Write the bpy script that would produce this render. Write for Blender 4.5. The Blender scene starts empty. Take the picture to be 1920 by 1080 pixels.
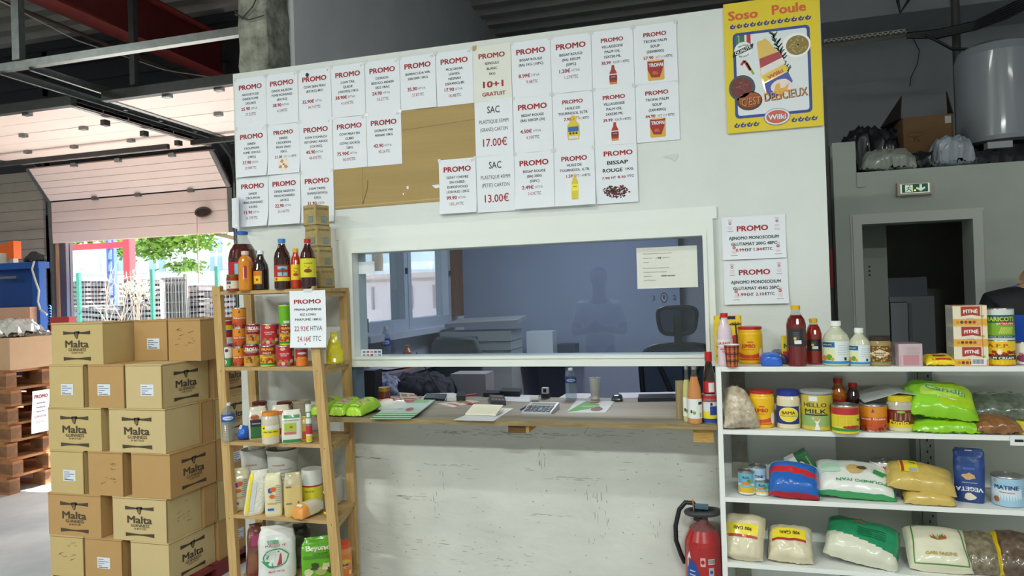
import bpy, math, random
from math import sin, cos, pi, atan2, sqrt, radians
from mathutils import Vector, Matrix, Euler
from mathutils.geometry import tessellate_polygon
from mathutils import noise as mn

SC = bpy.context.scene
COL = SC.collection
# ------------------------------------------------------------------ camera
F = 1300.0; YAW, PIT, ROL = .271, .009, -.0315
CAM = Vector((0, -3.5, 1.65))
_f = Vector((-sin(YAW)*cos(PIT), cos(YAW)*cos(PIT), sin(PIT)))
_r = Vector((cos(YAW), sin(YAW), 0)); _u = _r.cross(_f)
R2 = _r*cos(ROL)+_u*sin(ROL); U2 = _u*cos(ROL)-_r*sin(ROL)
cd = bpy.data.cameras.new('camera'); co = bpy.data.objects.new('camera', cd); COL.objects.link(co)
cd.sensor_width = 36; cd.lens = 36*F/1920; cd.clip_start = .05; cd.clip_end = 300
co.matrix_world = Matrix(((R2.x, U2.x, -_f.x, CAM.x), (R2.y, U2.y, -_f.y, CAM.y), (R2.z, U2.z, -_f.z, CAM.z), (0, 0, 0, 1)))
SC.camera = co
# ------------------------------------------------------------------ colour management, sky, lights
SC.view_settings.view_transform = 'Standard'; SC.view_settings.look = 'None'
SC.view_settings.exposure = 0.0; SC.view_settings.gamma = 1.0
SC.view_settings.use_curve_mapping = False
W = bpy.data.worlds.new('sky'); SC.world = W; W.use_nodes = True
nt = W.node_tree; nt.nodes.clear()
sk = nt.nodes.new('ShaderNodeTexSky'); sk.sky_type = 'NISHITA'; sk.sun_elevation = radians(48); sk.sun_rotation = radians(20)
sk.sun_disc = False; sk.air_density = 1.2; sk.dust_density = 2.0
bg = nt.nodes.new('ShaderNodeBackground'); bg.inputs[1].default_value = 1.0
wo = nt.nodes.new('ShaderNodeOutputWorld')
nt.links.new(sk.outputs[0], bg.inputs[0]); nt.links.new(bg.outputs[0], wo.inputs[0])
def lamp(kind, name, loc, rot, power, col, **kw):
    l = bpy.data.lights.new(name, kind); l.energy = power; l.color = col
    for k, v in kw.items(): setattr(l, k, v)
    o = bpy.data.objects.new(name, l); o.location = loc; o.rotation_euler = rot; COL.objects.link(o); return o
lamp('SUN', 'sun', (0, 20, 20), (radians(38), 0, radians(160)), 36.0, (1, .95, .88), angle=.01)
# the hall's ceiling battens, behind and above the camera
for _x, _y, _z, _p in ((-4.2, -5.3, 4.1, 235), (.9, -5.5, 4.1, 205), (-1.6, -3.1, 4.8, 70), (-7.5, -3.5, 4.7, 140), (3.8, -4.5, 4.7, 70)):
    lamp('AREA', 'hall_batten', (_x, _y, _z), (0, 0, 0), _p, (.94, 1.0, .95), shape='RECTANGLE', size=1.5, size_y=.15)
lamp('AREA', 'office_fill', (-.9, 1.9, 2.75), (0, 0, 0), 40, (.92, .95, 1.0), shape='RECTANGLE', size=.6, size_y=.6)  # unseen lamp added to brighten the office

# ------------------------------------------------------------------ projection helpers (a pixel of the photo seen on a real plane)
def ray(x, y): return R2*((x-960)/F)-U2*((y-540)/F)+_f
def onY(x, y, Y): d = ray(x, y); return CAM+d*((Y-CAM.y)/d.y)
def onX(x, y, X): d = ray(x, y); return CAM+d*((X-CAM.x)/d.x)
def onZ(x, y, Z): d = ray(x, y); return CAM+d*((Z-CAM.z)/d.z)
def mpp(p): return (Vector(p)-CAM).dot(_f)/F      # metres per pixel at a point

# ------------------------------------------------------------------ materials
def lin(c):
    c = c/255.0
    return c/12.92 if c <= .04045 else ((c+.055)/1.055)**2.4
def rgb(c):
    if isinstance(c, str): c = tuple(int(c[i:i+2], 16) for i in (0, 2, 4))
    return (lin(c[0]), lin(c[1]), lin(c[2]), 1)
_M = {}
def M(c, rough=.5, metal=0., var=0., vs=8., bump=0., bs=40., coat=0., trans=0., spec=None, name=None, stretch=None, c2=None, emit=0.):
    key = (c, rough, metal, var, vs, bump, bs, coat, trans, spec, name, stretch, c2, emit)
    if key in _M: return _M[key]
    m = bpy.data.materials.new(name or ('mat_%s' % (c if isinstance(c, str) else '%d_%d_%d' % c)))
    m.use_nodes = True; t = m.node_tree; b = t.nodes['Principled BSDF']
    b.inputs['Base Color'].default_value = rgb(c); b.inputs['Roughness'].default_value = rough; b.inputs['Metallic'].default_value = metal
    if coat: b.inputs['Coat Weight'].default_value = coat; b.inputs['Coat Roughness'].default_value = .06
    if trans: b.inputs['Transmission Weight'].default_value = trans; b.inputs['IOR'].default_value = 1.33
    if spec is not None: b.inputs['Specular IOR Level'].default_value = spec
    if emit: b.inputs['Emission Color'].default_value = rgb(c); b.inputs['Emission Strength'].default_value = emit
    if var or bump or c2:
        tc = t.nodes.new('ShaderNodeTexCoord'); mp = t.nodes.new('ShaderNodeMapping')
        if stretch: mp.inputs['Scale'].default_value = stretch
        t.links.new(tc.outputs['Object'], mp.inputs[0])
    if var or c2:
        n = t.nodes.new('ShaderNodeTexNoise'); n.inputs['Scale'].default_value = vs; n.inputs['Detail'].default_value = 5; n.inputs['Roughness'].default_value = .6
        t.links.new(mp.outputs[0], n.inputs[0])
        r = t.nodes.new('ShaderNodeValToRGB'); r.color_ramp.elements[0].position = .35; r.color_ramp.elements[1].position = .68
        A = rgb(c)
        if c2: B = rgb(c2)
        else: B = tuple(x*(1-var) for x in A[:3])+(1,)
        r.color_ramp.elements[0].color = B; r.color_ramp.elements[1].color = A
        t.links.new(n.outputs[0], r.inputs[0]); t.links.new(r.outputs[0], b.inputs['Base Color'])
    if bump:
        n = t.nodes.new('ShaderNodeTexNoise'); n.inputs['Scale'].default_value = bs; n.inputs['Detail'].default_value = 4
        t.links.new(mp.outputs[0], n.inputs[0])
        bp = t.nodes.new('ShaderNodeBump'); bp.inputs['Strength'].default_value = bump; bp.inputs['Distance'].default_value = .01
        t.links.new(n.outputs[0], bp.inputs['Height']); t.links.new(bp.outputs[0], b.inputs['Normal'])
    _M[key] = m; return m
def thin(c=(255, 255, 255), ior=1.45, rough=.02, haze=0., name='clear_film', body=None):
    key = ('thin', c, ior, rough, haze, name, body)
    if key in _M: return _M[key]
    m = bpy.data.materials.new(name); m.use_nodes = True; t = m.node_tree
    for n in list(t.nodes): t.nodes.remove(n)
    o = t.nodes.new('ShaderNodeOutputMaterial'); tr = t.nodes.new('ShaderNodeBsdfTransparent'); tr.inputs[0].default_value = rgb(c)
    g = t.nodes.new('ShaderNodeBsdfGlossy'); g.inputs['Roughness'].default_value = rough
    fr = t.nodes.new('ShaderNodeFresnel'); 
    ge = t.nodes.new('ShaderNodeNewGeometry'); mr = t.nodes.new('ShaderNodeMapRange'); mr.inputs[3].default_value = ior; mr.inputs[4].default_value = 1/ior
    t.links.new(ge.outputs['Backfacing'], mr.inputs[0]); t.links.new(mr.outputs[0], fr.inputs[0])      # same film seen from either side
    mx = t.nodes.new('ShaderNodeMixShader')
    base = tr
    if haze:
        df = t.nodes.new('ShaderNodeBsdfDiffuse'); df.inputs[0].default_value = rgb(body or (225, 225, 225))
        m2 = t.nodes.new('ShaderNodeMixShader'); m2.inputs[0].default_value = haze
        t.links.new(tr.outputs[0], m2.inputs[1]); t.links.new(df.outputs[0], m2.inputs[2]); base = m2
    t.links.new(fr.outputs[0], mx.inputs[0]); t.links.new(base.outputs[0], mx.inputs[1]); t.links.new(g.outputs[0], mx.inputs[2]); t.links.new(mx.outputs[0], o.inputs[0])
    _M[key] = m; return m
WHITE = M('e9ebea', .6); INK = M('1c2226', .7); RED = M('b01c28', .6); GREY = M('5a5d60', .7); NAVY = M('1d2f7a', .45)

# ------------------------------------------------------------------ mesh builder
class MB:
    def __init__(s): s.v = []; s.f = []; s.m = []; s.mats = []; s.sm = []
    def mi(s, m):
        if m not in s.mats: s.mats.append(m)
        return s.mats.index(m)
    def add(s, vs, fs, m, smooth=False):
        o = len(s.v); s.v += [tuple(v) for v in vs]
        k = None if callable(m) else s.mi(m)
        for i, f in enumerate(fs):
            s.f.append(tuple(o+j for j in f)); s.m.append(s.mi(m(i)) if k is None else k); s.sm.append(smooth)
        return s
    def box(s, x0, x1, y0, y1, z0, z1, m, mx=None):
        vs = [Vector((x, y, z)) for x in (x0, x1) for y in (y0, y1) for z in (z0, z1)]
        if mx: vs = [mx @ v for v in vs]
        return s.add(vs, [(0, 1, 3, 2), (4, 6, 7, 5), (0, 4, 5, 1), (2, 3, 7, 6), (0, 2, 6, 4), (1, 5, 7, 3)], m)
    def prism(s, pts, off, m):           # polygon (3D points) pushed by the vector off
        n = len(pts); off = Vector(off); vs = [Vector(p) for p in pts]; vs += [v+off for v in vs]
        fs = [tuple(range(n)), tuple(range(2*n-1, n-1, -1))]+[(i, i+n, (i+1) % n+n, (i+1) % n) for i in range(n)]
        return s.add(vs, fs, m)
    def tube(s, pts, r, m, seg=8, cap=True):
        pts = [Vector(p) for p in pts]; n = len(pts); vs = []; up = None
        for i, p in enumerate(pts):
            d = (pts[min(i+1, n-1)]-pts[max(i-1, 0)]).normalized()
            if up is None: up = Vector((0, 0, 1)) if abs(d.z) < .9 else Vector((1, 0, 0))
            a = d.cross(up).normalized(); b = a.cross(d).normalized(); up = b
            rr = r[i] if isinstance(r, (list, tuple)) else r
            vs += [p+(a*cos(2*pi*k/seg)+b*sin(2*pi*k/seg))*rr for k in range(seg)]
        fs = [(i*seg+k, i*seg+(k+1) % seg, (i+1)*seg+(k+1) % seg, (i+1)*seg+k) for i in range(n-1) for k in range(seg)]
        s.add(vs, fs, m, True)
        if cap: s.add(vs[:seg], [tuple(range(seg))[::-1]], m); s.add(vs[-seg:], [tuple(range(seg))], m)
        return s
    def build(s, name, parent=None, loc=None, rz=0, rot=None):
        me = bpy.data.meshes.new(name); me.from_pydata(s.v, [], s.f)
        for m in s.mats: me.materials.append(m)
        me.polygons.foreach_set('material_index', s.m); me.polygons.foreach_set('use_smooth', s.sm); me.update()
        o = bpy.data.objects.new(name, me); COL.objects.link(o)
        if parent: o.parent = parent
        if loc is not None: o.location = loc
        if rz: o.rotation_euler = (0, 0, rz)
        if rot is not None: o.rotation_euler = rot
        return o
def tag(o, label=None, cat=None, group=None, kind=None):
    if label: o['label'] = label
    if cat: o['category'] = cat
    if group: o['group'] = group
    if kind: o['kind'] = kind
    return o
def thing(name, label, cat, loc=(0, 0, 0), rz=0, group=None, rot=None):
    o = bpy.data.objects.new(name, None); COL.objects.link(o); o.location = loc; o.rotation_euler = rot if rot is not None else (0, 0, rz); o.empty_display_size = .05
    return tag(o, label, cat, group)
def struct(name, mb, parent=None):
    o = mb.build(name, parent)
    if not parent: o['kind'] = 'structure'
    return o
def face_cam(X, Y, extra=0): return atan2(CAM.x-X, -(CAM.y-Y))+extra

# ------------------------------------------------------------------ lettering and printed shapes laid on a surface S(u, v, off)
_T = {}
def txt(s, bold=0.):
    k = (s, bold)
    if k in _T: return _T[k]
    c = bpy.data.curves.new('t', 'FONT'); c.body = s; c.size = 1.0; c.resolution_u = 2
    o = bpy.data.objects.new('t', c); me = o.to_mesh(); me.calc_loop_triangles()
    vs = [(v.co.x, v.co.y) for v in me.vertices]; fs = [tuple(t.vertices) for t in me.loop_triangles]
    o.to_mesh_clear(); bpy.data.objects.remove(o); bpy.data.curves.remove(c)
    if vs:
        x0 = min(v[0] for v in vs); x1 = max(v[0] for v in vs)
        vs = [(x-x0, y) for x, y in vs]
    else: x0 = x1 = 0
    if bold > .004 and vs:        # heavier strokes: the outline laid four times, a hair apart
        n = len(vs); b = bold; V, G = [], []
        for i, (dx, dy) in enumerate(((-b, -.5*b), (b, -.5*b), (-b, .5*b), (b, .5*b))):
            V += [(x+dx, y+dy) for x, y in vs]; G += [tuple(q+i*n for q in f) for f in fs]
        vs, fs = V, G; x0 -= b; x1 += b; vs = [(x+b, y) for x, y in vs]
    _T[k] = (vs, fs, x1-x0); return _T[k]
CAPH = .73
def text(mb, S, s, u, v, h, m, w=None, bold=.02, align=0, rot=0., off=.0006, wmax=None, arc=0.):
    """lettering of cap height h centred on (u, v); w stretches or squeezes it to a width; align -1 left, 1 right"""
    vs, fs, tw = txt(s, bold)
    if not vs: return 0
    sc = h/CAPH; sx = (w/tw) if w else sc
    if wmax and tw*sx > wmax: sx = wmax/tw
    W_ = tw*sx; ca, sa = cos(rot), sin(rot); out = []
    for x, y in vs:
        a = x*sx-(W_/2 if align == 0 else (0 if align < 0 else W_)); b = y*sc-h/2
        if arc: b -= arc*(a/(W_/2))**2
        out.append(S(u+a*ca-b*sa, v+a*sa+b*ca, off+4e-5*(len(out)*4//len(vs))))
    mb.add(out, fs, m); return W_
def rect(mb, S, u0, v0, u1, v1, m, nu=1, nv=1, off=.0003):
    vs = [S(u0+(u1-u0)*i/nu, v0+(v1-v0)*j/nv, off) for j in range(nv+1) for i in range(nu+1)]
    mb.add(vs, [(j*(nu+1)+i, j*(nu+1)+i+1, (j+1)*(nu+1)+i+1, (j+1)*(nu+1)+i) for j in range(nv) for i in range(nu)], m, True)
def ell(mb, S, cu, cv, ru, rv, m, n=24, off=.0004, a0=0, a1=2*pi):
    rings = 3; vs = [S(cu, cv, off)]
    for k in range(1, rings+1):
        for i in range(n): a = a0+(a1-a0)*i/n; vs.append(S(cu+ru*k/rings*cos(a), cv+rv*k/rings*sin(a), off))
    fs = [(0, 1+i, 1+(i+1) % n) for i in range(n)]
    for k in range(rings-1): fs += [(1+k*n+i, 1+(k+1)*n+i, 1+(k+1)*n+(i+1) % n, 1+k*n+(i+1) % n) for i in range(n)]
    mb.add(vs, fs, m, True)
def poly(mb, S, pts, m, off=.0005):
    ts = tessellate_polygon([[Vector((p[0], p[1], 0)) for p in pts]])
    mb.add([S(p[0], p[1], off) for p in pts], [tuple(t) for t in ts], m)
def line(mb, S, pts, w, m, off=.0005):
    for (a, b), (c, d) in zip(pts[:-1], pts[1:]):
        L = sqrt((c-a)**2+(d-b)**2) or 1; nx, ny = -(d-b)/L*w/2, (c-a)/L*w/2
        mb.add([S(a+nx, b+ny, off), S(a-nx, b-ny, off), S(c-nx, d-ny, off), S(c+nx, d+ny, off)], [(0, 1, 2, 3)], m)
def blob(cu, cv, ru, rv, n=14, j=.25, seed=1):
    r = random.Random(seed); return [(cu+ru*cos(2*pi*i/n)*(1+r.uniform(-j, j)), cv+rv*sin(2*pi*i/n)*(1+r.uniform(-j, j))) for i in range(n)]
def flat(o, U, V):
    o, U, V = Vector(o), Vector(U).normalized(), Vector(V).normalized(); N = U.cross(V)
    return lambda u, v, k=0: o+U*u+V*v+N*k
def front(x=0, y=0, z=0): return flat((x, y, z), (1, 0, 0), (0, 0, 1))   # plane facing -Y

# ------------------------------------------------------------------ lofted bodies: sections (z, a, b, n, material above it)
def spow(x, p): return math.copysign(abs(x)**p, x)
class Loft:
    def __init__(s, secs, seg=28, crumple=0., seed=0, lean=(0, 0)):
        s.s = [tuple(q) if len(q) == 5 else (q[0], q[1], q[1], 2, q[2]) for q in secs]; s.seg = seg; s.c = crumple; s.seed = seed; s.lean = lean
    def disp(s, x, y, z):
        if not s.c: return Vector((x+s.lean[0]*z, y+s.lean[1]*z, z))
        q = Vector((x, y, z))*28+Vector((s.seed*3.1, s.seed*7.7, 0)); d = mn.noise_vector(q)*s.c+mn.noise_vector(q*2.3)*s.c*.5
        return Vector((x+d.x+s.lean[0]*z, y+d.y+s.lean[1]*z, z+d.z*.2))
    def put(s, mb, smooth=True, sub=1):
        secs = []
        for q0, q1 in zip(s.s[:-1], s.s[1:]):
            for k in range(sub):
                t = k/sub; secs.append(tuple(q0[i]+(q1[i]-q0[i])*t for i in range(4))+(q0[4],))
        secs.append(s.s[-1]); n = s.seg
        rings = []
        for z, a, b, e, m in secs:
            rings.append([s.disp(a*spow(sin(2*pi*(k+.5)/n), 2/e), -b*spow(cos(2*pi*(k+.5)/n), 2/e), z) for k in range(n)])
        for i in range(len(secs)-1):
            vs = rings[i]+rings[i+1]
            mb.add(vs, [(k, (k+1) % n, n+(k+1) % n, n+k) for k in range(n)], secs[i][4], smooth)
        mb.add(rings[0], [tuple(range(n))[::-1]], secs[0][4]); mb.add(rings[-1], [tuple(range(n))], secs[-1][4] or secs[-2][4])
        return mb
    def at(s, z):
        S = s.s
        if z <= S[0][0]: return S[0][1:4]
        for q0, q1 in zip(S[:-1], S[1:]):
            if q0[0] <= z <= q1[0] and q1[0] > q0[0]:
                t = (z-q0[0])/(q1[0]-q0[0]); return tuple(q0[i]+(q1[i]-q0[i])*t for i in (1, 2, 3))
        return S[-1][1:4]
    def S(s, u, v, o=0):
        a, b, e = s.at(v)
        if e > 2.5:
            t = max(-1, min(1, u/a)); x = t*a; y = -(b*(1-abs(t)**e)**(1/e)+o)
        else:
            th = u/max(a, .001); x = (a+o)*sin(th); y = -(b+o)*cos(th)
        return s.disp(x, y, v)
def rr(mb, L, v0, v1, m, u0=None, u1=None, off=.0004):
    """a band or patch wrapped round a loft"""
    a = L.at((v0+v1)/2)[0]
    if u0 is None: u0, u1 = -pi*a*.99, pi*a*.99
    rect(mb, L.S, u0, v0, u1, v1, m, max(2, int(abs(u1-u0)/max(a, .01)*6)), 2, off)

# ------------------------------------------------------------------ pillow-shaped bags lying down (top surface S(u, v) with u, v in -1..1)
class Bag:
    def __init__(s, w, l, h, seed=0, crumple=.004, taper=0., sag=0.):
        s.w, s.l, s.h, s.seed, s.c, s.tp, s.sag = w, l, h, seed, crumple, taper, sag
    def P(s, u, v, side=1, o=0):
        uu, vv = max(-1, min(1, u)), max(-1, min(1, v))
        e = max(0, (1-abs(uu)**3.2)*(1-abs(vv)**3.2))
        k = s.w/2*(1-s.tp*vv)*(1-.07*(1-abs(uu))*abs(vv)**3); ll = s.l/2*(1-.08*abs(uu)**3)
        x, y = uu*k*(1-.05*e), vv*ll; z = s.h*.18+side*(s.h*(.82 if side > 0 else .18)*e**.42)
        q = Vector((x*22+s.seed*5.3, y*22+s.seed*2.9, side*3)); d = mn.noise_vector(q); d2 = mn.noise_vector(q*2.6)
        ed = max(abs(uu), abs(vv))
        z += (d.z*s.c+d2.z*s.c*.6)*(1 if side > 0 else .3)+s.sag*(-abs(uu)**2)
        x += d.x*s.c*.8; y += d.y*s.c*.8
        if ed > .93: z += mn.noise(Vector((x*90, y*90, s.seed)))*s.c*1.2
        return Vector((x, y, max(z, .001)+o))
    def S(s, u, v, o=0): return s.P(u/(s.w/2), v/(s.l/2), 1, o+.0004)
    def put(s, mb, mf, nu=30, nv=30, mb_bottom=None):
        f = mf if callable(mf) and not isinstance(mf, bpy.types.Material) else (lambda u, v: mf)
        for side in (1, -1):
            vs = [s.P(-1+2*i/nu, -1+2*j/nv, side) for j in range(nv+1) for i in range(nu+1)]
            fs = []; ms = []
            for j in range(nv):
                for i in range(nu):
                    a = j*(nu+1)+i; q = (a, a+1, a+nu+2, a+nu+1); fs.append(q if side > 0 else q[::-1]); ms.append(f(-1+2*(i+.5)/nu, -1+2*(j+.5)/nv))
            mb.add(vs, fs, lambda i: ms[i], True)
        return mb
# ================================================================== the setting
PLAST = M('dfe3df', .75, var=.05, vs=3, bump=.12, bs=30, name='white_painted_wall')
DIRTY = M('d8d9d1', .85, var=.14, vs=4, bump=.35, bs=18, stretch=(.5, 1, 1), name='stained_plaster')
FRAMEW = M('e6eae4', .35, name='white_pvc')
GREYW = M('dcdee0', .8, var=.1, vs=2, bump=.2, bs=25, name='grey_render')
CONC = M('a8a99b', .95, c2='62645a', vs=9, bump=.9, bs=30, name='rough_concrete')
BLUEW = M('8a93ab', .8, var=.06, vs=2, name='blue_lit_office_wall')  # blue tint of the window daylight is put into the wall colour
STEEL = M('8d9290', .4, metal=.8, var=.2, vs=20, name='galvanised_steel')
DSTEEL = M('4a4b4b', .5, metal=.5, var=.2, vs=20, name='dark_steel')
REDST = M('7e2f2c', .6, var=.15, name='red_oxide_steel')
ROOF = M('a5a29e', .55, metal=.2, var=.15, vs=3, name='roof_sheet')
DOORP = M('f2dfd6', .55, var=.03, vs=2, name='door_panel')
LOFTW = M('b2b9b0', .8, var=.08, vs=4, bump=.15, bs=20, name='loft_wall_paint')
DARKW = M('9b9ea2', .85, var=.08, vs=2, name='dark_painted_wall')
FLOORM = M('c0c0bc', .55, c2='9c9e9e', vs=1.3, bump=.1, bs=60, name='worn_concrete_floor')
mb = MB(); mb.box(-13, 7, -10, 3.35, -.1, 0, FLOORM); mb.box(-2.6, 7, 3.35, 9, -.1, 0, FLOORM); struct('floor', mb)
mb = MB(); mb.box(-90, -2.6, 3.35, 90, -.14, -.02, M('b9b5ad', .95, var=.15, vs=.4, name='yard_asphalt')); mb.box(-2.6, 40, 9, 90, -.14, -.02, M('b9b5ad', .95, var=.15, vs=.4, name='yard_asphalt')); tag(mb.build('ground'), kind='structure')
# corrugated roof, ribs along X
mb = MB(); y = -10.0; pts = []
while y < 9.2:
    pts += [(y, 5.0), (y+.12, 5.0), (y+.15, 4.93), (y+.27, 4.93)]; y += .30
vs = []
for (yy, z) in pts: vs += [(-13 if yy < 3.45 else -2.6, yy, z), (7, yy, z)]
mb.add(vs, [(2*i, 2*i+2, 2*i+3, 2*i+1) for i in range(len(pts)-1)], ROOF)
mb.box(-13, 7, -10, 3.35, 5.02, 5.2, ROOF); mb.box(-2.6, 7, 3.35, 9.2, 5.02, 5.2, ROOF); struct('ceiling', mb)
# hall shell out of the frame
mb = MB(); mb.box(-13, 7, -10.2, -10, 0, 5.1, GREYW); struct('wall_rear', mb)
mb = MB(); mb.box(-13.2, -13, -10.2, 3.3, 0, 5.1, GREYW); struct('wall_left', mb)
mb = MB(); mb.box(7, 7.2, -10.2, 9, 0, 5.1, GREYW); struct('wall_right', mb)
# wall with the loading doors, Y = 3.2
DY = 3.2; dAx0, dAx1 = -7.70, -5.08; dBx0, dBx1 = -4.72, -2.66
DCL = M('3b3c42', .6, metal=.2, name='dark_cladding'); DW = M('a59f93', .8, var=.1, name='bay_wall')
mb = MB()
mb.box(-13, -7.72, DY, DY+.15, 3.25, 5.0, DCL); mb.box(-13, -10.3, DY, DY+.15, 0, 3.25, DW)
mb.box(dAx0-.1, -2.6, DY, DY+.15, 2.8, 5.0, DCL)
for k in range(7): mb.box(-13, -2.6, DY-.04, DY, 3.5+k*.22, 3.6+k*.22, DCL); mb.box(dAx1, dBx0, DY, DY+.15, 0, 2.8, DW); mb.box(dAx0-.1, dAx0, DY, DY+.15, 0, 2.8, DW)
struct('wall_bay', mb)
# closed sectional door at the far left: ribbed grey panels
mb = MB(); g = M('a9a395', .6, var=.08, name='grey_door_panel'); z = 0.0
while z < 3.3:
    mb.box(-10.3, dAx0-.12, DY-.02, DY+.02, z, z+.115, g); mb.box(-10.3, dAx0-.12, DY-.012, DY+.02, z+.115, z+.12, DSTEEL); z += .12
struct('door_3', mb)
# partition: the white front wall of the booth
ZT = 3.0; wx0, wx1 = -2.64, .561
fx0, fx1, fz0, fz1 = -1.955, .047, 1.275, 1.985
mb = MB()
mb.box(wx0, fx0, 0, .12, 0, ZT, PLAST); mb.box(fx1, wx1, 0, .12, 0, ZT, PLAST); mb.box(fx0, fx1, 0, .12, fz1, ZT, PLAST)
struct('wall_front', mb)
mb = MB(); mb.box(-2.0, .06, -.006, .12, 0, 1.0, DIRTY); _S = front(0, -.0062, 0); _r = random.Random(12); _k = M('9c9c91', .9, name='wall_scuff'); _w = M('cfd0c5', .85, name='filler_white')
for _i in range(150):
    _x, _z = _r.uniform(-1.9, .03), _r.uniform(.05, .98); poly(mb, _S, blob(_x, _z, _r.uniform(.001, .005), _r.uniform(.001, .004), 6, .4, _i), _k, .0002+_i*1e-6)
def _smear(x0, x1, z0, z1, n, horiz=True):
    for _i in range(n):
        _x, _z = _r.uniform(x0, x1), _r.uniform(z0, z1); _l = _r.uniform(.004, .03)
        poly(mb, _S, blob(_x, _z, _l if horiz else .0015, .0012 if horiz else _l*.8, 7, .5, _i), _k, .0003+_r.random()*2e-4)
for _q in ((-1.5, -.45, .915, .93, 60), (-1.2, -.7, .90, .94, 30), (-1.95, -1.7, .76, .775, 16), (-1.5, -1.2, .74, .75, 12), (-1.72, -1.5, .55, .57, 16), (-1.9, -.9, .22, .34, 40), (-.8, -.5, .69, .71, 14), (-.9, -.7, .50, .51, 10), (-.5, -.02, .86, .96, 14), (-1.9, -.05, .1, .95, 40)): _smear(*_q)
for _q in ((-.86, -.82, .74, .88, 14), (-.62, -.5, .35, .66, 22), (-1.45, -1.38, .5, .7, 8), (-.3, -.25, .4, .6, 6)): _smear(*_q, False)
line(mb, _S, [(-.56, .985), (-.60, .955), (-.612, .93)], .003, _k, .0006)
mb.box(.06, 3.4, .10, .2, 0, 1.29, M('cfd1c8', .8, var=.06, vs=2, name='grey_panel_board')); struct('wall_counter', mb)
mb = MB(); mb.box(.10, .17, -.02, .1, 0, 1.28, M('a9a697', .9, c2='8a887a', vs=12, bump=.4, name='bare_plaster_strip')); struct('trim_4', mb)
# serving window frame
mb = MB(); ix0, ix1, iz0, iz1 = -1.875, -.003, 1.33, 1.905
def fr(mb, x0, x1, z0, z1, y0, y1, w, m):
    mb.box(x0, x0+w[0], y0, y1, z0, z1, m); mb.box(x1-w[1], x1, y0, y1, z0, z1, m)
    mb.box(x0+w[0], x1-w[1], y0, y1, z1-w[2], z1, m); mb.box(x0+w[0], x1-w[1], y0, y1, z0, z0+w[3], m)
fr(mb, fx0, fx1, fz0, fz1, -.035, .12, (ix0-fx0, fx1-ix1, fz1-iz1, iz0-fz0), FRAMEW)
fr(mb, ix0-.018, ix1+.018, iz0-.014, iz1+.018, -.042, -.034, (.018, .018, .018, .014), FRAMEW)
mb.box(fx0-.03, fx1+.02, -.012, .002, fz1, fz1+.06, FRAMEW)
w1 = struct('window_1', mb)
mb = MB(); mb.box(ix0, ix1, .03, .036, iz0, iz1, thin((226, 234, 240), 1.5, .0, name='window_glass')); mb.build('glass_pane', w1)
mb = MB(); mb.box(fx0, fx0+.02, -.02, .12, 1.0, fz0, M('c7cfd4', .4)); mb.box(fx0+.02, fx0+.06, .0, .1, 1.05, fz0, M('5f7486', .4)); struct('trim_1', mb)
# grey side wall of the booth with the office windows
SX = -2.45
mb = MB()
mb.box(SX-.15, SX, .36, 1.02, 0, 5, GREYW); mb.box(SX-.15, SX, 3.02, 9, 0, 5, GREYW); mb.box(SX-.15, SX, 1.02, 3.02, 2.45, 5, GREYW); mb.box(SX-.15, SX, 1.02, 3.02, 0, 1.38, M('a9aebd', .8, name='office_side_paint'))
struct('wall_office_side', mb)
# office windows (seen through the serving window)
def side_window(nm, y0, y1):
    mb = MB(); m = M('aeb6c4', .4, name='grey_white_pvc'); z0, z1 = 1.38, 2.45
    for a, b in ((y0, y0+.07), (y1-.07, y1)): mb.box(SX-.1, SX+.03, a, b, z0, z1, m)
    mb.box(SX-.1, SX+.03, y0+.07, y1-.07, z0, z0+.09, m); mb.box(SX-.1, SX+.03, y0+.07, y1-.07, z1-.07, z1, m)
    w = struct(nm, mb); g = MB(); g.box(SX-.04, SX-.035, y0+.07, y1-.07, z0+.09, z1-.07, thin((240, 244, 246), 1.45, .0, name='office_glass')); g.build('glass_pane', w)
    h = MB(); h.box(SX+.03, SX+.05, y1-.05, y1-.03, 1.85, 1.9, M('20242a', .4)); h.build('window_handle', w); return w
side_window('window_2', 1.02, 1.92); side_window('window_3', 1.93, 2.95)
mb = MB(); mb.box(SX-.02, SX+.10, 3.0, 3.12, 1.45, 2.9, M('7a4b2f', .7, c2='5d3a26', vs=6, stretch=(8, 8, .6), name='brown_timber')); struct('trim_2', mb)
mb = MB(); mb.box(SX-.02, SX+.14, 1.0, 3.0, 1.33, 1.38, M('b5b9c6', .5)); struct('trim_3', mb)
# office back walls
mb = MB(); mb.box(SX, -.235, 3.4, 3.5, 0, 2.55, BLUEW); mb.box(-.235, .5, 3.55, 3.65, 0, 2.55, M('8e8f98', .8, name='mauve_grey_paint')); mb.box(.42, .50, .2, 3.5, 0, 2.55, M('8e8f98', .8, name='mauve_grey_paint')); struct('wall_office_back', mb)
mb = MB(); mb.box(SX, .3, 3.5, 3.56, 2.5, 2.55, DARKW); mb.box(SX-.1, 7, 8.9, 9.0, 0, 5, DARKW); struct('wall_far', mb)
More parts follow.
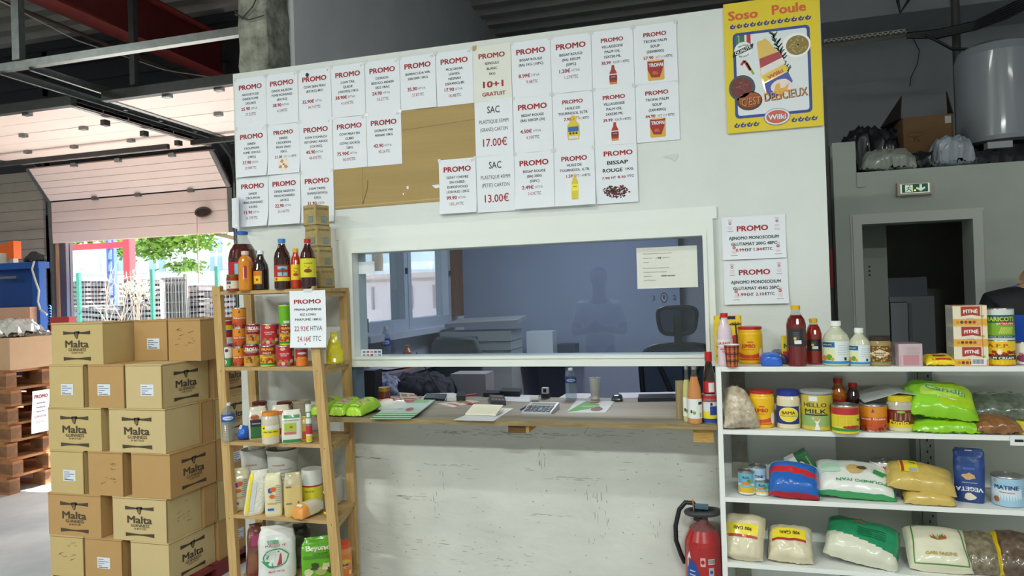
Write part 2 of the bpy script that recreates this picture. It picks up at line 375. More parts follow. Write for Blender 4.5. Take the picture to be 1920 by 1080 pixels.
# rough concrete pillar
a = onY(443, 20, .1); b = onY(497, 20, .1)
mb = MB(); L = Loft([(0, .105, .13, 8, CONC), (5.0, .105, .13, 8, CONC)], 32, crumple=.012, seed=3)
L.put(mb, True, 60); mb.build('pillar', loc=((a.x+b.x)/2, .235, 0)); bpy.data.objects['pillar']['kind'] = 'structure'
mb = MB(); px = (a.x+b.x)/2
mb.tube([(px-.11, .1, 3.42), (px-.05, .085, 3.36), (px+.03, .08, 3.42), (px+.10, .09, 3.55), (px+.12, .1, 3.62)], .004, M('3b3d3b', .6)); mb.tube([(px-.11, .1, 3.40), (px, .085, 3.345), (px+.1, .09, 3.36)], .004, M('3b3d3b', .6))
tag(mb.build('wire_loop'), 'thin dark wire looped round the rough concrete pillar', 'wire')
# right side: loft wall with door, dark room behind
LY = 1.5; dx0, dx1, dz = 1.004, 1.64, 2.035
mb = MB(); fw = .055
mb.box(.845, dx0-fw, LY, LY+.18, 0, 2.37, LOFTW); mb.box(dx1+fw, 4.6, LY, LY+.18, 0, 2.37, LOFTW); mb.box(dx0-fw, dx1+fw, LY, LY+.18, dz+fw, 2.37, LOFTW)
mb.box(.845, .985, LY, LY+.18, 2.37, 2.585, LOFTW)
mb.box(.985, 4.6, LY, LY+.03, 2.37, 2.378, LOFTW); mb.box(.985, 1.03, LY-.012, LY+.001, 2.28, 2.372, LOFTW)
struct('wall_loft', mb)
mb = MB(); FR = M('c3c8c0', .6, name='door_frame_paint')
mb.box(dx0-fw, dx0, LY-.015, LY+.18, 0, dz+fw, FR); mb.box(dx1, dx1+fw, LY-.015, LY+.18, 0, dz+fw, FR); mb.box(dx0, dx1, LY-.015, LY+.18, dz, dz+fw, FR)
mb.box(dx0-fw-.012, dx0-fw, LY-.006, LY, 0, dz+fw+.012, FR); mb.box(dx0-fw, dx1+fw+.012, LY-.006, LY, dz+fw, dz+fw+.012, FR)
struct('door_1', mb)
mb = MB()
mb.box(.9, .99, LY+.18, 3.0, 0, 2.3, LOFTW); mb.box(.9, 3.4, 3.0, 3.1, 0, 2.3, M('a9aa9c', .9)); mb.box(3.3, 3.4, LY+.18, 3.0, 0, 2.3, LOFTW)
mb.box(.845, 4.6, LY+.18, 3.7, 2.27, 2.34, LOFTW)
mb.box(.99, onY(1664, 500, 1.95).x, 1.95, 2.0, 0, 2.27, M('9aa098', .8))
for z in (1.70, 1.73, 1.76): mb.box(1.13, 1.142, 1.948, 1.95, z, z+.012, INK)
struct('wall_storeroom', mb)
mb = MB(); mb.box(.5, 7, 3.7, 3.8, 2.2, 5, DARKW); mb.box(3.0, 7, 3.55, 3.7, 4.1, 4.5, DARKW); struct('wall_loft_back', mb)
mb = MB(); mb.box(.55, 7, 3.05, 3.7, 3.93, 4.15, DARKW); mb.box(.55, 7, 2.6, 3.05, 4.2, 4.3, DARKW); struct('trim_5', mb)
# red and dark post in the gap beside the booth
p0 = onY(1556, 450, .9)
mb = MB(); mb.box(.66, .84, 1.60, 1.68, 0, 3.0, M('50534f', .7)); 
za = onY(1558, 466, 1.6).z; zb = onY(1562, 540, 1.6).z
mb.box(.66, .84, 1.59, 1.60, zb, za, M('8e1f20', .5)); struct('trim_6', mb)
# ================================================================== loading doors
def overhead(nm, x0, x1, vertical):
    r = struct(nm, MB().box(x0-.02, x0, DY-.03, DY, 0, 3.0, DSTEEL).box(x1, x1+.02, DY-.03, DY, 0, 3.0, DSTEEL))
    zt = 3.36
    def panel(p0, p1, n, hinges=True):
        (ya, za), (yb, zb) = p0, p1; mb = MB(); d = Vector((0, yb-ya, zb-za)); L = d.length; d.normalize(); nn = Vector((0, -d.z, d.y))
        if nn.z > .01: nn = -nn            # inner face looks down or into the hall
        for k in range(n):
            a = Vector((x0, ya, za))+d*(L*k/n+.003); b = Vector((x0, ya, za))+d*(L*(k+1)/n-.003)
            mb.prism([a, b, b+Vector((x1-x0, 0, 0)), a+Vector((x1-x0, 0, 0))], -nn*.035, DOORP)
        a = Vector((x0, ya, za))-nn*.006; b = Vector((x0, yb, zb))-nn*.006
        mb.prism([a, b, b+Vector((x1-x0, 0, 0)), a+Vector((x1-x0, 0, 0))], -nn*.028, M('c9b2a8', .6))
        o = mb.build('door_panel', r)
        hb = MB()
        for t in ((.28, .52, .8) if hinges else ()):
            c = Vector((x0+(x1-x0)*t, yb, zb))+nn*.012; hb.box(c.x-.035, c.x+.035, c.y-.025, c.y+.02, c.z-.02, c.z+.02, STEEL)
        if hb.v: hb.build('hinge', o)
        eb = MB()
        for xx in (x0, x1-.05):
            a = Vector((xx, ya, za))+nn*.003; b = Vector((xx, yb, zb))+nn*.003
            eb.prism([a, b, b+Vector((.05, 0, 0)), a+Vector((.05, 0, 0))], nn*.006, STEEL)
        eb.build('edge_strip', o); return o
    if vertical:
        zb = onY(275, 446, DY).z; zm = onY(275, 366, DY).z; yi = DY-.33; zi = zt-.05
        panel((DY-.04, zb), (DY-.05, zm), 4)
        panel((DY-.06, zm+.01), (yi, zi), 5)
        y = yi-.02
    else: y = DY-.2
    ye = 1.16; n = 3; st = (y-ye)/n
    for k in range(n): panel((y-k*st, zt), (y-(k+1)*st+.008, zt), 2)
    mb = MB(); mb.box(x0-.02, x1+.02, ye-.06, ye-.0, zt-.01, zt+.07, DSTEEL); mb.build('edge_bar', r)
    return r
dA = overhead('door_2', dAx0, dAx1, True)
dB = overhead('door_4', dBx0, dBx1, False)
mb = MB(); c = onY(383, 398, DY-.08)
L = flat((c.x, DY-.095, c.z), (1, 0, 0), (0, 0, 1)); poly(mb, L, [(.11*cos(t)*(1 if abs(cos(t)) < .9 else 1), .055*sin(t)) for t in [2*pi*i/20 for i in range(20)]], M('3a2c28', .5), 0)
mb.tube([(c.x+.1*cos(t), DY-.10, c.z+.05*sin(t)) for t in [2*pi*i/20 for i in range(21)]], .012, M('4a3a35', .5)); mb.build('door_handle', dA)
mb = MB(); mb.tube([(c.x-.09, DY-.09, c.z), (c.x-.088, DY-.1, c.z-.35), (c.x-.08, DY-.1, c.z-.8)], .006, M('d9b9a2', .8)); mb.build('pull_rope', dA)
# tracks
def track(name, x, curve, label, y0=.5):
    mb = MB(); z = 3.42
    pts = [(x, y0, z), (x, 2.75, z)]
    if curve: pts += [(x, 2.95, z-.03), (x, 3.1, z-.14), (x, 3.15, z-.32), (x, 3.15, .02)]
    for a, b in zip(pts[:-1], pts[1:]):
        a, b = Vector(a), Vector(b); d = (b-a).normalized(); n = Vector((0, -d.z, d.y))
        mb.prism([a, b, b+n*.055, a+n*.055], (.006, 0, 0), STEEL); mb.prism([a, b, b+n*.004, a+n*.004], (.03, 0, 0), STEEL); mb.prism([a+n*.055, b+n*.055, b+n*.051, a+n*.051], (.03, 0, 0), STEEL)
    return tag(mb.build(name), label, 'door track')
track('door_track', -5.06, True, 'steel curved track on the right of the open loading door')
track('door_track', -7.70, True, 'steel curved track on the left of the open loading door', 1.1)
track('door_track', -4.78, True, 'steel track left of the raised door nearest the pillar')
track('door_track', -2.66, True, 'steel track of the raised door hidden right behind the concrete pillar', 1.0)
for k, y in enumerate((1.35, 1.75, 2.2, 2.75)):
    mb = MB(); mb.box(-4.79, -4.74, y, y+.05, 3.37, 3.44, STEEL); mb.box(-4.78, -4.75, y+.01, y+.04, 3.34, 3.37, DSTEEL); mb.build('roller_bracket', dB)
for k, y in enumerate((1.5, 1.95, 2.4)):
    mb = MB(); mb.box(-5.17, -5.12, y, y+.06, 3.28, 3.33, DSTEEL); mb.build('roller_bracket', dA)
def bar(name, p0, p1, w, h, m, label, cat):
    p0, p1 = Vector(p0), Vector(p1); d = (p1-p0); mb = MB(); a = d.cross(Vector((0, 0, 1)) if abs(d.normalized().z) < .9 else Vector((0, 1, 0))).normalized()*w/2; b = a.cross(d).normalized()*h/2
    mb.prism([p0+a+b, p0-a+b, p0-a-b, p0+a-b], d, m); return tag(mb.build(name), label, cat)
bar('support_rail', (-8, .5, 3.47), (-2.7, .5, 3.47), .05, .055, STEEL, 'long galvanised rail carrying the ends of the door tracks', 'rail')
bar('hanger_strut', (-4.85, .48, 3.5), (-4.85, .48, 4.95), .07, .05, STEEL, 'vertical galvanised strut hanging the support rail from the roof', 'strut')
bar('hanger_strut', (-4.4, 1.1, 3.44), (-4.4, 1.1, 4.95), .05, .05, DSTEEL, 'dark strut above the raised door nearest the pillar', 'strut')
zb = 3.26
bar('cross_bar', (-7.7, 2.35, zb), (-5.2, 2.35, zb), .04, .05, DSTEEL, 'dark crossbar hanging under the open loading door panels', 'bar')
bar('cross_bar', (-5.0, 2.45, zb+.04), (-2.8, 2.45, zb+.04), .04, .05, DSTEEL, 'dark crossbar ending against the door tracks left of the pillar', 'bar')
# red roof beam
mb = MB(); bx = -5.16; bz = 4.18
mb.box(bx-.11, bx+.11, -10, 3.15, bz, bz+.016, REDST); mb.box(bx-.11, bx+.11, -10, 3.15, bz+.44, bz+.456, REDST); mb.box(bx-.008, bx+.008, -10, 3.15, bz+.016, bz+.44, REDST)
tag(mb.build('roof_beam'), 'dark red steel roof beam above the loading doors', 'beam')
mb = MB(); mb.tube([(bx-.35, -3, bz), (bx-.33, 0, bz), (bx-.3, 3.1, bz)], .02, M('6b5a52', .5)); tag(mb.build('roof_conduit'), 'thin pipe running beside the red roof beam', 'pipe')
mb = MB(); mb.tube([(bx-.3, .8, bz), (bx-.26, 1.5, bz-.1), (bx-.1, 2.4, bz-.12), (bx, 3.05, bz-.02)], .006, M('c9c4bd', .6)); tag(mb.build('loose_cable'), 'loose white cable sagging under the red roof beam', 'cable')
# door posts seen at the opening
mb = MB(); WOODO = M('d9ab80', .7, c2='b98a62', vs=5, stretch=(6, 6, .5), name='raw_timber')
mb.box(-7.75, -7.63, DY+.01, DY+.04, 0, 2.6, WOODO); struct('trim_7', mb)
mb = MB(); mb.box(-7.625, -7.535, DY+.02, DY+.05, 0, 2.6, M('55565c', .6)); mb.box(-7.535, -7.475, DY+.03, DY+.06, 0, 2.6, M('cfc8cc', .6)); mb.box(-7.475, -7.462, DY+.02, DY+.06, 0, 2.6, M('2a2a2e', .6)); struct('trim_8', mb)
# ================================================================== outside the loading door
GRN = M('1f7a63', .5); MESH_ = M('6f7f78', .6)
fy = 8.0; ps = [(onY(x, 508, fy).x) for x in (147, 285, 407)]; ps = [ps[0]-1.9]+ps+[ps[2]+1.3]
fz = onY(285, 505, fy).z
fence = thing('mesh_fence', 'green post and wire mesh fence outside the loading door', 'fence', (0, fy, 0))
for x in ps:
    mb = MB(); mb.box(x-.035, x+.035, -.03, .03, 0, fz, GRN); mb.build('post', fence)
mb = MB()
for i in range(80):
    x = ps[0]+(ps[-1]-ps[0])*i/79; mb.box(x-.0025, x+.0025, -.043, -.038, 0, fz-.02, MESH_)
for k in range(12): z = .1+k*.2; mb.box(ps[0], ps[-1], -.048, -.04, z, z+.007, MESH_)
mb.build('wire_mesh', fence)
# stacks of grey weathered timber
GW = [M('6f6a6c', .9, c2='524c50', vs=3, name='weathered_wood'), M('837b7a', .9, c2='5c5457', vs=3, name='weathered_wood'), M('4f494d', .9, name='weathered_wood')]
rnd = random.Random(4)
def stack(x0, x1, y, z1, tilt, label):
    mb = MB(); z = 0.0
    while z < z1:
        t = tilt*sin(z*2.2+x0); h = rnd.uniform(.05, .09)
        mx = Matrix.Translation((0, 0, z)) @ Matrix.Rotation(t, 4, 'Y')
        xc = (x0+x1)/2
        mb.box(x0-xc, x1-xc, y-.5, y+.5, 0, h, GW[rnd.randrange(2)], Matrix.Translation((xc, 0, z)) @ Matrix.Rotation(t, 4, 'Y'))
        for q in range(4):
            xx = x0+.1+(x1-x0-.3)*q/3; mb.box(xx, xx+.12, y-.46, y+.4, z+h, z+h+.05, GW[2])
        z += h+.05
    tag(mb.build('timber_stack'), label, 'wood stack')
zt = onY(400, 522, 9.5).z
def stk_(p0, p1, y, dz, tilt, label): stack(onY(p0, 560, y).x, onY(p1, 560, y).x, y, zt+dz, tilt, label)
stk_(141, 192, 11.2, .1, .02, 'grey weathered pallet stack behind the leftmost green fence post')
stk_(165, 262, 9.9, -.55, .10, 'slumped heap of grey weathered planks between the first two fence posts')
stk_(256, 306, 10.0, .0, .01, 'grey weathered pallet stack behind the second green fence post')
stk_(350, 402, 10.0, -.15, .05, 'grey weathered pallet stack behind the third green fence post')
stk_(412, 470, 10.0, -.3, .05, 'grey weathered pallet stack right of the third green fence post')
sx0, sx1 = onY(310, 560, 9.2).x, onY(345, 560, 9.2).x
mb = MB(); x = sx0
while x < sx1: mb.box(x, x+.03, 9.2, 9.24, 1.1, zt, M('55504e', .8)); x += .07
mb.box(sx0-.1, sx1+.05, 9.18, 9.26, zt, zt+.05, GW[1]); mb.box(sx0-.12, sx0-.04, 9.18, 9.26, 0, zt, M('e6e2e0', .7)); mb.box(sx0, sx1, 9.15, 9.3, 1.0, 1.1, M('c98a6b', .8)); mb.box(sx0, sx1, 9.3, 9.34, 0, zt, M('9a8f8a', .8))
tag(mb.build('slatted_crate'), 'tall slatted crate standing between the grey stacks', 'crate')
# bare saplings and dry bush
BR = M('b8a493', .9)
for k, (px, lab) in enumerate(((205, 'thin bare sapling in front of the slumped planks'), (232, 'thin bare sapling leaning right beside the slumped planks'), (250, 'short bare sapling before the red frame'))):
    Y8 = 8.5+.22*k; x = onY(px, 560, Y8).x; mb = MB(); top = 2.5-.3*k
    main = [(x+.1*sin(i*.9+k), Y8, top*i/8+.0) for i in range(9)]; mb.tube(main, [.03*(1-.8*i/8) for i in range(9)], BR, 6)
    for j in range(12):
        b = main[2+j % 6]; dx = rnd.uniform(-.5, .5); mb.tube([b, (b[0]+dx*.6, Y8+rnd.uniform(-.05, .05), b[2]+.3), (b[0]+dx, Y8, b[2]+.5+rnd.uniform(0, .3))], [.012, .008, .004], BR, 5)
    tag(mb.build('bare_sapling'), lab, 'sapling')
mb = MB(); c = onY(262, 540, 9.0)
mb.tube([(c.x-.15, 9.0, 0), (c.x-.05, 9.0, c.z-.4), (c.x, 9.0, c.z)], .03, BR, 6)
for i in range(160):
    v = Vector((rnd.gauss(0, 1), rnd.gauss(0, 1), rnd.gauss(0, 1))).normalized()*rnd.uniform(.1, .42); q = c+v
    mb.add([q+Vector((rnd.uniform(-.06, .06), rnd.uniform(-.05, .05), rnd.uniform(-.06, .06))) for _ in range(4)], [(0, 1, 2, 3)], M('d8c6b0', .9))
tag(mb.build('dry_bush'), 'pale dry round bush behind the fence', 'bush')
# red and blue frame of a lifting gear
mb = MB(); a = onY(236, 460, 11); b = onY(236, 600, 11); l = onY(100, 466, 11)
P = M('c2323a', .6)
mb.box(a.x-.1, a.x+.1, 11, 11.2, 0, 6, P); mb.box(l.x-2, a.x-.1, 11.02, 11.18, l.z-.07, l.z+.07, P); tag(mb.build('red_steel_frame'), 'red steel post and crossbeam standing in the yard', 'frame')
mb = MB(); a = onY(206, 470, 11.4); mb.box(a.x-.12, a.x-.06, 11.4, 11.5, 0, 4.2, M('3f62a8', .5)); mb.box(a.x+.06, a.x+.12, 11.4, 11.5, 0, 4.2, M('3f62a8', .5))
for k in range(12): mb.box(a.x-.06, a.x+.06, 11.42, 11.48, .3+k*.32, .36+k*.32, M('3f62a8', .5))
tag(mb.build('blue_ladder_mast'), 'narrow blue lattice mast left of the red post in the yard', 'mast')
# building across the yard
BY = 24.0
bl = thing('warehouse_building', 'pale cream building with white framed windows across the yard', 'building', (-34, BY, 0))
mb = MB(); CRM = M('e9e4d6', .8, name='cream_facade'); mb.box(-20, 24, 0, 6, 0, 11, CRM); mb.build('facade', bl)
for k in range(5):
    mb = MB(); xx = -8+k*7; mb.box(xx-.35, xx+.35, -.25, 0, 0, 11, CRM); mb.build('pilaster', bl)
GL = M('9fb4d6', .15, name='window_pane_blue')
for (pa, pb, ya, yb) in ((188, 250, 478, 545), (279, 317, 478, 548), (392, 422, 440, 515), (150, 162, 500, 520)):
    A = onY(pa, ya, BY); B = onY(pb, yb, BY); zb_, zt_ = min(A.z, B.z)-0, max(A.z, B.z)
    x0_, x1_ = A.x+34, B.x+34
    mb = MB(); mb.box(x0_, x1_, -.08, 0, zb_, zt_, M('f4f6f8', .5)); w = mb.build('window', bl)
    g = MB(); nx = max(2, round((x1_-x0_)/1.2)); nz = 2 if zt_-zb_ < 3 else 3
    for i in range(nx):
        for j in range(nz):
            u = (x1_-x0_)/nx; v = (zt_-zb_)/nz; g.box(x0_+i*u+.08, x0_+(i+1)*u-.08, -.1, -.07, zb_+j*v+.08, zb_+(j+1)*v-.08, GL)
    g.build('pane', w)
mb = MB(); mb.box(-20, 24, -3, -2.8, 0, 2.9, M('efeeea', .7)); mb.box(-20, 24, -3.1, -2.7, 2.9, 3.0, M('f6f6f4', .7)); mb.build('low_wall', bl)
# tree crown over the yard
def crown(name, c, R, n, label, cat, col='7da63c', tr=True, seed=1, tx=0.):
    r = random.Random(seed); t = thing(name, label, cat, (c[0], c[1], 0)); mb = MB(); L1 = M(col, .7, var=.35, vs=1.2, name='leaf_green')
    cl = [Vector((r.gauss(0, .5)*R[0], r.gauss(0, .5)*R[1], r.gauss(0, .45)*R[2])) for _ in range(26)]
    for i in range(n):
        q = cl[i % 26]+Vector((r.gauss(0, .14)*R[0], r.gauss(0, .2)*R[1], r.gauss(0, .16)*R[2]))+Vector((0, 0, c[2])); a = Vector((r.uniform(-1, 1), r.uniform(-1, 1), r.uniform(-.6, .6)))*.13; b = Vector((r.uniform(-1, 1), r.uniform(-1, 1), r.uniform(-1, 1)))*.09
        mb.add([q-a, q+b, q+a, q-b], [(0, 1, 2, 3)], L1)
    mb.build('foliage', t)
    if tr: m2 = MB(); m2.tube([(tx, .3, 0), (tx, .3, c[2]*.7), (0, 0, c[2])], [.2, .16, .05], M('7a6a58', .9), 8); m2.build('trunk', t)
c = onY(345, 455, 18); crown('tree', (c.x, 18, c.z+.6), (2.6, 1.5, .9), 5200, 'leafy green tree hanging over the yard outside the door', 'tree', seed=2, tx=5.5)
c = onY(165, 455, 13.5); crown('tree', (c.x, 13.5, c.z+.25), (1.7, .7, .3), 1800, 'green branch of leaves above the red crossbeam outside', 'tree', seed=5, tx=-3.2)
# white skip and trees seen through the office windows
mb = MB(); PK = M('ecd8d0', .6); a = onY(770, 505, 5.6)
CY = 8.3; zc = onY(725, 508, CY).z; zl = onY(725, 525, CY).z
mb.box(-7.7, -3.5, CY, CY+2.2, .7, zc-.06, PK); mb.box(-7.8, -3.4, CY-.1, CY+2.3, zc-.06, zc, M('f4efec', .6)); mb.box(-7.75, -3.45, CY-.03, CY, zl-.04, zl, M('cbb3ab', .6))
for px in (697, 737, 770, 812): x = onY(px, 540, CY).x; mb.box(x, x+.04, CY-.03, CY, zl-.55, zl-.12, M('b9a59e', .6))
v = thing('white_container', 'long pinkish white skip standing outside the office windows', 'container', (0, 0, 0))
mb.build('body', v)
for x in (-7.2, -3.9): w = MB(); Loft([(0, .12, .12, 2, DSTEEL), (.75, .12, .12, 2, DSTEEL)], 12).put(w); w.build('leg', v, (x, CY+1.1, -.02))
crown('tree', (-8.6, 13.5, 4.0), (3.0, 1, 1.0), 3600, 'dense tree behind the pinkish white skip outside the office windows', 'tree', '6f8a58', seed=8)
# ================================================================== price sheets on the partition
PAP = M('e6eaf0', .55, name='paper'); PAPW = M('e3e4d9', .55, name='cream_paper')
R3 = M('9d1f2b', .6, name='print_red'); R3L = M('b8606a', .6, name='print_light_red'); BK = M('2a3238', .6, name='print_dark'); GK = M('5b6065', .6, name='print_grey')
PX0, PW, PZ = -2.625, .2112, [2.965, 2.675, 2.383]
def sheet(name, x0, x1, z0, z1, label, group=None, y=-.004, m=None, curl=.0, seed=0, rot=0., am=None):
    """a slightly wavy paper sheet hung on the wall; returns mesh builder, surface and a finisher"""
    xc, zc = (x0+x1)/2, (z0+z1)/2; w, h = x1-x0, z1-z0; mb = MB(); r = random.Random(seed+int(x0*97)+int(z0*31)); ph = r.uniform(0, 6); am = r.uniform(.0006, .002) if am is None else am
    ca, sa = cos(rot), sin(rot)
    def S(u, v, o=0):
        t = .5-v/h; bulge = am*(1+sin(u/w*5+ph))*(.3+t)+curl*max(0, t-.55)**2*4
        return Vector((u*ca-v*sa, -bulge-o, u*sa+v*ca))
    rect(mb, S, -w/2, -h/2, w/2, h/2, m or PAP, 8, 10, 0)
    rect(mb, lambda u, v, o: S(u, v, -.0007), w/2, -h/2, -w/2, h/2, m or PAP, 8, 10, 0)
    def done():
        o = mb.build(name, loc=(xc, y, zc)); return tag(o, label, 'sign', group)
    return mb, S, w, h, done
def pricesheet(c, r, lines, price, suf, ttc, ttcs, label, title='PROMO', title_h=.029, euro=False, img=None, small=None, m=None, corner=None, curl=.0):
    x0 = PX0+c*PW; mb, S, w, h, done = sheet('price_sheet', x0, x0+PW-.002, PZ[r]-.292, PZ[r], label, None, m=m, seed=c*3+r, curl=curl, y=-.004-(.001 if (c+r) % 2 else 0)+(-.004 if r == 2 else 0))
    Y = lambda t: h/2-t*h
    ys = .185 if not img else .17
    text(mb, S, title, 0, Y(ys), title_h, R3, w=.155*title_h/.029, bold=.035)
    st = .088; n = len(lines)
    t = .335 if not img else .285
    for i, s in enumerate(lines):
        hh = .0135; text(mb, S, s, 0, Y(t+i*st), hh, BK, bold=.022, wmax=.165)
    t += max(3, n)*st+.02
    if img:
        t = .285+n*st+.015
    a = price; pw = text(mb, S, price, -.005, Y(t), .0195, R3, bold=.03, align=1) if not img else text(mb, S, price, -.01, Y(t), .016, R3, bold=.03, align=1)
    if suf: text(mb, S, suf, .002, Y(t+.003), .0135, GK, bold=.0, align=-1, w=len(suf)*.0105)
    if ttc and not img:
        text(mb, S, ttc, .006, Y(t+.115), .017, R3L, bold=.01, align=1, w=len(ttc)*.0085); text(mb, S, ttcs, .008, Y(t+.115), .017, GK, align=-1, w=len(ttcs)*.0085)
    elif ttc:
        text(mb, S, ttc, .028, Y(t+.002), .011, R3L, bold=.0, align=-1, w=.022); text(mb, S, ttcs, .052, Y(t+.002), .012, BK, bold=.03, align=-1, w=.030)
    if corner: text(mb, S, corner, w/2-.02, h/2-.014, .012, R3L, bold=-.0, rot=.15)
    # pieces of clear tape at the corners
    for sx in (-1, 1): rect(mb, S, sx*(w/2-.004)-.008, h/2-.012, sx*(w/2-.004)+.008, h/2+.006, M('d3d8d6', .25, name='clear_tape'), off=.0012)
    if img: img(mb, S, w, h)
    return done()
def im_bottle(sc, cy, col='a03020'):
    def f(mb, S, w, h):
        y0 = -h/2+cy; A = M(col, .5); B = M('7d1f1c', .5)
        P = [(-.017, 0), (.017, 0), (.019, .03), (.017, .055), (.008, .075), (.006, .092), (-.006, .092), (-.008, .075), (-.017, .055), (-.019, .03)]
        poly(mb, S, [(x*sc, y0+y*sc) for x, y in P], A); rect(mb, S, -.018*sc, y0+.02*sc, .018*sc, y0+.045*sc, B, off=.0008); rect(mb, S, -.018*sc, y0+.045*sc, .018*sc, y0+.05*sc, PAP, off=.0008); rect(mb, S, -.017*sc, y0+.003*sc, .017*sc, y0+.009*sc, M('d8a32a', .5), off=.0008); text(mb, S, 'VILLAGEOISE', 0, y0+.035*sc, .003, PAP, bold=.02, wmax=.03*sc, off=.001)
    return f
def im_can(sc, cy):
    def f(mb, S, w, h):
        y0 = -h/2+cy; Yl = M('d9a93c', .5); Rd = M('a11d22', .5)
        poly(mb, S, [(-.036*sc, y0+.005), (-.03*sc, y0), (.03*sc, y0), (.036*sc, y0+.005), (.036*sc, y0+.088*sc), (-.036*sc, y0+.088*sc)], Yl)
        poly(mb, S, [(-.036*sc, y0+.088*sc), (-.036*sc, y0+.05*sc), (-.02*sc, y0+.014*sc), (.016*sc, y0+.012*sc), (.03*sc, y0+.05*sc), (.036*sc, y0+.088*sc)], Rd, .0008)
        text(mb, S, 'TROFAI', 0, y0+.069*sc, .016*sc, PAP, bold=.04, w=.062*sc, off=.0012)
        for i in range(7): ell(mb, S, (-.012+.006*(i % 4))*sc, y0+(.03+.007*(i//4))*sc, .004*sc, .004*sc, M('c8692a', .5), 8, .0012)
        ell(mb, S, 0, y0+.088*sc, .035*sc, .004*sc, M('e0c060', .4), 14, .0011)
    return f
def im_jug(mb, S, w, h):
    y0 = -h/2+.045; Yl = M('e0c02c', .45); poly(mb, S, [(-.028, y0), (.028, y0), (.034, y0+.03), (.032, y0+.075), (.014, y0+.1), (.010, y0+.118), (-.012, y0+.118), (-.014, y0+.1), (-.032, y0+.075), (-.034, y0+.03)], Yl)
    rect(mb, S, -.027, y0+.042, .027, y0+.068, M('2566a8', .5), off=.0009); rect(mb, S, -.012, y0+.112, .010, y0+.124, M('e6b414', .5), off=.0009); line(mb, S, [(.01, y0+.116), (.03, y0+.118), (.034, y0+.104)], .004, M('d9a514', .5))
    for i in range(3): ell(mb, S, -.016+.016*i, y0+.034, .006, .006, M('4a3411', .5), 10, .001)
    rect(mb, S, -.024, y0+.006, .024, y0+.02, M('cfe0e8', .5), off=.0009)
def im_oil(mb, S, w, h):
    y0 = -h/2+.03; Yl = M('d9c22c', .45); poly(mb, S, [(-.017, y0), (.017, y0), (.019, y0+.05), (.017, y0+.09), (.007, y0+.115), (.006, y0+.13), (-.006, y0+.13), (-.007, y0+.115), (-.017, y0+.09), (-.019, y0+.05)], Yl)
    rect(mb, S, -.018, y0+.045, .018, y0+.08, M('f0e244', .5), off=.0009); ell(mb, S, 0, y0+.022, .014, .018, M('a87a1c', .5), 14, .0009); rect(mb, S, -.006, y0+.122, .006, y0+.132, M('e6b414', .5), off=.0009)
    text(mb, S, 'HUILE', 0, y0+.068, .006, BK, bold=.03, off=.0012)
def im_crab(mb, S, w, h):
    A = M('c98f5a', .6); B = M('efe3d0', .6); y0 = -h/2+.055
    poly(mb, S, blob(0, y0, .036, .036, 12, .1, 3), B)
    for a, b, s in ((-.012, .02, 1), (.014, -.012, 2), (-.02, -.012, 3)): poly(mb, S, blob(a, y0+b, .011, .010, 9, .3, s), A, .0009)
    ell(mb, S, .0, y0+.001, .007, .005, M('8c5a33', .6), 10, .001)
    line(mb, S, [(.018, y0+.03), (.024, y0+.012)], .004, A)
def im_bissap(mb, S, w, h):
    r = random.Random(5); y0 = -h/2+.058; cols = [M(c, .6) for c in ('3a1618', '541d20', '2a1214', '6e2a2a', 'c79a92')]
    for i in range(210):
        a, b = r.gauss(0, .030), r.gauss(0, .015)
        if (a/.072)**2+(b/.034)**2 < 1: poly(mb, S, blob(a, y0+b, .0055, .0038, 6, .5, i), cols[r.randrange(4) if r.random() < .93 else 4], .0005+i*2e-6)
L_ = 'price sheet'
pricesheet(0, 0, ['NUGGETS DE', 'DINDE FUME', '2X2.5KG'], '25.90', 'HTVA', '27.32', 'TTC', 'white promo sheet for nuggets de dinde fume, top left of the wall')
pricesheet(1, 0, ['DINDE AILERON', 'FUME RONSARD', '(8X1KG)'], '38.90', 'HTVA', '41.04', 'TTC', 'white promo sheet for smoked turkey wings reading 38.90', corner='4')
pricesheet(2, 0, ['COW SKIN PEAU', '(8X1KG) 8KG'], '32.90€', 'HTVA', '34.71€', 'TTC', 'white promo sheet for cow skin peau reading 32.90', corner='8')
pricesheet(3, 0, ['COW TAIL', 'QUEUE', '(10X1KG) 10KG'], '38.90€', 'HTVA', '41.01€', 'TTC', 'white promo sheet for cow tail reading 38.90', corner='11')
pricesheet(4, 0, ['DORADE-', 'BESUGO 400/600', '5KG VRAC'], '24.90', 'HTVA', '26.27', 'TTC', 'white promo sheet for dorade besugo reading 24.90', corner='15')
pricesheet(5, 0, ['BARRACUDA WR', '500/1000 10KG'], '35.90', 'HTVA', '37.87', 'TTC', 'white promo sheet for barracuda reading 35.90', corner='18')
pricesheet(6, 0, ['MOLOKHIA', 'LEAVES-', 'NESMAH', '(20X400G) 8K'], '17.90', 'HTVA', '18.88', 'TTC', 'white promo sheet for molokhia leaves reading 17.90', corner='19')
o = sheet('price_sheet', PX0+7*PW, PX0+8*PW-.002, PZ[0]-.292, PZ[0]+.003, 'cream promo sheet for semoule blanc with 10+1 gratuit', m=PAPW, y=-.006)
mb, S, w, h, done = o
text(mb, S, 'PROMO', 0, h/2-.185*h, .027, R3, w=.145, bold=.035)
for i, s in enumerate(('SEMOULE', 'BLANC', '5KG')): text(mb, S, s, 0, h/2-(.325+.095*i)*h, .0135, BK, bold=.022)
text(mb, S, '10+1', .004, h/2-.70*h, .034, R3, bold=.035, w=.112); text(mb, S, 'GRATUIT', .006, h/2-.875*h, .021, R3, bold=.03, w=.128)
poly(mb, S, [(-w/2, h/2+.006), (-w/2+.024, h/2+.006), (-w/2+.022, h/2-.014), (-w/2+.012, h/2-.022), (-w/2, h/2-.018)], M('b59a66', .6), .001); done()
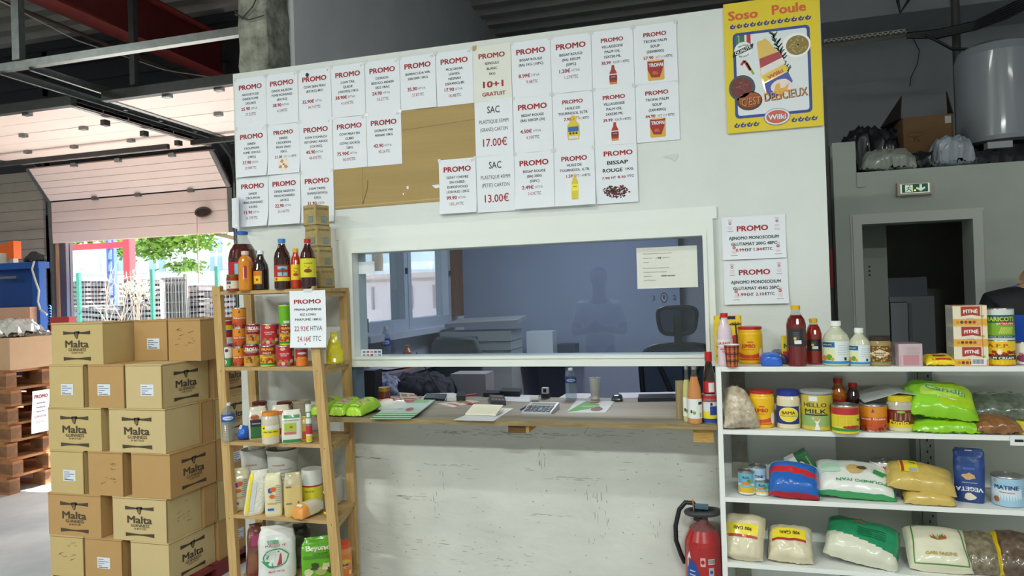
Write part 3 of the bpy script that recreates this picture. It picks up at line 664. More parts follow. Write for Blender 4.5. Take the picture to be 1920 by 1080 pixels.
pricesheet(8, 0, ['BISSAP ROUGE', '(BA) 1KG (10PC)'], '8.99€', 'HTVA', '9.48', 'TTC', 'white promo sheet for bissap rouge 1kg reading 8.99')
pricesheet(9, 0, ['BISSAP ROUGE', '(BA) 100GM', '(50PC)'], '1.20€', 'HTVA', '1.27€', 'TTC', 'white promo sheet for bissap rouge 100gm reading 1.20')
pricesheet(10, 0, ['VILLAGEOISE', 'PALM OIL', '15X750 ML'], '38.99', '€HT', '41.13', '€TTC', 'white promo sheet for palm oil 15x750 with a bottle picture', title_h=.021, img=im_bottle(1.05, .016))
pricesheet(11, 0, ['TROFAI PALM', 'SOUP', '(20X800G)'], '57.90', 'HT', '61.08', '€TTC', 'white promo sheet for palm soup 20x800g with a can picture, top right', title_h=.021, img=im_can(1.12, .012))
pricesheet(0, 1, ['DINDE', 'CROUPIONS', 'FUME 10X1KG', '(10KG)'], '37.90', 'HTVA', '39.98€', 'TTC', 'white promo sheet for dinde croupions fume with curling lower edge', curl=.02, corner='1')
pricesheet(1, 1, ['DINDE', 'CROUPION', 'FRAIS VRAC', '10KG'], '21.00', 'HT', '22.10', '€TTC', 'smaller white promo sheet with a food photo for croupion frais vrac', title_h=.024, img=im_crab, curl=.014)
pricesheet(2, 1, ['COW STOMACH', 'ESTOMAC ABODI', '(12X1KG)'], '45.90', 'HTVA', '48.42€', 'TTC', 'white promo sheet for cow stomach reading 45.90', corner='6')
pricesheet(3, 1, ['COW MEAT EN', 'CUBES', 'COW(12X1KG)', '12KG'], '75.90€', 'HTVA', '80.07€', 'TTC', 'white promo sheet for cow meat en cubes reading 75.90', corner='17')
pricesheet(4, 1, ['DORADE WR', '400/600 10KG'], '42.90', 'HTVA', '45.26', 'TTC', 'white promo sheet for dorade wr overlapping the brown cardboard', corner='14')
def sac(c, r, n, s2, pr, label):
    x0 = PX0+c*PW; mb, S, w, h, done = sheet('price_sheet', x0+.001, x0+PW-.002, PZ[r]-.292-(.004 if r == 2 else 0), PZ[r]+.006, label, m=PAP, y=-.007, seed=c+r)
    text(mb, S, 'SAC', .0, h/2-.18*h, .038, BK, w=.068, bold=.01); text(mb, S, n, 0, h/2-.39*h, .02, BK, w=.16, bold=0.0); text(mb, S, s2, 0, h/2-.53*h, .02, BK, w=.15, bold=0.0)
    text(mb, S, pr, .004, h/2-.76*h, .042, R3, w=.132, bold=.012); return done()
sac(7, 1, 'PLASTIQUE 55MM', '(GRAND) CARTON', '17.00€', 'white sheet reading SAC plastique 55mm grand carton 17.00')
pricesheet(8, 1, ['BISSAP ROUGE', '(BA) 500GM (20)'], '4.50€', 'HTVA', '4.75€', 'TTC', 'white promo sheet for bissap rouge 500gm reading 4.50')
pricesheet(9, 1, ['HUILE DE', 'TOURNESOL 5LTR'], '7.90', 'HT', '8.33', '€TTC', 'white promo sheet for huile de tournesol 5ltr with yellow jug picture', title_h=.020, img=im_jug)
pricesheet(10, 1, ['VILLAGEOISE', 'PALM OIL', '24X500 ML'], '39.99', '€HT', '42.09', '€TTC', 'white promo sheet for palm oil 24x500 with a red bottle picture', title_h=.021, img=im_bottle(1.0, .022, 'b3231f'))
pricesheet(11, 1, ['TROFAI PALM', 'SOUP', '(24X400G)'], '44.90', 'HT', '47.37', '€TTC', 'white promo sheet for palm soup 24x400g with a can picture, lowest right', title_h=.021, img=im_can(1.05, .02))
pricesheet(0, 2, ['DINDE', 'CROUPION', 'FRAIS RONSARD', '6X1KG'], '15.90', 'HTVA', '16.77€', 'TTC', 'white promo sheet for croupion frais reading 15.90, lowest at the left edge', curl=.03)
pricesheet(1, 2, ['DINDE AILERON', 'FRAIS RONSARD', '6X1KG'], '22.90', 'HTVA', '24.16€', 'TTC', 'white promo sheet for aileron frais reading 22.90 above the bottles', curl=.02)
pricesheet(2, 2, ['COW TRIPES', 'SHAKI(12X1KG)', '12KG'], '31.90', 'HTVA', '33.65€', 'TTC', 'white promo sheet for cow tripes shaki behind the stacked small boxes', curl=.01)
pricesheet(6, 2, ['GOAT CHEVRE', 'EN CUBES-', 'EUROP-FOOD', '(12X1KG) 12KG'], '99.90', 'HTVA', '105.39', 'TTC', 'white promo sheet for goat chevre en cubes reading 99.90', corner='21', curl=.015)
sac(7, 2, 'PLASTIQUE 45MM', '(PETIT) CARTON', '13.00€', 'white sheet reading SAC plastique 45mm petit carton 13.00')
pricesheet(8, 2, ['BISSAP ROUGE', '(BA) 200G', '(50PC)'], '2.49€', 'HTVA', '2.63€', 'TTC', 'white promo sheet for bissap rouge 200g reading 2.49', curl=.02)
pricesheet(9, 2, ['HUILE DE', 'TOURNESOL 1LTR'], '1.59', 'HT', '1.68', '€TTC', 'white promo sheet for huile de tournesol 1ltr with yellow bottle picture', title_h=.025, img=im_oil, curl=.02)
x0 = PX0+10*PW; mb, S, w, h, done = sheet('price_sheet', x0, x0+PW-.002, PZ[2]-.292, PZ[2], 'white promo sheet for bissap rouge 1kg with a picture of dark dried petals', y=-.008)
text(mb, S, 'PROMO', .012, h/2-.14*h, .025, R3, w=.145, bold=.035); text(mb, S, 'BISSAP', .008, h/2-.30*h, .019, BK, w=.105, bold=.03)
text(mb, S, 'ROUGE', -.018, h/2-.43*h, .019, BK, w=.1, bold=.03); text(mb, S, '1KG', .066, h/2-.425*h, .012, BK, w=.038, bold=.03)
text(mb, S, '7.90', -.053, h/2-.56*h, .012, R3, w=.04, bold=.03); text(mb, S, 'HT', -.014, h/2-.557*h, .012, BK, w=.024, bold=.03); text(mb, S, '8.30', .026, h/2-.555*h, .012, R3, w=.04, bold=.03); text(mb, S, 'TTC', .07, h/2-.55*h, .012, BK, w=.034, bold=.03)
im_bissap(mb, S, w, h); done()
# a scrap of tape on the wall
mb = MB(); S = front(onY(1260, 296, 0).x, -.002, onY(1260, 296, 0).z); poly(mb, S, [(-.05, .01), (.03, .018), (.03, .004), (.01, -.02), (-.002, -.004)], M('cfd3cf', .3)); tag(mb.build('tape_scrap'), 'torn scrap of clear tape on the bare wall under the sheets', 'tape')
# brown cardboard behind the sheets
CBM = M('b0955f', .75, var=.12, vs=3, bump=.1, bs=12, name='brown_cardboard', stretch=(.3, 1, 4))
mb = MB(); zb0 = onY(700, 388, 0).z; mb.prism([(PX0+3*PW+.0, -.001, zb0), (PX0+6*PW+.04, -.001, zb0+.006), (PX0+6*PW+.06, -.001, 2.375), (PX0+7*PW, -.001, 2.375), (PX0+7*PW, -.001, 2.7), (PX0+4*PW, -.001, 2.7), (PX0+3*PW, -.001, 2.7)], (0, -.003, 0), CBM)
S = front(0, -.004, 0); xf = onY(680, 350, 0).x; LT = M('8f7848', .8)
line(mb, S, [(xf, zb0+.02), (xf+.004, 2.4)], .003, LT); line(mb, S, [(PX0+4.97*PW, 2.565), (PX0+7*PW, 2.585)], .003, LT); line(mb, S, [(PX0+3*PW, zb0+.012), (PX0+6*PW, zb0+.02)], .004, M('c8ad78', .7)); line(mb, S, [(xf+.0, zb0+.02), (xf+.03, zb0+.1), (xf+.035, zb0+.15)], .006, M('7c6638', .8))
c = onY(765, 352, 0); rect(mb, S, c.x-.006, c.z-.008, c.x+.006, c.z+.008, PAP, off=.001); c = onY(757, 364, 0); rect(mb, S, c.x-.004, c.z-.005, c.x+.004, c.z+.005, PAP, off=.001)
c = onY(820, 349, 0); poly(mb, S, [(c.x-.03, c.z+.006), (c.x+.01, c.z+.008), (c.x+.02, c.z-.01), (c.x-.01, c.z-.012)], PAP, .0015)
tag(mb.build('flattened_cardboard'), 'flattened brown cardboard pinned behind the middle price sheets', 'cardboard')
c = onY(577, 141, 0); mb = MB(); Loft([(0, .011, M('202428', .4)), (.006, .008, M('202428', .4))], 14).put(mb); tag(mb.build('push_pin', loc=(c.x, -.006, c.z), rot=(radians(90), 0, 0)), 'black pin above the cow skin price sheet', 'pin')
# loose sheet corner hanging left of the wall
c0 = onY(424, 370, -.05); c1 = onY(446, 434, -.05); mb = MB()
S = lambda u, v, o=0: Vector((u, -.05+.05*sin(u*30)-o, v)); vs = []
for i in range(7):
    t = i/6; u = c0.x+(c1.x-c0.x+.02)*t; vs += [Vector((u, -.06*t*t, c0.z)), Vector((u+.012, -.02-.06*t*t, c1.z+.03*(1-t)))]
mb.add(vs, [(2*i, 2*i+1, 2*i+3, 2*i+2) for i in range(6)], PAP, True); tag(mb.build('loose_sheet'), 'loose blank sheet curling out behind the lowest left price sheet', 'paper')
# two landscape sheets right of the window
def ajino(x0, x1, z0, z1, l2, p1, p2, label):
    mb, S, w, h, done = sheet('price_sheet', x0, x1, z0, z1, label, y=-.005, curl=.01)
    text(mb, S, 'PROMO', -.004, h*.22, .026, R3, w=.142, bold=.035); text(mb, S, 'AJINOMO MONOSODIUM', 0, 0, .0155, BK, w=.225, bold=.03); text(mb, S, l2, .001, -h*.14, .0155, BK, w=.208, bold=.03)
    text(mb, S, p1, -.083, -h*.28, .0145, R3, w=.038, bold=.03, align=-1); text(mb, S, '€HT', -.043, -h*.28, .0145, BK, w=.033, bold=.03, align=-1); text(mb, S, p2, -.002, -h*.277, .0145, R3, w=.038, bold=.03, align=-1); text(mb, S, '€TTC', .038, -h*.275, .0145, BK, w=.045, bold=.03, align=-1)
    for (a, b, k) in ((-.105, .06, 1), (.107, .06, 1), (-.09, -.058, 1.2), (.108, -.058, 1.2)):
        ell(mb, S, a, b+.012, .007*k, .006*k, M('b5232f', .5), 12, .0006); rect(mb, S, a-.005*k, b+.010, a+.005*k, b+.013, PAP, off=.001); rect(mb, S, a-.013*k, b-.027, a+.013*k, b-.025, R3); 
        for j, ww in enumerate((.010, .012, .009)): rect(mb, S, a-ww, b-.004-j*.006, a+ww, b-.003-j*.006, R3L)
        for j in range(2): rect(mb, S, a-.009, b+.022+j*.005, a+.009, b+.0235+j*.005, R3L)
    done()
ajino(.088, .376, 1.782, 1.988, 'GLUTAMAT 200G 48PC', '0.99', '1.04', 'landscape promo sheet for glutamat 200g, upper of the pair right of the window')
ajino(.090, .379, 1.567, 1.780, 'GLUTAMAT 454G 20PC', '1.99', '2.10', 'landscape promo sheet for glutamat 454g, lower of the pair right of the window')
# yellow poster
x0, x1, z0, z1 = .130, .556, 2.388, 3.012
mb, S, w, h, done = sheet('poster', x0, x1, z0, z1, 'large yellow Soso Poule poster with a packed chicken on a blue framed picture', y=-.012, m=M('e2c81c', .5, name='yellow_poster'), am=0.)
BL = M('27458f', .5); WP = M('dfe5e8', .5)
def pt(px, py): q = onY(px, py, -.012); return (q.x-(x0+x1)/2, q.z-(z0+z1)/2)
def rrect(a, b, c, d, r, n=4):
    out = []
    for cx, cy, s in ((c-r, d-r, 0), (a+r, d-r, 1), (a+r, b+r, 2), (c-r, b+r, 3)): out += [(cx+r*cos(pi/2*(s+i/n)), cy+r*sin(pi/2*(s+i/n))) for i in range(n+1)]
    return out
poly(mb, S, rrect(-.175, -.245, .168, .165, .02), BL, .0008); poly(mb, S, rrect(-.162, -.232, .155, .152, .012), WP, .0014)
text(mb, S, 'Soso', -.125, .252, .045, M('d2531f', .4), w=.135, bold=.03, off=.001); text(mb, S, 'Poule', .08, .255, .045, M('d2531f', .4), w=.15, bold=.03, off=.001)
def chick(u, v, k=1): poly(mb, S, [(u-.013*k, v-.008), (u-.006*k, v-.013), (u+.008*k, v-.011), (u+.015*k, v+.005), (u+.004*k, v), (u-.002*k, v+.012), (u-.006*k, v+.004), (u-.012*k, v+.003)], NAVY, .001); ell(mb, S, u, v-.004, .004, .003, M('e2c81c', .35), 8, .0014)
for i in range(12): chick(-.172+.0305*i, .200)
for i in range(4): chick(-.168+.029*i, -.275); chick(.088+.029*i, -.272)
Q = .0018
ell(mb, S, .108, .075, .062, .058, M('f0f0ee', .4), 24, Q); ell(mb, S, .112, .074, .05, .046, M('8f7a44', .6), 24, Q+.0003)
for i in range(34): r_ = random.Random(i); a = r_.uniform(0, 6.28); d = r_.uniform(0, .04); ell(mb, S, .112+d*cos(a), .074+d*sin(a), .004, .003, M('c0b070', .6), 6, Q+.0006)
ell(mb, S, -.14, -.10, .06, .062, M('4c535a', .6), 24, Q); ell(mb, S, -.143, -.098, .046, .049, M('6e3434', .6), 24, Q+.0003)
for i in range(40): r_ = random.Random(i+50); a = r_.uniform(0, 6.28); d = r_.uniform(0, .042); line(mb, S, [(-.143+d*cos(a), -.098+d*sin(a)), (-.143+d*cos(a)+.006, -.098+d*sin(a)+.003)], .002, M('a8625a', .6), Q+.0006)
ell(mb, S, -.108, -.165, .058, .045, M('4a3020', .5), 24, Q); ell(mb, S, -.108, -.160, .05, .036, M('a0552c', .6), 24, Q+.0003)
rect(mb, S, -.162, .09, -.148, .150, M('2f7a4a', .5), off=Q); rect(mb, S, -.145, .1, -.122, .152, M('3d6d3a', .5), off=Q); rect(mb, S, -.112, .1, -.094, .152, M('b5222a', .5), off=Q)
line(mb, S, [(-.14, .01), (-.125, .03), (-.1, -.02)], .012, M('b5222a', .5), Q); line(mb, S, [(-.115, .02), (-.085, -.04)], .01, M('8fae3e', .5), Q)
hg = [M('2f4a3a', .6), M('44604a', .6)]
for i in range(60): r_ = random.Random(i+90); t = i/60; u = .005+.065*t; v = .14-.2*t; a = r_.uniform(-1, 1); line(mb, S, [(u, v), (u+.022*a, v+.016+.004*a)], .005, hg[i % 2], Q)
bag = [(-.058, .112), (-.03, .118), (-.02, .125), (.0, .105), (.03, .06), (.06, .0), (.085, -.06), (.09, -.12), (.06, -.155), (.0, -.165), (-.03, -.13), (-.045, -.06), (-.05, 0), (-.055, .06)]
RT = lambda L: [(x*.96+y*.0-.01, y) for x, y in L]
poly(mb, S, RT(bag), M('d9b13c', .35, coat=.4), Q+.0003); poly(mb, S, RT([(-.05, .03), (.045, .055), (.058, .025), (-.046, -.015)]), M('a3212c', .4), Q+.0006); poly(mb, S, RT([(-.046, -.015), (.058, .025), (.07, -.005), (-.043, -.05)]), M('e4dcd8', .4), Q+.0006)
poly(mb, S, RT([(-.04, -.055), (.07, -.01), (.082, -.035), (-.03, -.085)]), M('dfc22c', .4), Q+.0007); text(mb, S, 'Wilki', .01, -.05, .019, M('c43a1c', .4), w=.075, bold=.04, rot=.42, off=Q+.001)
poly(mb, S, RT([(-.03, -.09), (.08, -.045), (.1, -.09), (.085, -.13), (-.002, -.168), (-.022, -.13)]), M('27439c', .4), Q+.0008); poly(mb, S, blob(.037, -.112, .048, .036, 16, .05, 4), M('e6d6cc', .4), Q+.0011); poly(mb, S, [(.0, -.14), (.012, -.1), (.03, -.095), (.03, -.12), (.05, -.118), (.07, -.098), (.062, -.13), (.03, -.15)], M('e0a62c', .4), Q+.0014)
ell(mb, S, -.128, .078, .042, .042, WP, 24, Q+.0004); ell(mb, S, -.128, .078, .038, .038, M('e8ecec', .4), 24, Q+.0006); text(mb, S, 'BELGIQUE', -.128, .104, .008, INK, w=.045, bold=.02, rot=.1, off=Q+.001, arc=.006); text(mb, S, 'BELGIQUE', -.126, .05, .008, INK, w=.045, bold=.02, rot=.12, off=Q+.001, arc=-.006)
poly(mb, S, [(-.178, .05), (-.086, .084), (-.082, .108), (-.174, .074)], INK, Q+.0012); text(mb, S, 'QUALITÉ', -.13, .08, .015, WP, w=.078, bold=.03, rot=.36, off=Q+.0016)
text(mb, S, "C'EST", -.098, -.168, .038, INK, w=.086, bold=.03, rot=.06, off=Q+.001); text(mb, S, "C'EST", -.100, -.167, .038, M('d5852a', .4), w=.086, bold=.0, rot=.06, off=Q+.0015)
text(mb, S, 'DELICIEUX', .055, -.150, .04, INK, w=.19, bold=.03, rot=.06, off=Q+.001); text(mb, S, 'DELICIEUX', .053, -.149, .04, M('d5852a', .4), w=.19, bold=.0, rot=.06, off=Q+.0015)
ell(mb, S, .012, -.252, .058, .04, BL, 30, Q+.001); ell(mb, S, .012, -.252, .056, .038, WP, 30, Q+.0013); ell(mb, S, .012, -.252, .048, .031, M('cf4a25', .4), 30, Q+.0016); text(mb, S, 'Wilki', .012, -.252, .026, M('27458f', .4), w=.084, bold=.055, off=Q+.002); text(mb, S, 'Wilki', .012, -.252, .025, WP, w=.08, bold=.03, off=Q+.0024)
o = done()
# notices stuck to the serving window glass
a = onY(1192, 467, -.0); b = onY(1313, 541, 0)
mb, S, w, h, done = sheet('notice', a.x, b.x-.01, b.z+.008, onY(1308, 458, 0).z-.003, 'white notice about card and cash payment taped on the window glass', y=.028, rot=-.0, m=M('dfe1d8', .5, bump=.3, bs=30, name='taped_paper'))
LS = [('Nous recommandons à notre cher client', .39, 0), ('de payer par        pour des raisons de', .27, 0), ('sécurité.', .16, 0), ('En cas de paiement en espèces, nous', -.0, 0), ("n'accepterons aucune transaction", -.11, 0), ('supérieure à                           conformément', -.22, 0), ('à la LOI française.', -.33, 0)]
for s_, v, _ in LS: text(mb, S, s_, -w*.39, h*v*.9, .0062, GK, bold=.0, align=-1, wmax=w*.8)
text(mb, S, 'CB', -w*.117, h*.24, .0085, BK, bold=.04); text(mb, S, '1000 euros', w*.01, -h*.2, .0085, BK, bold=.03, w=w*.22)
done()
def stick(px0, py0, px1, py1, name, label, f=None, m=None):
    a = onY(px0, py1, .028); b = onY(px1, py0, .028); mb, S, w, h, done = sheet(name, a.x, b.x, a.z, b.z, label, y=.028, m=m)
    if f: f(mb, S, w, h)
    done()
stick(673, 490, 702, 514, 'blank_sticker', 'small white square paper in the upper left corner of the window', None)
def cards(mb, S, w, h):
    for i, c in enumerate(('7a7f86', 'b04a4a', 'e08a28', '6a5aa0', '2f5fae')): rect(mb, S, -w*.4+i*w*.18, h*.08, -w*.28+i*w*.18, h*.3, M(c, .5))
    for i, c in enumerate(('9aa0a4', '8a8f94', '7b4aa0', 'c9c9c9', '9a9a9a')): rect(mb, S, -w*.4+i*w*.18, -h*.32, -w*.28+i*w*.18, -h*.1, M(c, .5))
stick(677, 655, 716, 670, 'card_sticker', 'white sticker with coloured payment card symbols at the window corner', cards)
# ================================================================== carton stack
CBX = [M('c8b078', .8, var=.06, vs=4, name='carton_tan'), M('bd9660', .8, var=.07, vs=4, name='carton_brown'), M('cdb785', .8, var=.06, vs=4, name='carton_pale')]
CED = M('8d6f40', .9, name='carton_edge'); PRN = M('4a4030', .8, name='carton_print'); LAB = M('dfe3ea', .5, name='carton_label')
def malta_print(mb, S, w, h):
    k = w/.37; P = lambda u, v: (u*k, v*k)
    for sg in (1, -1):
        y = .078*sg-.012; pts = []
        for i in range(9): t = -1+i/4; pts.append((t*.098*k, (y+sg*.008*t*t+.0)*k+sg*.0))
        lo = [(a, b-sg*(.008+.014*abs(a/(.098*k))**1.5)*k) for a, b in pts][::-1]
        for i in range(8): poly(mb, S, [pts[i], pts[i+1], lo[7-i], lo[8-i]], PRN, .0008)
    poly(mb, S, [P(-.018, .070), P(.020, .073), P(.021, .062), P(.012, .050), P(.007, .030), P(-.002, .028), P(-.012, .040), P(-.019, .055)], PRN, .0008)
    for q in range(3): line(mb, S, [P(-.008+.006*q, .064), P(-.004+.003*q, .036)], .0012*k, CBX[0], .0012)
    text(mb, S, 'Malta', 0, .0*k, .042*k, PRN, w=.17*k, bold=.028, off=.0008)
    text(mb, S, 'GUINNESS', .002, -.034*k, .018*k, PRN, w=.128*k, bold=.015, off=.0008); text(mb, S, '24 BOTTLES', .002, -.052*k, .010*k, PRN, w=.085*k, bold=.01, off=.0008)
def label_print(mb, S, u, v):
    rect(mb, S, u-.045, v-.032, u+.045, v+.032, LAB, off=.0008)
    for i, ww in enumerate((.04, .075, .045, .025)): rect(mb, S, u-.039, v+.018-i*.012, u-.039+ww, v+.022-i*.012, M('6c78a0', .6), off=.0012)
    rect(mb, S, u-.036, v-.027, u+.03, v-.023, INK, off=.0012)
def carton(x0, x1, y0, y1, z0, z1, mi, label, fp=None, sp=None, rz=0, grp='malt drink cartons in the stack', name='carton', marks=None, flapgap=True):
    """fp / sp: what the front (-Y) and right (+X) faces carry: 'm' print, 'l' label"""
    w, d, h = x1-x0, y1-y0, z1-z0; m = CBX[mi]; mb = MB(); r = random.Random(int(x0*100)+int(z0*77))
    e = .004
    mb.box(-w/2, w/2, 0, d, 0, h-.006, m)
    # top flaps with a little lift and a seam
    j = [r.uniform(0, .006) for _ in range(4)]
    mb.prism([(-w/2-.001, -.001, h-.006), (w/2+.001, -.001, h-.006), (w/2+.001, -.001, h+j[0]*.4), (-w/2-.001, -.001, h+j[1]*.4)], (0, d/2-.002, 0), m)
    mb.prism([(-w/2-.001, d/2+.002, h-.006), (w/2+.001, d/2+.002, h-.006), (w/2+.001, d/2+.002, h+j[2]*.4), (-w/2-.001, d/2+.002, h+j[3]*.4)], (0, d/2-.002, 0), m)
    mb.box(-w/2-.0015, w/2+.0015, -.0015, .0, h-.0085, h-.006, CED); mb.box(w/2, w/2+.0015, 0, d, h-.0085, h-.006, CED)
    mb.box(w/2-.004, w/2+.0012, -.0012, .004, 0, h-.007, CED if r.random() < .4 else m)
    F_ = front(0, -.0005, h/2); R_ = flat((w/2+.0005, d/2, h/2), (0, 1, 0), (0, 0, 1)); 
    for f, S, ww in ((fp, F_, w), (sp, R_, d)):
        if f == 'm': malta_print(mb, S, ww, h)
        if f == 'l': label_print(mb, S, r.uniform(-.03, .03), -.02)
        if f == 's':
            for q in range(10): a = r.uniform(-.06, .06); b = r.uniform(-.06, .08); line(mb, S, [(a, b), (a+r.uniform(-.02, .02), b+r.uniform(-.012, .012)), (a+.02, b+.004)], .0016, M('6c5228', .9))
    o = mb.build(name, loc=((x0+x1)/2, y0, z0), rz=rz); return tag(o, label, 'carton', grp)
ZR = [1.565, 1.322, 1.073, .823, .572, .326, .087]     # tops of the rows, last is the pallet deck
YF = -.30
def X_(px, py, Y=YF): return onY(px, py, Y).x
def ct(r, p0, p1, dep, mi, label, fp=None, sp=None, Y=YF, rz=0):
    zt, zb = ZR[r]-.002, ZR[r+1]; py = (onpx(zt, p0, Y)+onpx(zb, p0, Y))/2
    return carton(X_(p0, py, Y), X_(p1, py, Y)-.004, Y, Y+dep, zb, zt, mi, label, fp, sp, rz)
def onpx(z, px, Y):
    lo, hi = -500, 1800
    for _ in range(40):
        m = (lo+hi)/2
        if onY(px, m, Y).z > z: lo = m
        else: hi = m
    return lo
LD, SD = .373, .27
ct(0, 97, 194, SD, 0, 'topmost carton at the left of the stack, print on its front', 'm')
ct(0, 252, 314, LD, 1, 'middle topmost carton with a white label, set back', 'l', Y=-.10)
ct(0, 316, 377, LD, 1, 'topmost carton at the right of the stack with scribbles on its front', 's', Y=-.12)
ct(1, 93, 158, LD, 0, 'second row carton at the left edge of the stack with a white label', 'l', rz=.0)
ct(1, 166, 234, LD, 1, 'second row carton in the middle with a white label', 'l')
ct(1, 236, 305, LD, 2, 'second row carton with label in front and drink print on its right side', 'l', 'm')
ct(2, 91, 191, SD, 0, 'third row carton at the left edge with drink print in front', 'm')
ct(2, 205, 311, SD, 2, 'third row carton at the right with drink print in front', 'm')
ct(3, 95, 158, LD, 0, 'fourth row carton at the left edge with a white label', 'l')
ct(3, 166, 232, LD, 1, 'fourth row plain carton in the middle with dents', 's')
ct(3, 247, 320, LD, 1, 'fourth row carton with plain front and drink print on its right side', None, 'm')
ct(4, 91, 190, SD, 1, 'fifth row carton at the left edge with drink print in front', 'm')
ct(4, 212, 314, SD, 2, 'fifth row carton at the right with drink print in front', 'm', 's')
ct(5, 95, 158, LD, 0, 'bottom row plain carton at the left edge', 's')
ct(5, 160, 230, LD, 1, 'bottom row brown carton in the middle with a white label', 'l')
ct(5, 246, 318, LD, 2, 'bottom row carton with drink print on its right side', None, 'm')
xr = X_(312, 900)
for r_, lab, sp in ((1, 'second row carton in the rear rank, seen through the ladder shelf', 'm'), (2, 'third row carton in the rear rank behind the water bottle', 'm'), (3, 'fourth row carton in the rear rank with a label towards the shelf', 'l'), (4, 'fifth row carton in the rear rank beside the leaning flour bags', None), (5, 'bottom row carton in the rear rank with a label towards the shelf', 'l')):
    carton(xr-.38, xr+.02, .085, .445, ZR[r_+1], ZR[r_]-.002, r_ % 2, lab, None, sp)
for r_ in (2, 4): carton(xr-.30, xr+.015, -.025, .075, ZR[r_+1], ZR[r_]-.002, 1, 'narrow carton end wedged behind the %s row of the stack' % ('third' if r_ == 2 else 'fifth'))
REDP = M('7a2b2a', .6, name='red_pallet')
def pallet(name, x0, x1, y0, y1, z0, m, label, hgt=.087, m2=None, grp=None, loc=None):
    mb = MB(); m2 = m2 or m; r = random.Random(int(z0*1000)); t = hgt*.15
    for k in range(5): a = y0+(y1-y0)*k/5; mb.box(x0, x1, a, a+(y1-y0)/5-.03, z0+hgt-t, z0+hgt, m)
    for k in range(3):
        a = x0+(x1-x0-.09)*k/2
        mb.box(a, a+.09, y0, y1-.03, z0+hgt-2*t, z0+hgt-t, m); mb.box(a, a+.09, y0, y1-.03, z0, z0+t, m)
        for q in range(3): b = y0+(y1-y0-.14)*q/2; mb.box(a, a+.09, b, b+.12, z0+t, z0+hgt-2*t, m2)
    return tag(mb.build(name), label, 'pallet', grp)
pallet('pallet', X_(96, 1040), xr+.04, -.29, .5, 0, REDP, 'low dark red pallet under the carton stack')
# ================================================================== wooden ladder shelf
WD = M('c9a870', .6, c2='b48f58', vs=7, bump=.1, bs=30, stretch=(14, 14, .7), name='pine_wood')
WDH = M('c2a06a', .65, c2='a98a58', vs=6, bump=.1, bs=30, stretch=(.7, 10, 10), name='pine_board')
S1, S2, S3, S4, S5 = 1.712, 1.315, .925, .545, .20
YLF, YLR = -.40, -.05
lad = thing('wooden_shelf', 'slim pine shelf rack full of groceries left of the counter', 'shelf', (-2.2, YLR, 0))
def post(pxt, pyt, pxb, pyb, Y, w):
    a, b = onY(pxt, pyt, Y), onY(pxb, pyb, Y); sl = (b.x-a.x)/(b.z-a.z); x0 = b.x+sl*(0-b.z); zt = a.z
    mb = MB(); o = Vector((lad.location.x, lad.location.y, 0)); d = .03 if Y < -.2 else -.03
    P = [Vector((x0, Y, 0))-o, Vector((x0+w, Y, 0))-o, Vector((a.x+w, Y, zt))-o, Vector((a.x, Y, zt))-o]
    mb.prism(P, (0, d, 0), WD)
    for z in (S1, S2, S3, S4):
        xx = x0+sl*z+w/2-o.x; Loft([(0, .004, M('6f5a38', .6)), (.001, .003, M('6f5a38', .6))], 8).put(mb)
    mb2 = MB(); mb2.v = mb.v[:8]; mb2.f = mb.f[:6]; mb2.m = mb.m[:6]; mb2.sm = mb.sm[:6]; mb2.mats = mb.mats[:1]
    for z in (S1-.02, S2-.02, S3-.02, S4-.02):
        if z < zt: S = front(0, P[0].y-.0004, 0); ell(mb2, S, x0+sl*z+w/2-o.x, z, .003, .003, M('5c4a2c', .6), 8)
    mb2.build('post', lad); return x0, sl
pl = post(397, 537, 430, 1080, YLF, .048); pr_ = post(572, 537, 622, 1080, YLF, .05)
q1 = post(462, 548, 470, 700, YLR, .05); q2 = post(640, 540, 661, 1080, YLR, .045)
for z in (S1, S2, S3, S4, S5):
    xa = pl[0]+pl[1]*z+.048; xb = pr_[0]+pr_[1]*z+.05; xc = q2[0]+q2[1]*z+.045; ox, oy = lad.location.x, lad.location.y; mb = MB()
    for k in range(4):
        y0 = YLF+.002+k*.084; t0 = (y0-YLF)/(YLR-YLF); t1 = (y0+.078-YLF)/(YLR-YLF)
        xr0 = xb+(xc-xb)*t0+(-.05 if k == 0 else 0); xr1 = xb+(xc-xb)*t1
        xl0 = xa-.0+(.0 if k == 0 else -.03)
        mb.prism([(xl0-ox, y0-oy, z-.018), (max(xr0, xb-.05)-ox, y0-oy, z-.018), (xr1-ox, y0+.078-oy, z-.018), (xl0-ox, y0+.078-oy, z-.018)], (0, 0, .018), WDH)
    mb.build('shelf_board', lad)
    mb = MB(); mb.prism([(xb-.012-ox, YLF+.03-oy, z-.045), (xb-ox, YLF+.03-oy, z-.045), (xc-.01-ox, YLR-.03-oy, z-.045), (xc-.03-ox, YLR-.03-oy, z-.045)], (0, 0, .027), WDH); mb.build('side_rail', lad)
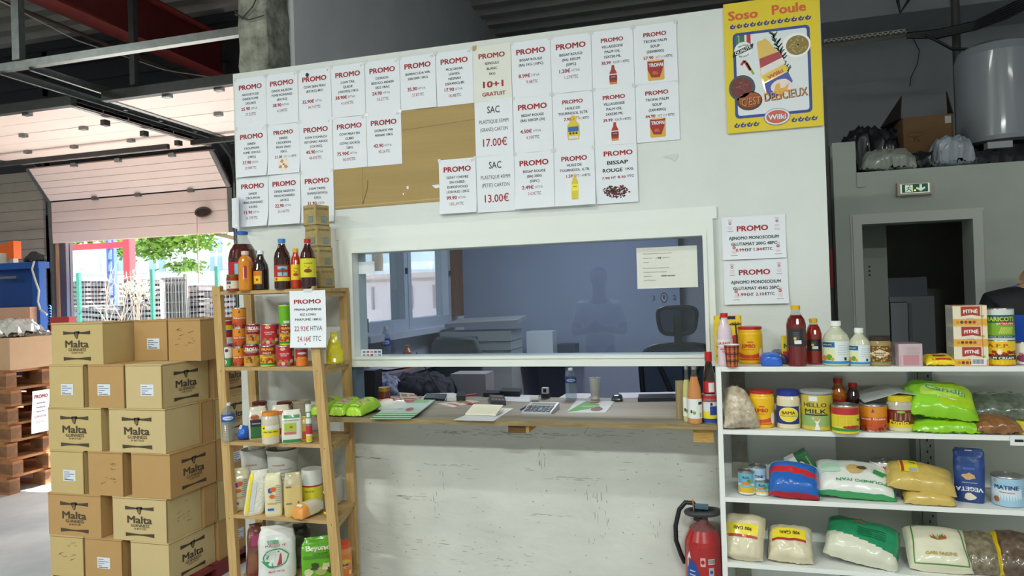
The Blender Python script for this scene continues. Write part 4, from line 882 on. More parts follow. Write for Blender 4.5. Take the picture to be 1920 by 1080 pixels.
# ================================================================== counter
CT = 1.045; cx0, cx1, cy0, cy1 = -1.985, .033, -.30, .44
CTM = M('a39a86', .5, c2='857c6c', vs=2.6, bump=.08, bs=20, stretch=(.35, 3.5, 1), name='worn_counter_board')
cnt = thing('counter', 'worn greyish wooden counter board running through the serving window', 'counter', (-.98, 0, 0))
mb = MB(); mb.box(cx0+.98, cx1+.98, cy0, -.001, CT-.022, CT, CTM); mb.box(fx0+.065+.98, cx1+.98, -.001, cy1, CT-.022, CT, CTM); mb.build('counter_top', cnt)
mb = MB(); mb.box(cx0+.98, cx1+.98, cy0-.002, cy0, CT-.024, CT-.0005, M('a08a5e', .6, c2='7d6a45', vs=9, stretch=(1, 1, 14), name='plywood_edge')); mb.build('edge_band', cnt)
a = onY(952, 805, -.29); b = onY(985, 805, -.29)
mb = MB(); mb.box(a.x+.98, b.x+.98, cy0+.02, -.008, CT-.022-.04, CT-.023, M('6b4c22', .7, c2='4c3415', vs=9)); mb.box(b.x+.98, b.x+.995, cy0+.02, -.008, CT-.06, CT-.023, M('b98f45', .7)); mb.build('bracket_block', cnt)
a = onY(1300, 818, -.25); b = onY(1338, 818, -.25)
mb = MB(); mb.box(a.x+.98, b.x+.98, -.27, -.008, CT-.022-.065, CT-.025, M('cfa85f', .7, c2='a07a36', vs=30, stretch=(1, 1, 9), name='end_grain')); mb.build('bracket_block', cnt)
# ================================================================== white shelving
WS = M('e9ebe7', .4, name='white_shelf_board'); T1, T2, T3, T4 = 1.305, 1.033, .740, .458
YW0, YW1 = -.35, -.02
us = thing('white_shelving', 'long white shelving unit loaded with groceries on the right', 'shelving', (1.2, 0, 0))
mb = MB(); mb.box(.035-1.2, .056-1.2, YW0-.002, YW1, 0, T1, WS); mb.build('side_panel', us)
for z in (T1, T2, T3, T4, .17):
    mb = MB(); mb.box(.056-1.2, 1.2, YW0, YW1, z-.02, z, WS); mb.build('shelf_board', us)
mb = MB(); mb.box(2.4-1.2, 2.42-1.2, YW0, YW1, 0, T1, WS); mb.build('side_panel', us)
sx = onY(1742, 900, YW1).x
mb = MB(); mb.box(sx-.028-1.2, sx+.028-1.2, YW1+.005, .095, 0, T1-.02, M('a5aaa6', .5, metal=.4, var=.2))
mb.box(sx-.045-1.2, sx-.03-1.2, YW1+.01, .095, 0, T1-.02, M('9aa09c', .4, metal=.5))
S = flat((sx-1.2, YW1+.004, 0), (1, 0, 0), (0, 0, 1))
for i in range(48): rect(mb, S, -.004+.012*(i % 2), .05+i*.026, .002+.012*(i % 2), .062+i*.026, INK, off=.0006)
mb.build('perforated_upright', us)
# ================================================================== groceries: shapes
def put_item(px, pyb, Z, ymin=None, ymax=None, r=.04, Y=None):
    """a standing spot on a board of height Z under the pixel of the item's foot"""
    if Y is None:
        p = onZ(px, pyb, Z); Y = p.y+r
        if ymin is not None: Y = max(ymin+r, Y)
        if ymax is not None: Y = min(ymax-r, Y)
    p = onY(px, pyb, Y); return Vector((p.x, Y, Z))
CLEAR = thin((238, 242, 240), 1.4, .03, .10, 'clear_plastic'); FILM = thin((225, 225, 220), 1.35, .12, .35, 'crinkled_film')
TIN = M('a9aaa6', .3, metal=.9, name='tin'); CAPR = M('c4201c', .35); CAPB = M('1f5cb4', .35); CAPY = M('e0ae1c', .35); CAPW = M('eceeec', .4)
PM = {}
def P_(c, rough=.3, coat=.25): return M(c, rough, coat=coat)
WR, WY1 = (YW0, YW1)
class It:
    """an item standing on a board: an Empty with named parts"""
    def __init__(s, name, label, cat, loc, turn=0., grp=None):
        s.loc = loc; s.e = thing(name, label, cat, loc, face_cam(loc.x, loc.y, turn), grp)
    def loft(s, part, secs, seg=28, crumple=0, seed=0, sub=1, deco=None, lean=(0, 0)):
        mb = MB(); L = Loft(secs, seg, crumple, seed, lean); L.put(mb, True, sub)
        if deco: deco(mb, L)
        return mb.build(part, s.e)
def geo(px0, px1, pyt, pyb, Z, kind='w', dy=None):
    """place + size from the pixel box of an upright item; kind w white shelves, l ladder, c counter"""
    lo, hi = {'w': (YW0+.004, YW1-.005), 'l': (YLF+.004, YLR-.01), 'c': (cy0+.01, cy1-.02)}[kind]
    cx = (px0+px1)/2; p = onZ(cx, pyb, Z); k = mpp((onY(cx, pyb, lo+.05))); r = (px1-px0)*k/2
    Y = max(lo+r, min(hi-r, p.y+r)) if dy is None else lo+dy
    q = onY(cx, pyb, Y); k = mpp((q.x, Y, Z)); r = (px1-px0)*k/2/1.04; h = onY(cx, pyt, Y).z-Z
    return Vector((q.x, Y, Z+.0005)), r, h
def can(name, label, box, Z, kind, col, deco=None, turn=0., cat='can', top=None, grp=None, lid=None, dy=None, n=0):
    p, r, h = geo(*box, Z, kind, dy); it = It(name, label, cat, p, turn, grp); m = P_(col) if isinstance(col, str) else col
    secs = [(0, r*.97, TIN), (.003, r, TIN), (.006, r*.985, m), (h-.007, r*.985, TIN), (h-.003, r, TIN), (h, r*.98, TIN)]
    def dd(mb, L):
        Loft([(h-.004, r*.93, top or TIN), (h-.0035, r*.92, top or TIN)], 28).put(mb)
        for q in (.8, .6, .4): mb.tube([(r*q*cos(t*pi/10), r*q*sin(t*pi/10), h+.0005) for t in range(21)], .0008, TIN, 4, False)
        if deco: deco(mb, L, r, h)
    it.loft('can_body', secs, deco=dd)
    if lid: it.loft('lid', [(h-.002, r*1.03, lid), (h+.008, r*1.03, lid), (h+.009, r*.9, lid)])
    return it
def bands(*bs):
    def f(mb, L, r, h):
        for v0, v1, c in bs: rr(mb, L, h*v0, h*v1, P_(c), off=.0004)
    return f
def bottle(name, label, box, Z, kind, liq, cap, fill=.85, lab=None, turn=0., neck=.33, sq=2, shoulder=.62, body=None, grp=None, caph=.016, dy=None, capw=1.0, glass=None, waist=0):
    p, r, h = geo(*box, Z, kind, dy); it = It(name, label, 'bottle', p, turn, grp); g = glass or CLEAR; m = body or M(liq, .12, coat=.8, name='liquid')
    rn = r*neck; hs = h*shoulder; hn = h-caph-.004; ms = m
    prof = [(0, r*.9, 0), (.006, r, 0)]
    if waist: prof += [(hs*.5, r, 0), (hs*.55, r*(1-waist), 0), (hs*.62, r*(1-waist), 0), (hs*.68, r, 0)]
    prof += [(hs, r, 0), (hs+(hn-hs)*.35, r*.86, 0), (hs+(hn-hs)*.65, r*.55 if neck < .45 else r*.7, 0), (hs+(hn-hs)*.85, rn*1.1, 0), (hn, rn, 0)]
    out = []; zf = h*fill
    for i, (z, rad, _) in enumerate(prof):
        e = sq if rad > r*.8 else 2
        out.append((z, rad, rad, e, m if z < zf else g))
        if i+1 < len(prof) and z < zf < prof[i+1][0]:
            t = (zf-z)/(prof[i+1][0]-z); rad2 = rad+(prof[i+1][1]-rad)*t; out[-1] = (z, rad, rad, e, m); out.append((zf, rad2, rad2, e, g))
    it.loft('bottle_body', out, 28 if sq == 2 else 32, sub=2, deco=(lambda mb, L: lab(mb, L, r, h)) if lab else None)
    cr = rn*1.18*capw; it.loft('cap', [(hn, cr, cap), (h-.002, cr, cap), (h, cr*.9, cap)], 20)
    return it
def box_item(name, label, px0, px1, pyt, pyb, Z, kind, d, m, deco=None, turn=0., cat='box', dy=None, grp=None, e=10, crumple=0):
    lo, hi = {'w': (YW0+.004, YW1-.005), 'l': (YLF+.004, YLR-.01), 'c': (cy0+.01, cy1-.02)}[kind]
    cx = (px0+px1)/2; p0 = onZ(cx, pyb, Z); Y = (max(lo+d/2, min(hi-d/2, p0.y+d/2)) if dy is None else lo+dy+d/2)
    q = onY(cx, pyb, Y-d/2); k = mpp((q.x, Y-d/2, Z)); w = (px1-px0)*k/1.04; h = onY(cx, pyt, Y-d/2).z-Z
    it = It(name, label, cat, Vector((q.x, Y, Z+.0005)), turn-face_cam(q.x, Y) if turn is not None else 0, grp)
    def dd(mb, L):
        if deco: deco(mb, L, w, h)
    it.loft('package', [(0, w/2, d/2, e, m), (h*.5, w/2, d/2, e, m), (h, w/2, d/2, e, m)], 40, crumple=crumple, sub=4 if crumple else 1, deco=dd); return it
def bag_item(name, label, px, py, Y, Z, w, l, h, mf, rot, deco=None, seed=0, cat='bag', crumple=.004, taper=0., grp=None, nu=30, nv=30):
    """a pillow bag; rot = (tilt towards the viewer, roll, heading); rests on Z"""
    q = onY(px, py, Y); mb = MB(); B = Bag(w, l, h, seed, crumple, taper); B.put(mb, mf, nu, nv)
    if deco: deco(mb, B)
    E = Euler(rot).to_matrix(); lo = min((E @ Vector(v)).z for v in mb.v)
    o = mb.build(name, loc=(q.x, Y, Z-lo+.0005), rot=rot); return tag(o, label, cat, grp)
# ------------------------------------------------------------------ right shelving, top board
Z = T1; W_ = 'w'
def d_floral(mb, L, w, h):
    S = L.S; rect(mb, S, -w*.46, h*.92, w*.46, h*.99, INK, 4, 1)
    for i, c in enumerate(('3f7a35', 'c9281e', 'e9b51c', 'e26a1c', 'c9281e', '3f7a35', 'f0e2b0', 'd08a1c', 'b51f1c', 'e9d21c')): poly(mb, S, blob(-w*.3+w*.28*(i % 3), h*(.1+.2*(i//3)), w*.16, h*.11, 9, .3, i), P_(c), .0006+i*.0001)
    line(mb, S, [(w*.32, h*.3), (w*.28, h*.8)], .006, M('3a2a1a', .6), .002)
    for a in range(7): t = a*pi/6; line(mb, S, [(w*.28, h*.8), (w*.28+.022*cos(t), h*.8+.014*sin(t)), (w*.28+.03*cos(t), h*.8+.002)], .003, M('22301c', .6), .002)
box_item('floral_package', 'yellow package with red and green print and a palm, behind the pink bottle', 1341, 1393, 592, 682, Z, W_, .05, P_('e8c832'), d_floral, dy=.17)
def d_paix(mb, L, r, h):
    rr(mb, L, h*.37, h*.50, P_('eee0e2'), -r*1.5, r*1.5); text(mb, L.S, 'LA PAIX', -.004, h*.43, .012, P_('b3202c'), w=r*1.75, bold=.03, off=.001)
    text(mb, L.S, 'EAU DE', 0, h*.32, .007, P_('b3202c'), w=r*1.2, bold=.03, off=.001); text(mb, L.S, 'TABLE', 0, h*.27, .006, P_('b3202c'), w=r*.8, bold=.03, off=.001)
bottle('pink_bottle', 'pale pink bottle with red cap lettered LA PAIX', (1346, 1375, 587, 682), Z, W_, 'e3cfda', CAPR, .99, d_paix, neck=.42, shoulder=.62, waist=.04, dy=.06)
def d_tartan(mb, L, r, h):
    for i in range(9):
        u = -r*1.2+i*r*.3; 
        for v in range(4): rect(mb, L.S, u, h*(.05+.23*v), u+(.004 if i % 2 else .0012), h*(.28+.23*v), M('1c2a24' if i % 2 else 'd9b13a', .5), 1, 1, .0006+.0001*(i % 2))
    for j in range(6): rr(mb, L, h*(.1+j*.16), h*(.1+j*.16)+(.004 if j % 2 else .0012), M('1c2a24' if j % 2 else 'd9b13a', .5), off=.0008)
p, r, h = geo(1359, 1387, 647, 688, Z, W_, .0); it = It('tartan_cup', 'red tartan paper cup at the front of the top board', 'cup', p)
it.loft('cup', [(0, r*.74, M('c0402e', .5)), (h, r*1.02, M('c0402e', .5)), (h+.001, r*1.06, WHITE), (h+.003, r*1.04, WHITE), (h+.002, r*.98, WHITE), (h*.3, r*.75, WHITE)], deco=lambda mb, L: d_tartan(mb, Loft([(0, r*.74, WHITE), (h, r*1.02, WHITE)]), r, h))
def d_jumbo(white):
    def f(mb, L, r, h):
        O = P_('d84a1c'); S = L.S
        line(mb, S, [(-.012, h*.60), (-.008, h*.57), (-.004, h*.61), (0, h*.57), (.004, h*.61), (.008, h*.57), (.012, h*.6)], .003, O, .001)
        text(mb, S, 'JUMBO', -.010 if not white else -.004, h*.49, .017, P_('c5321c'), w=.062, bold=.035, off=.001); text(mb, S, 'SEASONING', -.010, h*.39, .004, O, w=.05, bold=.02, off=.001)
        for i in range(10):
            u = -r*1.1+i*r*.2; rect(mb, S, u, h*.1, u+r*.21, h*(.30-.06*sin(i/9*pi)), O, 1, 2, .0007)
        ell(mb, S, r*.95, h*.27, .012, h*.16, P_('eef0f0'), 16, .0014)
    return f
def tub(name, label, box, deco, capm=P_('b5201c'), body='eebc10', Z=T1):
    p, r, h = geo(*box, Z, 'w'); it = It(name, label, 'tub', p); m = P_(body, .35)
    it.loft('tub_body', [(0, r*.88, m), (.006, r*.96, m), (h*.12, r*.96, m), (h*.14, r, m), (h*.80, r, m), (h*.84, r*.95, m), (h-.018, r*.95, m), (h-.01, r*.9, m)], deco=lambda mb, L: deco(mb, L, r, h)); it.loft('lid', [(h-.012, r*.98, capm), (h-.002, r*.98, capm), (h, r*.94, capm), (h-.001, r*.9, capm)])
tub('seasoning_tub', 'yellow JUMBO tub with red lid on the top board behind the tartan cup', (1385, 1431, 612, 683), d_jumbo(False))
NB = M('1f62c8', .3, coat=.5, bump=.3, bs=60, name='blue_wrap')
bag_item('blue_packet', 'small crumpled blue packet on the top board right of the tub', 1445, 686, -.30, T1, .085, .07, .052, NB, (.3, 0, .1), seed=3, cat='packet')
bag_item('purple_packet', 'dark purple packet lying behind the small blue one', 1462, 684, -.2, T1, .08, .10, .05, M('4a4468', .3, coat=.4), (.25, 0, -.2), seed=4, cat='packet')
def d_yel(mb, L, w, h): rect(mb, L.S, -w*.4, h*.1, w*.4, h*.45, P_('d0432a')); text(mb, L.S, 'N', 0, h*.65, .02, P_('2a5a34'), bold=.04, off=.001)
box_item('yellow_packet', 'upright yellow packet half hidden behind the tall oil bottle', 1467, 1483, 630, 682, Z, W_, .03, P_('e6d02a'), d_yel, dy=.1, cat='packet')
def d_blackl(a, b):
    def f(mb, L, r, h):
        rr(mb, L, h*a, h*b, P_('26262a'), -r*1.15, r*1.0)
        for i in range(5): rect(mb, L.S, -r*.3, h*(b-.06-.035*i), r*.3, h*(b-.068-.035*i), M('77787c', .6), 2, 1, .001)
        rect(mb, L.S, -r*.2, h*(a+.04), r*.5, h*(a+.10), P_('e6e6e6'), 3, 1, .001); ell(mb, L.S, -.005, h*(a+.13), .006, .006, P_('d8c23a'), 10, .001)
    return f
bottle('palm_oil_bottle', 'tall dark red oil bottle with yellow cap on the top board', (1477, 1513, 573, 688), Z, W_, '6a1512', CAPY, .84, d_blackl(.33, .62), sq=2.6, shoulder=.70, neck=.42, caph=.014)
bottle('palm_oil_bottle', 'shorter red oil bottle with yellow cap beside the tall one', (1513, 1542, 597, 684), Z, W_, '8c2014', CAPY, .86, d_blackl(.30, .55), sq=2.6, shoulder=.66, neck=.45, caph=.014)
def d_lime(mb, L, r, h):
    S = L.S; rr(mb, L, h*.06, h*.56, P_('dfe6e6'), -r*1.5, r*1.5); rect(mb, S, -r*1.4, h*.42, -r*.1, h*.54, P_('2a6fb4'), 6, 1, .0008); ell(mb, S, -r*.75, h*.48, r*.55, h*.045, P_('1c4a4a'), 16, .0012); text(mb, S, 'LIFELIFE', -r*.75, h*.48, .005, P_('e8efe8'), w=r*.9, bold=.02, off=.0016)
    rect(mb, S, -r*1.4, h*.12, -r*.1, h*.40, P_('dfe2b0'), 6, 1, .0008); ell(mb, S, -r*1.0, h*.18, r*.3, h*.06, P_('e08a2a'), 10, .001); ell(mb, S, -r*.55, h*.2, r*.25, h*.07, P_('6f9a2a'), 10, .0011); ell(mb, S, -r*.3, h*.16, r*.15, h*.04, P_('c9a23a'), 8, .0012)
    for i in range(5): rect(mb, S, r*.1, h*(.46-.05*i), r*1.2, h*(.466-.05*i), M('8aa0a8', .6), 4, 1, .0008)
    rr(mb, L, h*.06, h*.115, P_('2a8fd0'), -r*1.5, r*1.5, .0011); rect(mb, S, r*.6, h*.13, r*.8, h*.2, INK, 1, 1, .001)
VIN = M('c9cab0', .25, coat=.5, name='cloudy_liquid')
bottle('vinegar_bottle', 'wide cloudy bottle with white cap and blue edged label', (1545, 1593, 602, 689), Z, W_, 'c9cab0', CAPW, 2, d_lime, body=VIN, neck=.36, shoulder=.60)
bottle('vinegar_bottle', 'smaller cloudy bottle with white cap left of the dark lidded jar', (1593, 1632, 615, 688), Z, W_, 'c9cab0', CAPW, 2, d_lime, body=VIN, neck=.36, shoulder=.58)
def jar(name, label, box, Z, kind, body, lidm, deco, lidh=.014, turn=0, dy=None, glass=None, fill=1):
    p, r, h = geo(*box, Z, kind, dy); it = It(name, label, 'jar', p, turn); m = M(body, .2, coat=.6); g = glass or m; hb = h-lidh
    it.loft('jar_body', [(0, r*.92, m), (.005, r, m), (hb*.2, r, m), (hb*fill*.86, r, g if fill < 1 else m), (hb*.87, r, g), (hb*.95, r*.9, g), (hb, r*.84, g)], deco=lambda mb, L: deco(mb, L, r, h)); it.loft('lid', [(hb-.004, r*.93, lidm), (h-.002, r*.93, lidm), (h, r*.88, lidm)]); return it
def d_pnut(mb, L, r, h):
    rr(mb, L, h*.14, h*.68, P_('6a4a22'), -r*1.5, r*1.5)
    rn = random.Random(3)
    for i in range(60): ell(mb, L.S, rn.uniform(-r*1.4, r*1.4), rn.uniform(h*.17, h*.65), .004, .003, P_(('c9964a', 'a83c1c', 'd9b060')[i % 3]), 6, .0008)
    [rect(mb, L.S, -r*.95*(1-abs(j-4.5)/5), h*(.27+.03*j), r*.95*(1-abs(j-4.5)/5), h*(.30+.03*j), P_('e2d2a8'), 6, 1, .0022) for j in range(10)]; rr(mb, L, h*.14, h*.165, P_('4a7a34'), -r*1.5, r*1.5, .0012); text(mb, L.S, 'PEANUT', 0, h*.44, .007, P_('7a2018'), w=r*1.0, bold=.03, off=.003); text(mb, L.S, 'BUTTER', 0, h*.37, .005, P_('7a2018'), w=r*.7, bold=.03, off=.003)
jar('peanut_jar', 'jar with dark lid and peanut patterned label on the top board', (1630, 1671, 630, 688), Z, W_, 'a08a58', M('2e2622', .35), d_pnut)
def d_pinkbox(mb, L, w, h):
    rect(mb, L.S, -w*.45, h*.05, w*.45, h*.5, M('c58a92', .4), 4, 1); 
    for i in range(6): rect(mb, L.S, -w*.2, h*(.85-.06*i), w*.35, h*(.865-.06*i), M('a89a9c', .5), 2, 1, .0006)
box_item('pink_box', 'low pink and white box wrapped in film, next to the dark lidded jar', 1686, 1729, 645, 688, Z, W_, .11, M('cbb4b8', .25, coat=.7), d_pinkbox, turn=.06, e=16)
def d_yp(mb, B): ell(mb, B.S, 0, -.005, .026, .012, P_('8a2a6a'), 18, .002); rect(mb, B.S, -.035, -.042, .035, -.03, P_('c8411c'), 4, 1, .001)
bag_item('yellow_packet', 'flat yellow packet with purple oval lying left of the stacked tea boxes', 1759, 687, -.29, T1, .115, .10, .03, P_('f0d01c'), (.25, 0, .05), d_yp, seed=9, cat='packet')
for k, lab in enumerate(('lowest', 'middle', 'topmost')):
    mbt = 37.3; yb = 688-k*38.5; yt = yb-38
    q = onY(1820, 688, YW0+.006); kk = mpp((q.x, q.y, T1)); w = 58*kk/1.06; hh = 38*kk; d = .15
    def d_fit(mb, S, w, h):
        rect(mb, S, -w/2, -h/2+.001, w/2, -h/2+h*.33, P_('e0a83a'), off=.0005); poly(mb, S, [(-w*.26, -.003), (-w*.26, h*.44), (w*.30, h*.44), (w*.30, -.003), (.006, .003)], P_('a8332c'), .0008)
        text(mb, S, 'FITNÉ', .003, h*.22, .014, P_('f2e8e0'), w=w*.42, bold=.04, off=.0012, arc=.002); text(mb, S, 'herbal', .0, -.012, .005, M('7f8a90', .5), w=w*.2, bold=0, off=.001)
        for i, c in enumerate(('c9872a', '4a3a4a', 'a8332c', '5a3a3a', 'b5403a', 'd9a58a')): ell(mb, S, -w*.36+w*.12*i, -h*.33, .006, h*.08, P_(c), 8, .0009)
        ell(mb, S, w*.36, -h*.03, .007, .005, P_('a9b84a'), 8, .0009); rect(mb, S, w*.34, -h/2, w*.355, h/2, P_('c0602a'), off=.0011)
        rect(mb, S, -w/2, h*.46, w/2, h/2, P_('f0c060'), off=.001)
    t = thing('tea_box', '%s of three stacked cream and orange FITNÉ tea boxes' % lab, 'box', (q.x+.004, YW0+.008, T1+k*hh+.0004), -.12, 'stacked tea boxes')
    mb = MB(); mb.box(-w/2, w/2, 0, d, 0, hh-.0005, M('e8dcc0', .25, coat=.8, name='tea_carton')); d_fit(mb, front(0, 0, hh/2), w, hh)
    S = flat((-w/2, d/2, hh/2), (0, -1, 0), (0, 0, 1)); rect(mb, S, -d*.45, -hh*.42, d*.45, hh*.42, M('c2c0b4', .3, coat=.8), off=.0005)
    for i in range(6): rect(mb, S, -d*.4+i*.022, -hh*.3, -d*.4+i*.022+.004, hh*.35, M('98a09a', .4), off=.001)
    if k == 2: S = flat((0, d/2, hh-.0005), (1, 0, 0), (0, 1, 0)); rect(mb, S, -w*.25, -d*.35, w*.2, -d*.2, P_('b8402c'), off=.0006); rect(mb, S, -w*.3, .0, w*.1, d*.2, P_('b8402c'), off=.0006)
    if k == 0:
        S = front(w*.18, -.001, hh*.22); rect(mb, S, -.022, -.014, .03, .014, P_('e8e8e6'), off=.001)
        for i in range(13): rect(mb, S, -.017+i*.003, -.008, -.0155+i*.003, .010, INK, off=.0014)
    mb.build('carton_sleeve', t)
def d_hari(mb, L, r, h):
    S = L.S; bands((.02, .20, 'd9dad4'), (.20, .28, '24585c'), (.30, .56, '7fae2c'), (.56, .80, '1f5c54'), (.80, .97, 'd8dcda'))(mb, L, r, h)
    text(mb, S, 'HARICOTS', .006, h*.68, .018, P_('c9dc3a'), w=r*2.0, bold=.03, off=.0012); rect(mb, S, .0, h*.48, r*1.4, h*.58, P_('b5332c'), 6, 1, .0009); text(mb, S, 'EXTRA-FINS', .025, h*.53, .008, P_('f0ecd8'), w=r*1.2, bold=.03, off=.0014)
    rr(mb, L, h*.1, h*.30, P_('7fae2c'), off=.0007)
    for i in range(8): line(mb, S, [(.0+.006*i, h*.22), (.01+.006*i, h*.42)], .004, P_('c9d05a'), .001)
    rr(mb, L, h*.08, h*.16, P_('24685c'), off=.0011); text(mb, S, 'LE SEUL EN BOITE', .0, h*.12, .004, P_('cfd8cc'), w=r*1.8, off=.0016)
def d_palm(mb, L, r, h):
    S = L.S; rr(mb, L, h*.02, h*.97, P_('eec812')); text(mb, S, 'A.F.P.', -.004, h*.80, .014, P_('b5501c'), w=r*1.5, bold=.03, off=.001); rr(mb, L, h*.24, h*.42, P_('1e3a1c'), -r*1.5, r*1.5, .0008)
    rn = random.Random(2)
    for i in range(24): ell(mb, S, rn.uniform(-r*1.3, r*1.3), rn.uniform(h*.40, h*.56), .007, .006, P_(('a8281c', 'c4401c', '7a1c18')[i % 3]), 8, .001+.00003*i)
    ell(mb, S, 0, h*.56, .009, .012, P_('efe8c8'), 10, .002); text(mb, S, 'PALM CREAM', 0, h*.31, .011, P_('e8ecd8'), w=r*2.0, bold=.03, off=.0014)
    for i in range(3): rect(mb, S, -r*.9, h*(.18-.04*i), r*.9, h*(.19-.04*i), P_('a88a1c'), 6, 1, .0008)
    rr(mb, L, h*.02, h*.05, P_('d0561c'), off=.001)
c1 = can('cream_can', 'yellow PALM CREAM can under the green bean can', (1850, 1901, 637, 689), Z, W_, 'eec812', d_palm)
p = c1.loc.copy(); zt = onY(1875, 637, p.y).z; 
c2 = can('bean_can', 'green and white HARICOTS can standing on the yellow can', (1850, 1900, 577, 637), zt, W_, 'd8dcda', d_hari); c2.e.location = (p.x, p.y, zt)
def d_mauve(mb, L, r, h): rr(mb, L, h*.05, h*.95, P_('e4e2dc')); ell(mb, L.S, 0, h*.3, r*.8, h*.18, P_('8a3a5a'), 16, .001); text(mb, L.S, 'BEANS', 0, h*.5, .008, P_('a04a6a'), w=r, bold=.02, off=.0016); ell(mb, L.S, -r*.9, h*.2, .006, .009, P_('7a9a3a'), 8, .001)
can('bean_can', 'white can with mauve print at the right end of the top board', (1904, 1944, 641, 685), Z, W_, 'e4e2dc', d_mauve)
# ------------------------------------------------------------------ second board
Z = T2
def flakes(c1, c2, c3, name): return [M(c1, .4, coat=.5, var=.3, vs=60, c2=c2, name=name)]
bag_item('flake_bag', 'clear bag of pale flakes leaning in the left corner of the second board', 1382, 806, -.28, Z, .12, .19, .08, M('d8c8ae', .35, coat=.6, c2='a89a84', vs=45, name='pale_flakes'), (1.05, 0, .35), seed=11, taper=.35, crumple=.008)
tub('seasoning_tub', 'yellow JUMBO tub with red lid on the second board', (1406, 1453, 731, 804), d_jumbo(True), Z=T2)
def d_bama(mb, L, r, h):
    S = L.S; rr(mb, L, h*.14, h*.60, NAVY, -r*1.5, r*1.2, .0006); ell(mb, S, -.0, h*.39, r*.88, h*.19, P_('e6dfc0'), 28, .0012); ell(mb, S, -.0, h*.39, r*.83, h*.175, P_('ecd83a'), 28, .0016); text(mb, S, 'BAMA', 0, h*.44, .014, P_('7a2a1c'), w=r*1.15, bold=.03, off=.002); text(mb, S, 'Mayonnaise', 0, h*.36, .007, NAVY, w=r*1.4, bold=.0, off=.002); rr(mb, L, h*.14, h*.60, P_('e8dc3a'), r*1.05, r*1.5, .0012)
jar('mayonnaise_jar', 'BAMA mayonnaise jar with blue lid and blue yellow label', (1458, 1501, 731, 806), Z, W_, 'e0d6b4', M('1e2f8c', .35), d_bama, .018)
def d_milk(mb, L, r, h):
    S = L.S; rr(mb, L, h*.40, h*.90, P_('c9b43c')); rr(mb, L, h*.12, h*.42, P_('8fb06a'), off=.0007)
    for i in range(6): rect(mb, S, r*.9, h*(.1+.13*i), r*1.5, h*(.2+.13*i), P_('9ebc7a'), 3, 1, .0009)
    rr(mb, L, h*.02, h*.12, P_('d0b838'), off=.0008)
    text(mb, S, 'HELLO', -.008, h*.70, .018, P_('1c3a34'), w=r*1.5, bold=.01, off=.0014); text(mb, S, 'MILK', -.006, h*.53, .019, P_('1c3a34'), w=r*1.4, bold=.02, off=.0014); rect(mb, S, -r*.8, h*.41, r*.7, h*.45, P_('1c3a34'), 6, 1, .0012)
    poly(mb, S, [(-.012, h*.03), (.012, h*.03), (.004, h*.2), (.014, h*.34), (-.02, h*.36), (-.004, h*.2)], P_('e6e8e2'), .0024); ell(mb, S, -.002, h*.32, .012, .010, P_('c0a860'), 10, .002); rect(mb, S, -r*.5, h*.80, r*.05, h*.93, P_('dfe0e2'), 3, 1, .0014)
can('milk_tin', 'large HELLO MILK tin with grey plastic lid', (1504, 1562, 735, 810), Z, W_, 'c9b43c', d_milk, lid=M('a3a4a3', .4), cat='tin')
bottle('juice_bottle', 'orange juice bottle with red cap at the back of the second board', (1559, 1589, 709, 800), Z, W_, 'b8641c', CAPR, .95, lambda mb, L, r, h: rr(mb, L, h*.2, h*.55, P_('a8301c')), dy=.20, neck=.48)
bottle('sauce_bottle', 'dark sauce bottle with red cap at the back of the second board', (1588, 1615, 718, 800), Z, W_, '2a1a18', CAPR, .9, lambda mb, L, r, h: rr(mb, L, h*.2, h*.52, P_('b8601c')), dy=.18, neck=.5)
def d_rico(mb, L, r, h):
    rr(mb, L, h*.02, h*.10, P_('e0cc2c')); rr(mb, L, h*.10, h*.20, P_('2f8a3a')); rr(mb, L, h*.20, h*.7, P_('e0cc2c')); rr(mb, L, h*.68, h*.93, P_('b5262c'), off=.0007)
    for i in range(9): rect(mb, L.S, -r*.6, h*(.62-.04*i), r*.5, h*(.63-.04*i), P_('b08a1c'), 4, 1, .0008)
    ell(mb, L.S, r*1.1, h*.5, .012, .006, P_('2f8a3a'), 10, .001); ell(mb, L.S, r*.5, h*.25, r*.7, h*.07, P_('a8282c'), 12, .0009)
can('tomato_can', 'red yellow and green can at the front edge of the second board', (1561, 1611, 758, 815), Z, W_, 'e0cc2c', d_rico, dy=-.003)
def d_graine(tx):
    def f(mb, L, r, h):
        S = L.S; rr(mb, L, h*.05, h*.95, P_('c8521c')); rr(mb, L, h*.55, h*.95, P_('dc8a1c'), off=.0006); rn = random.Random(7)
        for i in range(34): ell(mb, S, rn.uniform(-r*1.5, r*1.5), rn.uniform(h*.06, h*.26), .006, .005, P_(('6a2418', 'a03a1c', 'c0502a')[i % 3]), 7, .001+.00003*i)
        poly(mb, S, [(-.006, h*.74), (.006, h*.74), (0, h*.9)], P_('7a3a4a'), .0012); text(mb, S, tx, -.0, h*.50, .010, P_('f2ead8'), w=r*1.9, bold=.02, off=.0014)
    return f
can('sauce_can', 'orange Sauce Graine can on the second board beside the yellow lidded jar', (1613, 1663, 757, 812), Z, W_, 'c8521c', d_graine('Sauce Graine'), top=M('4a3c2a', .5))
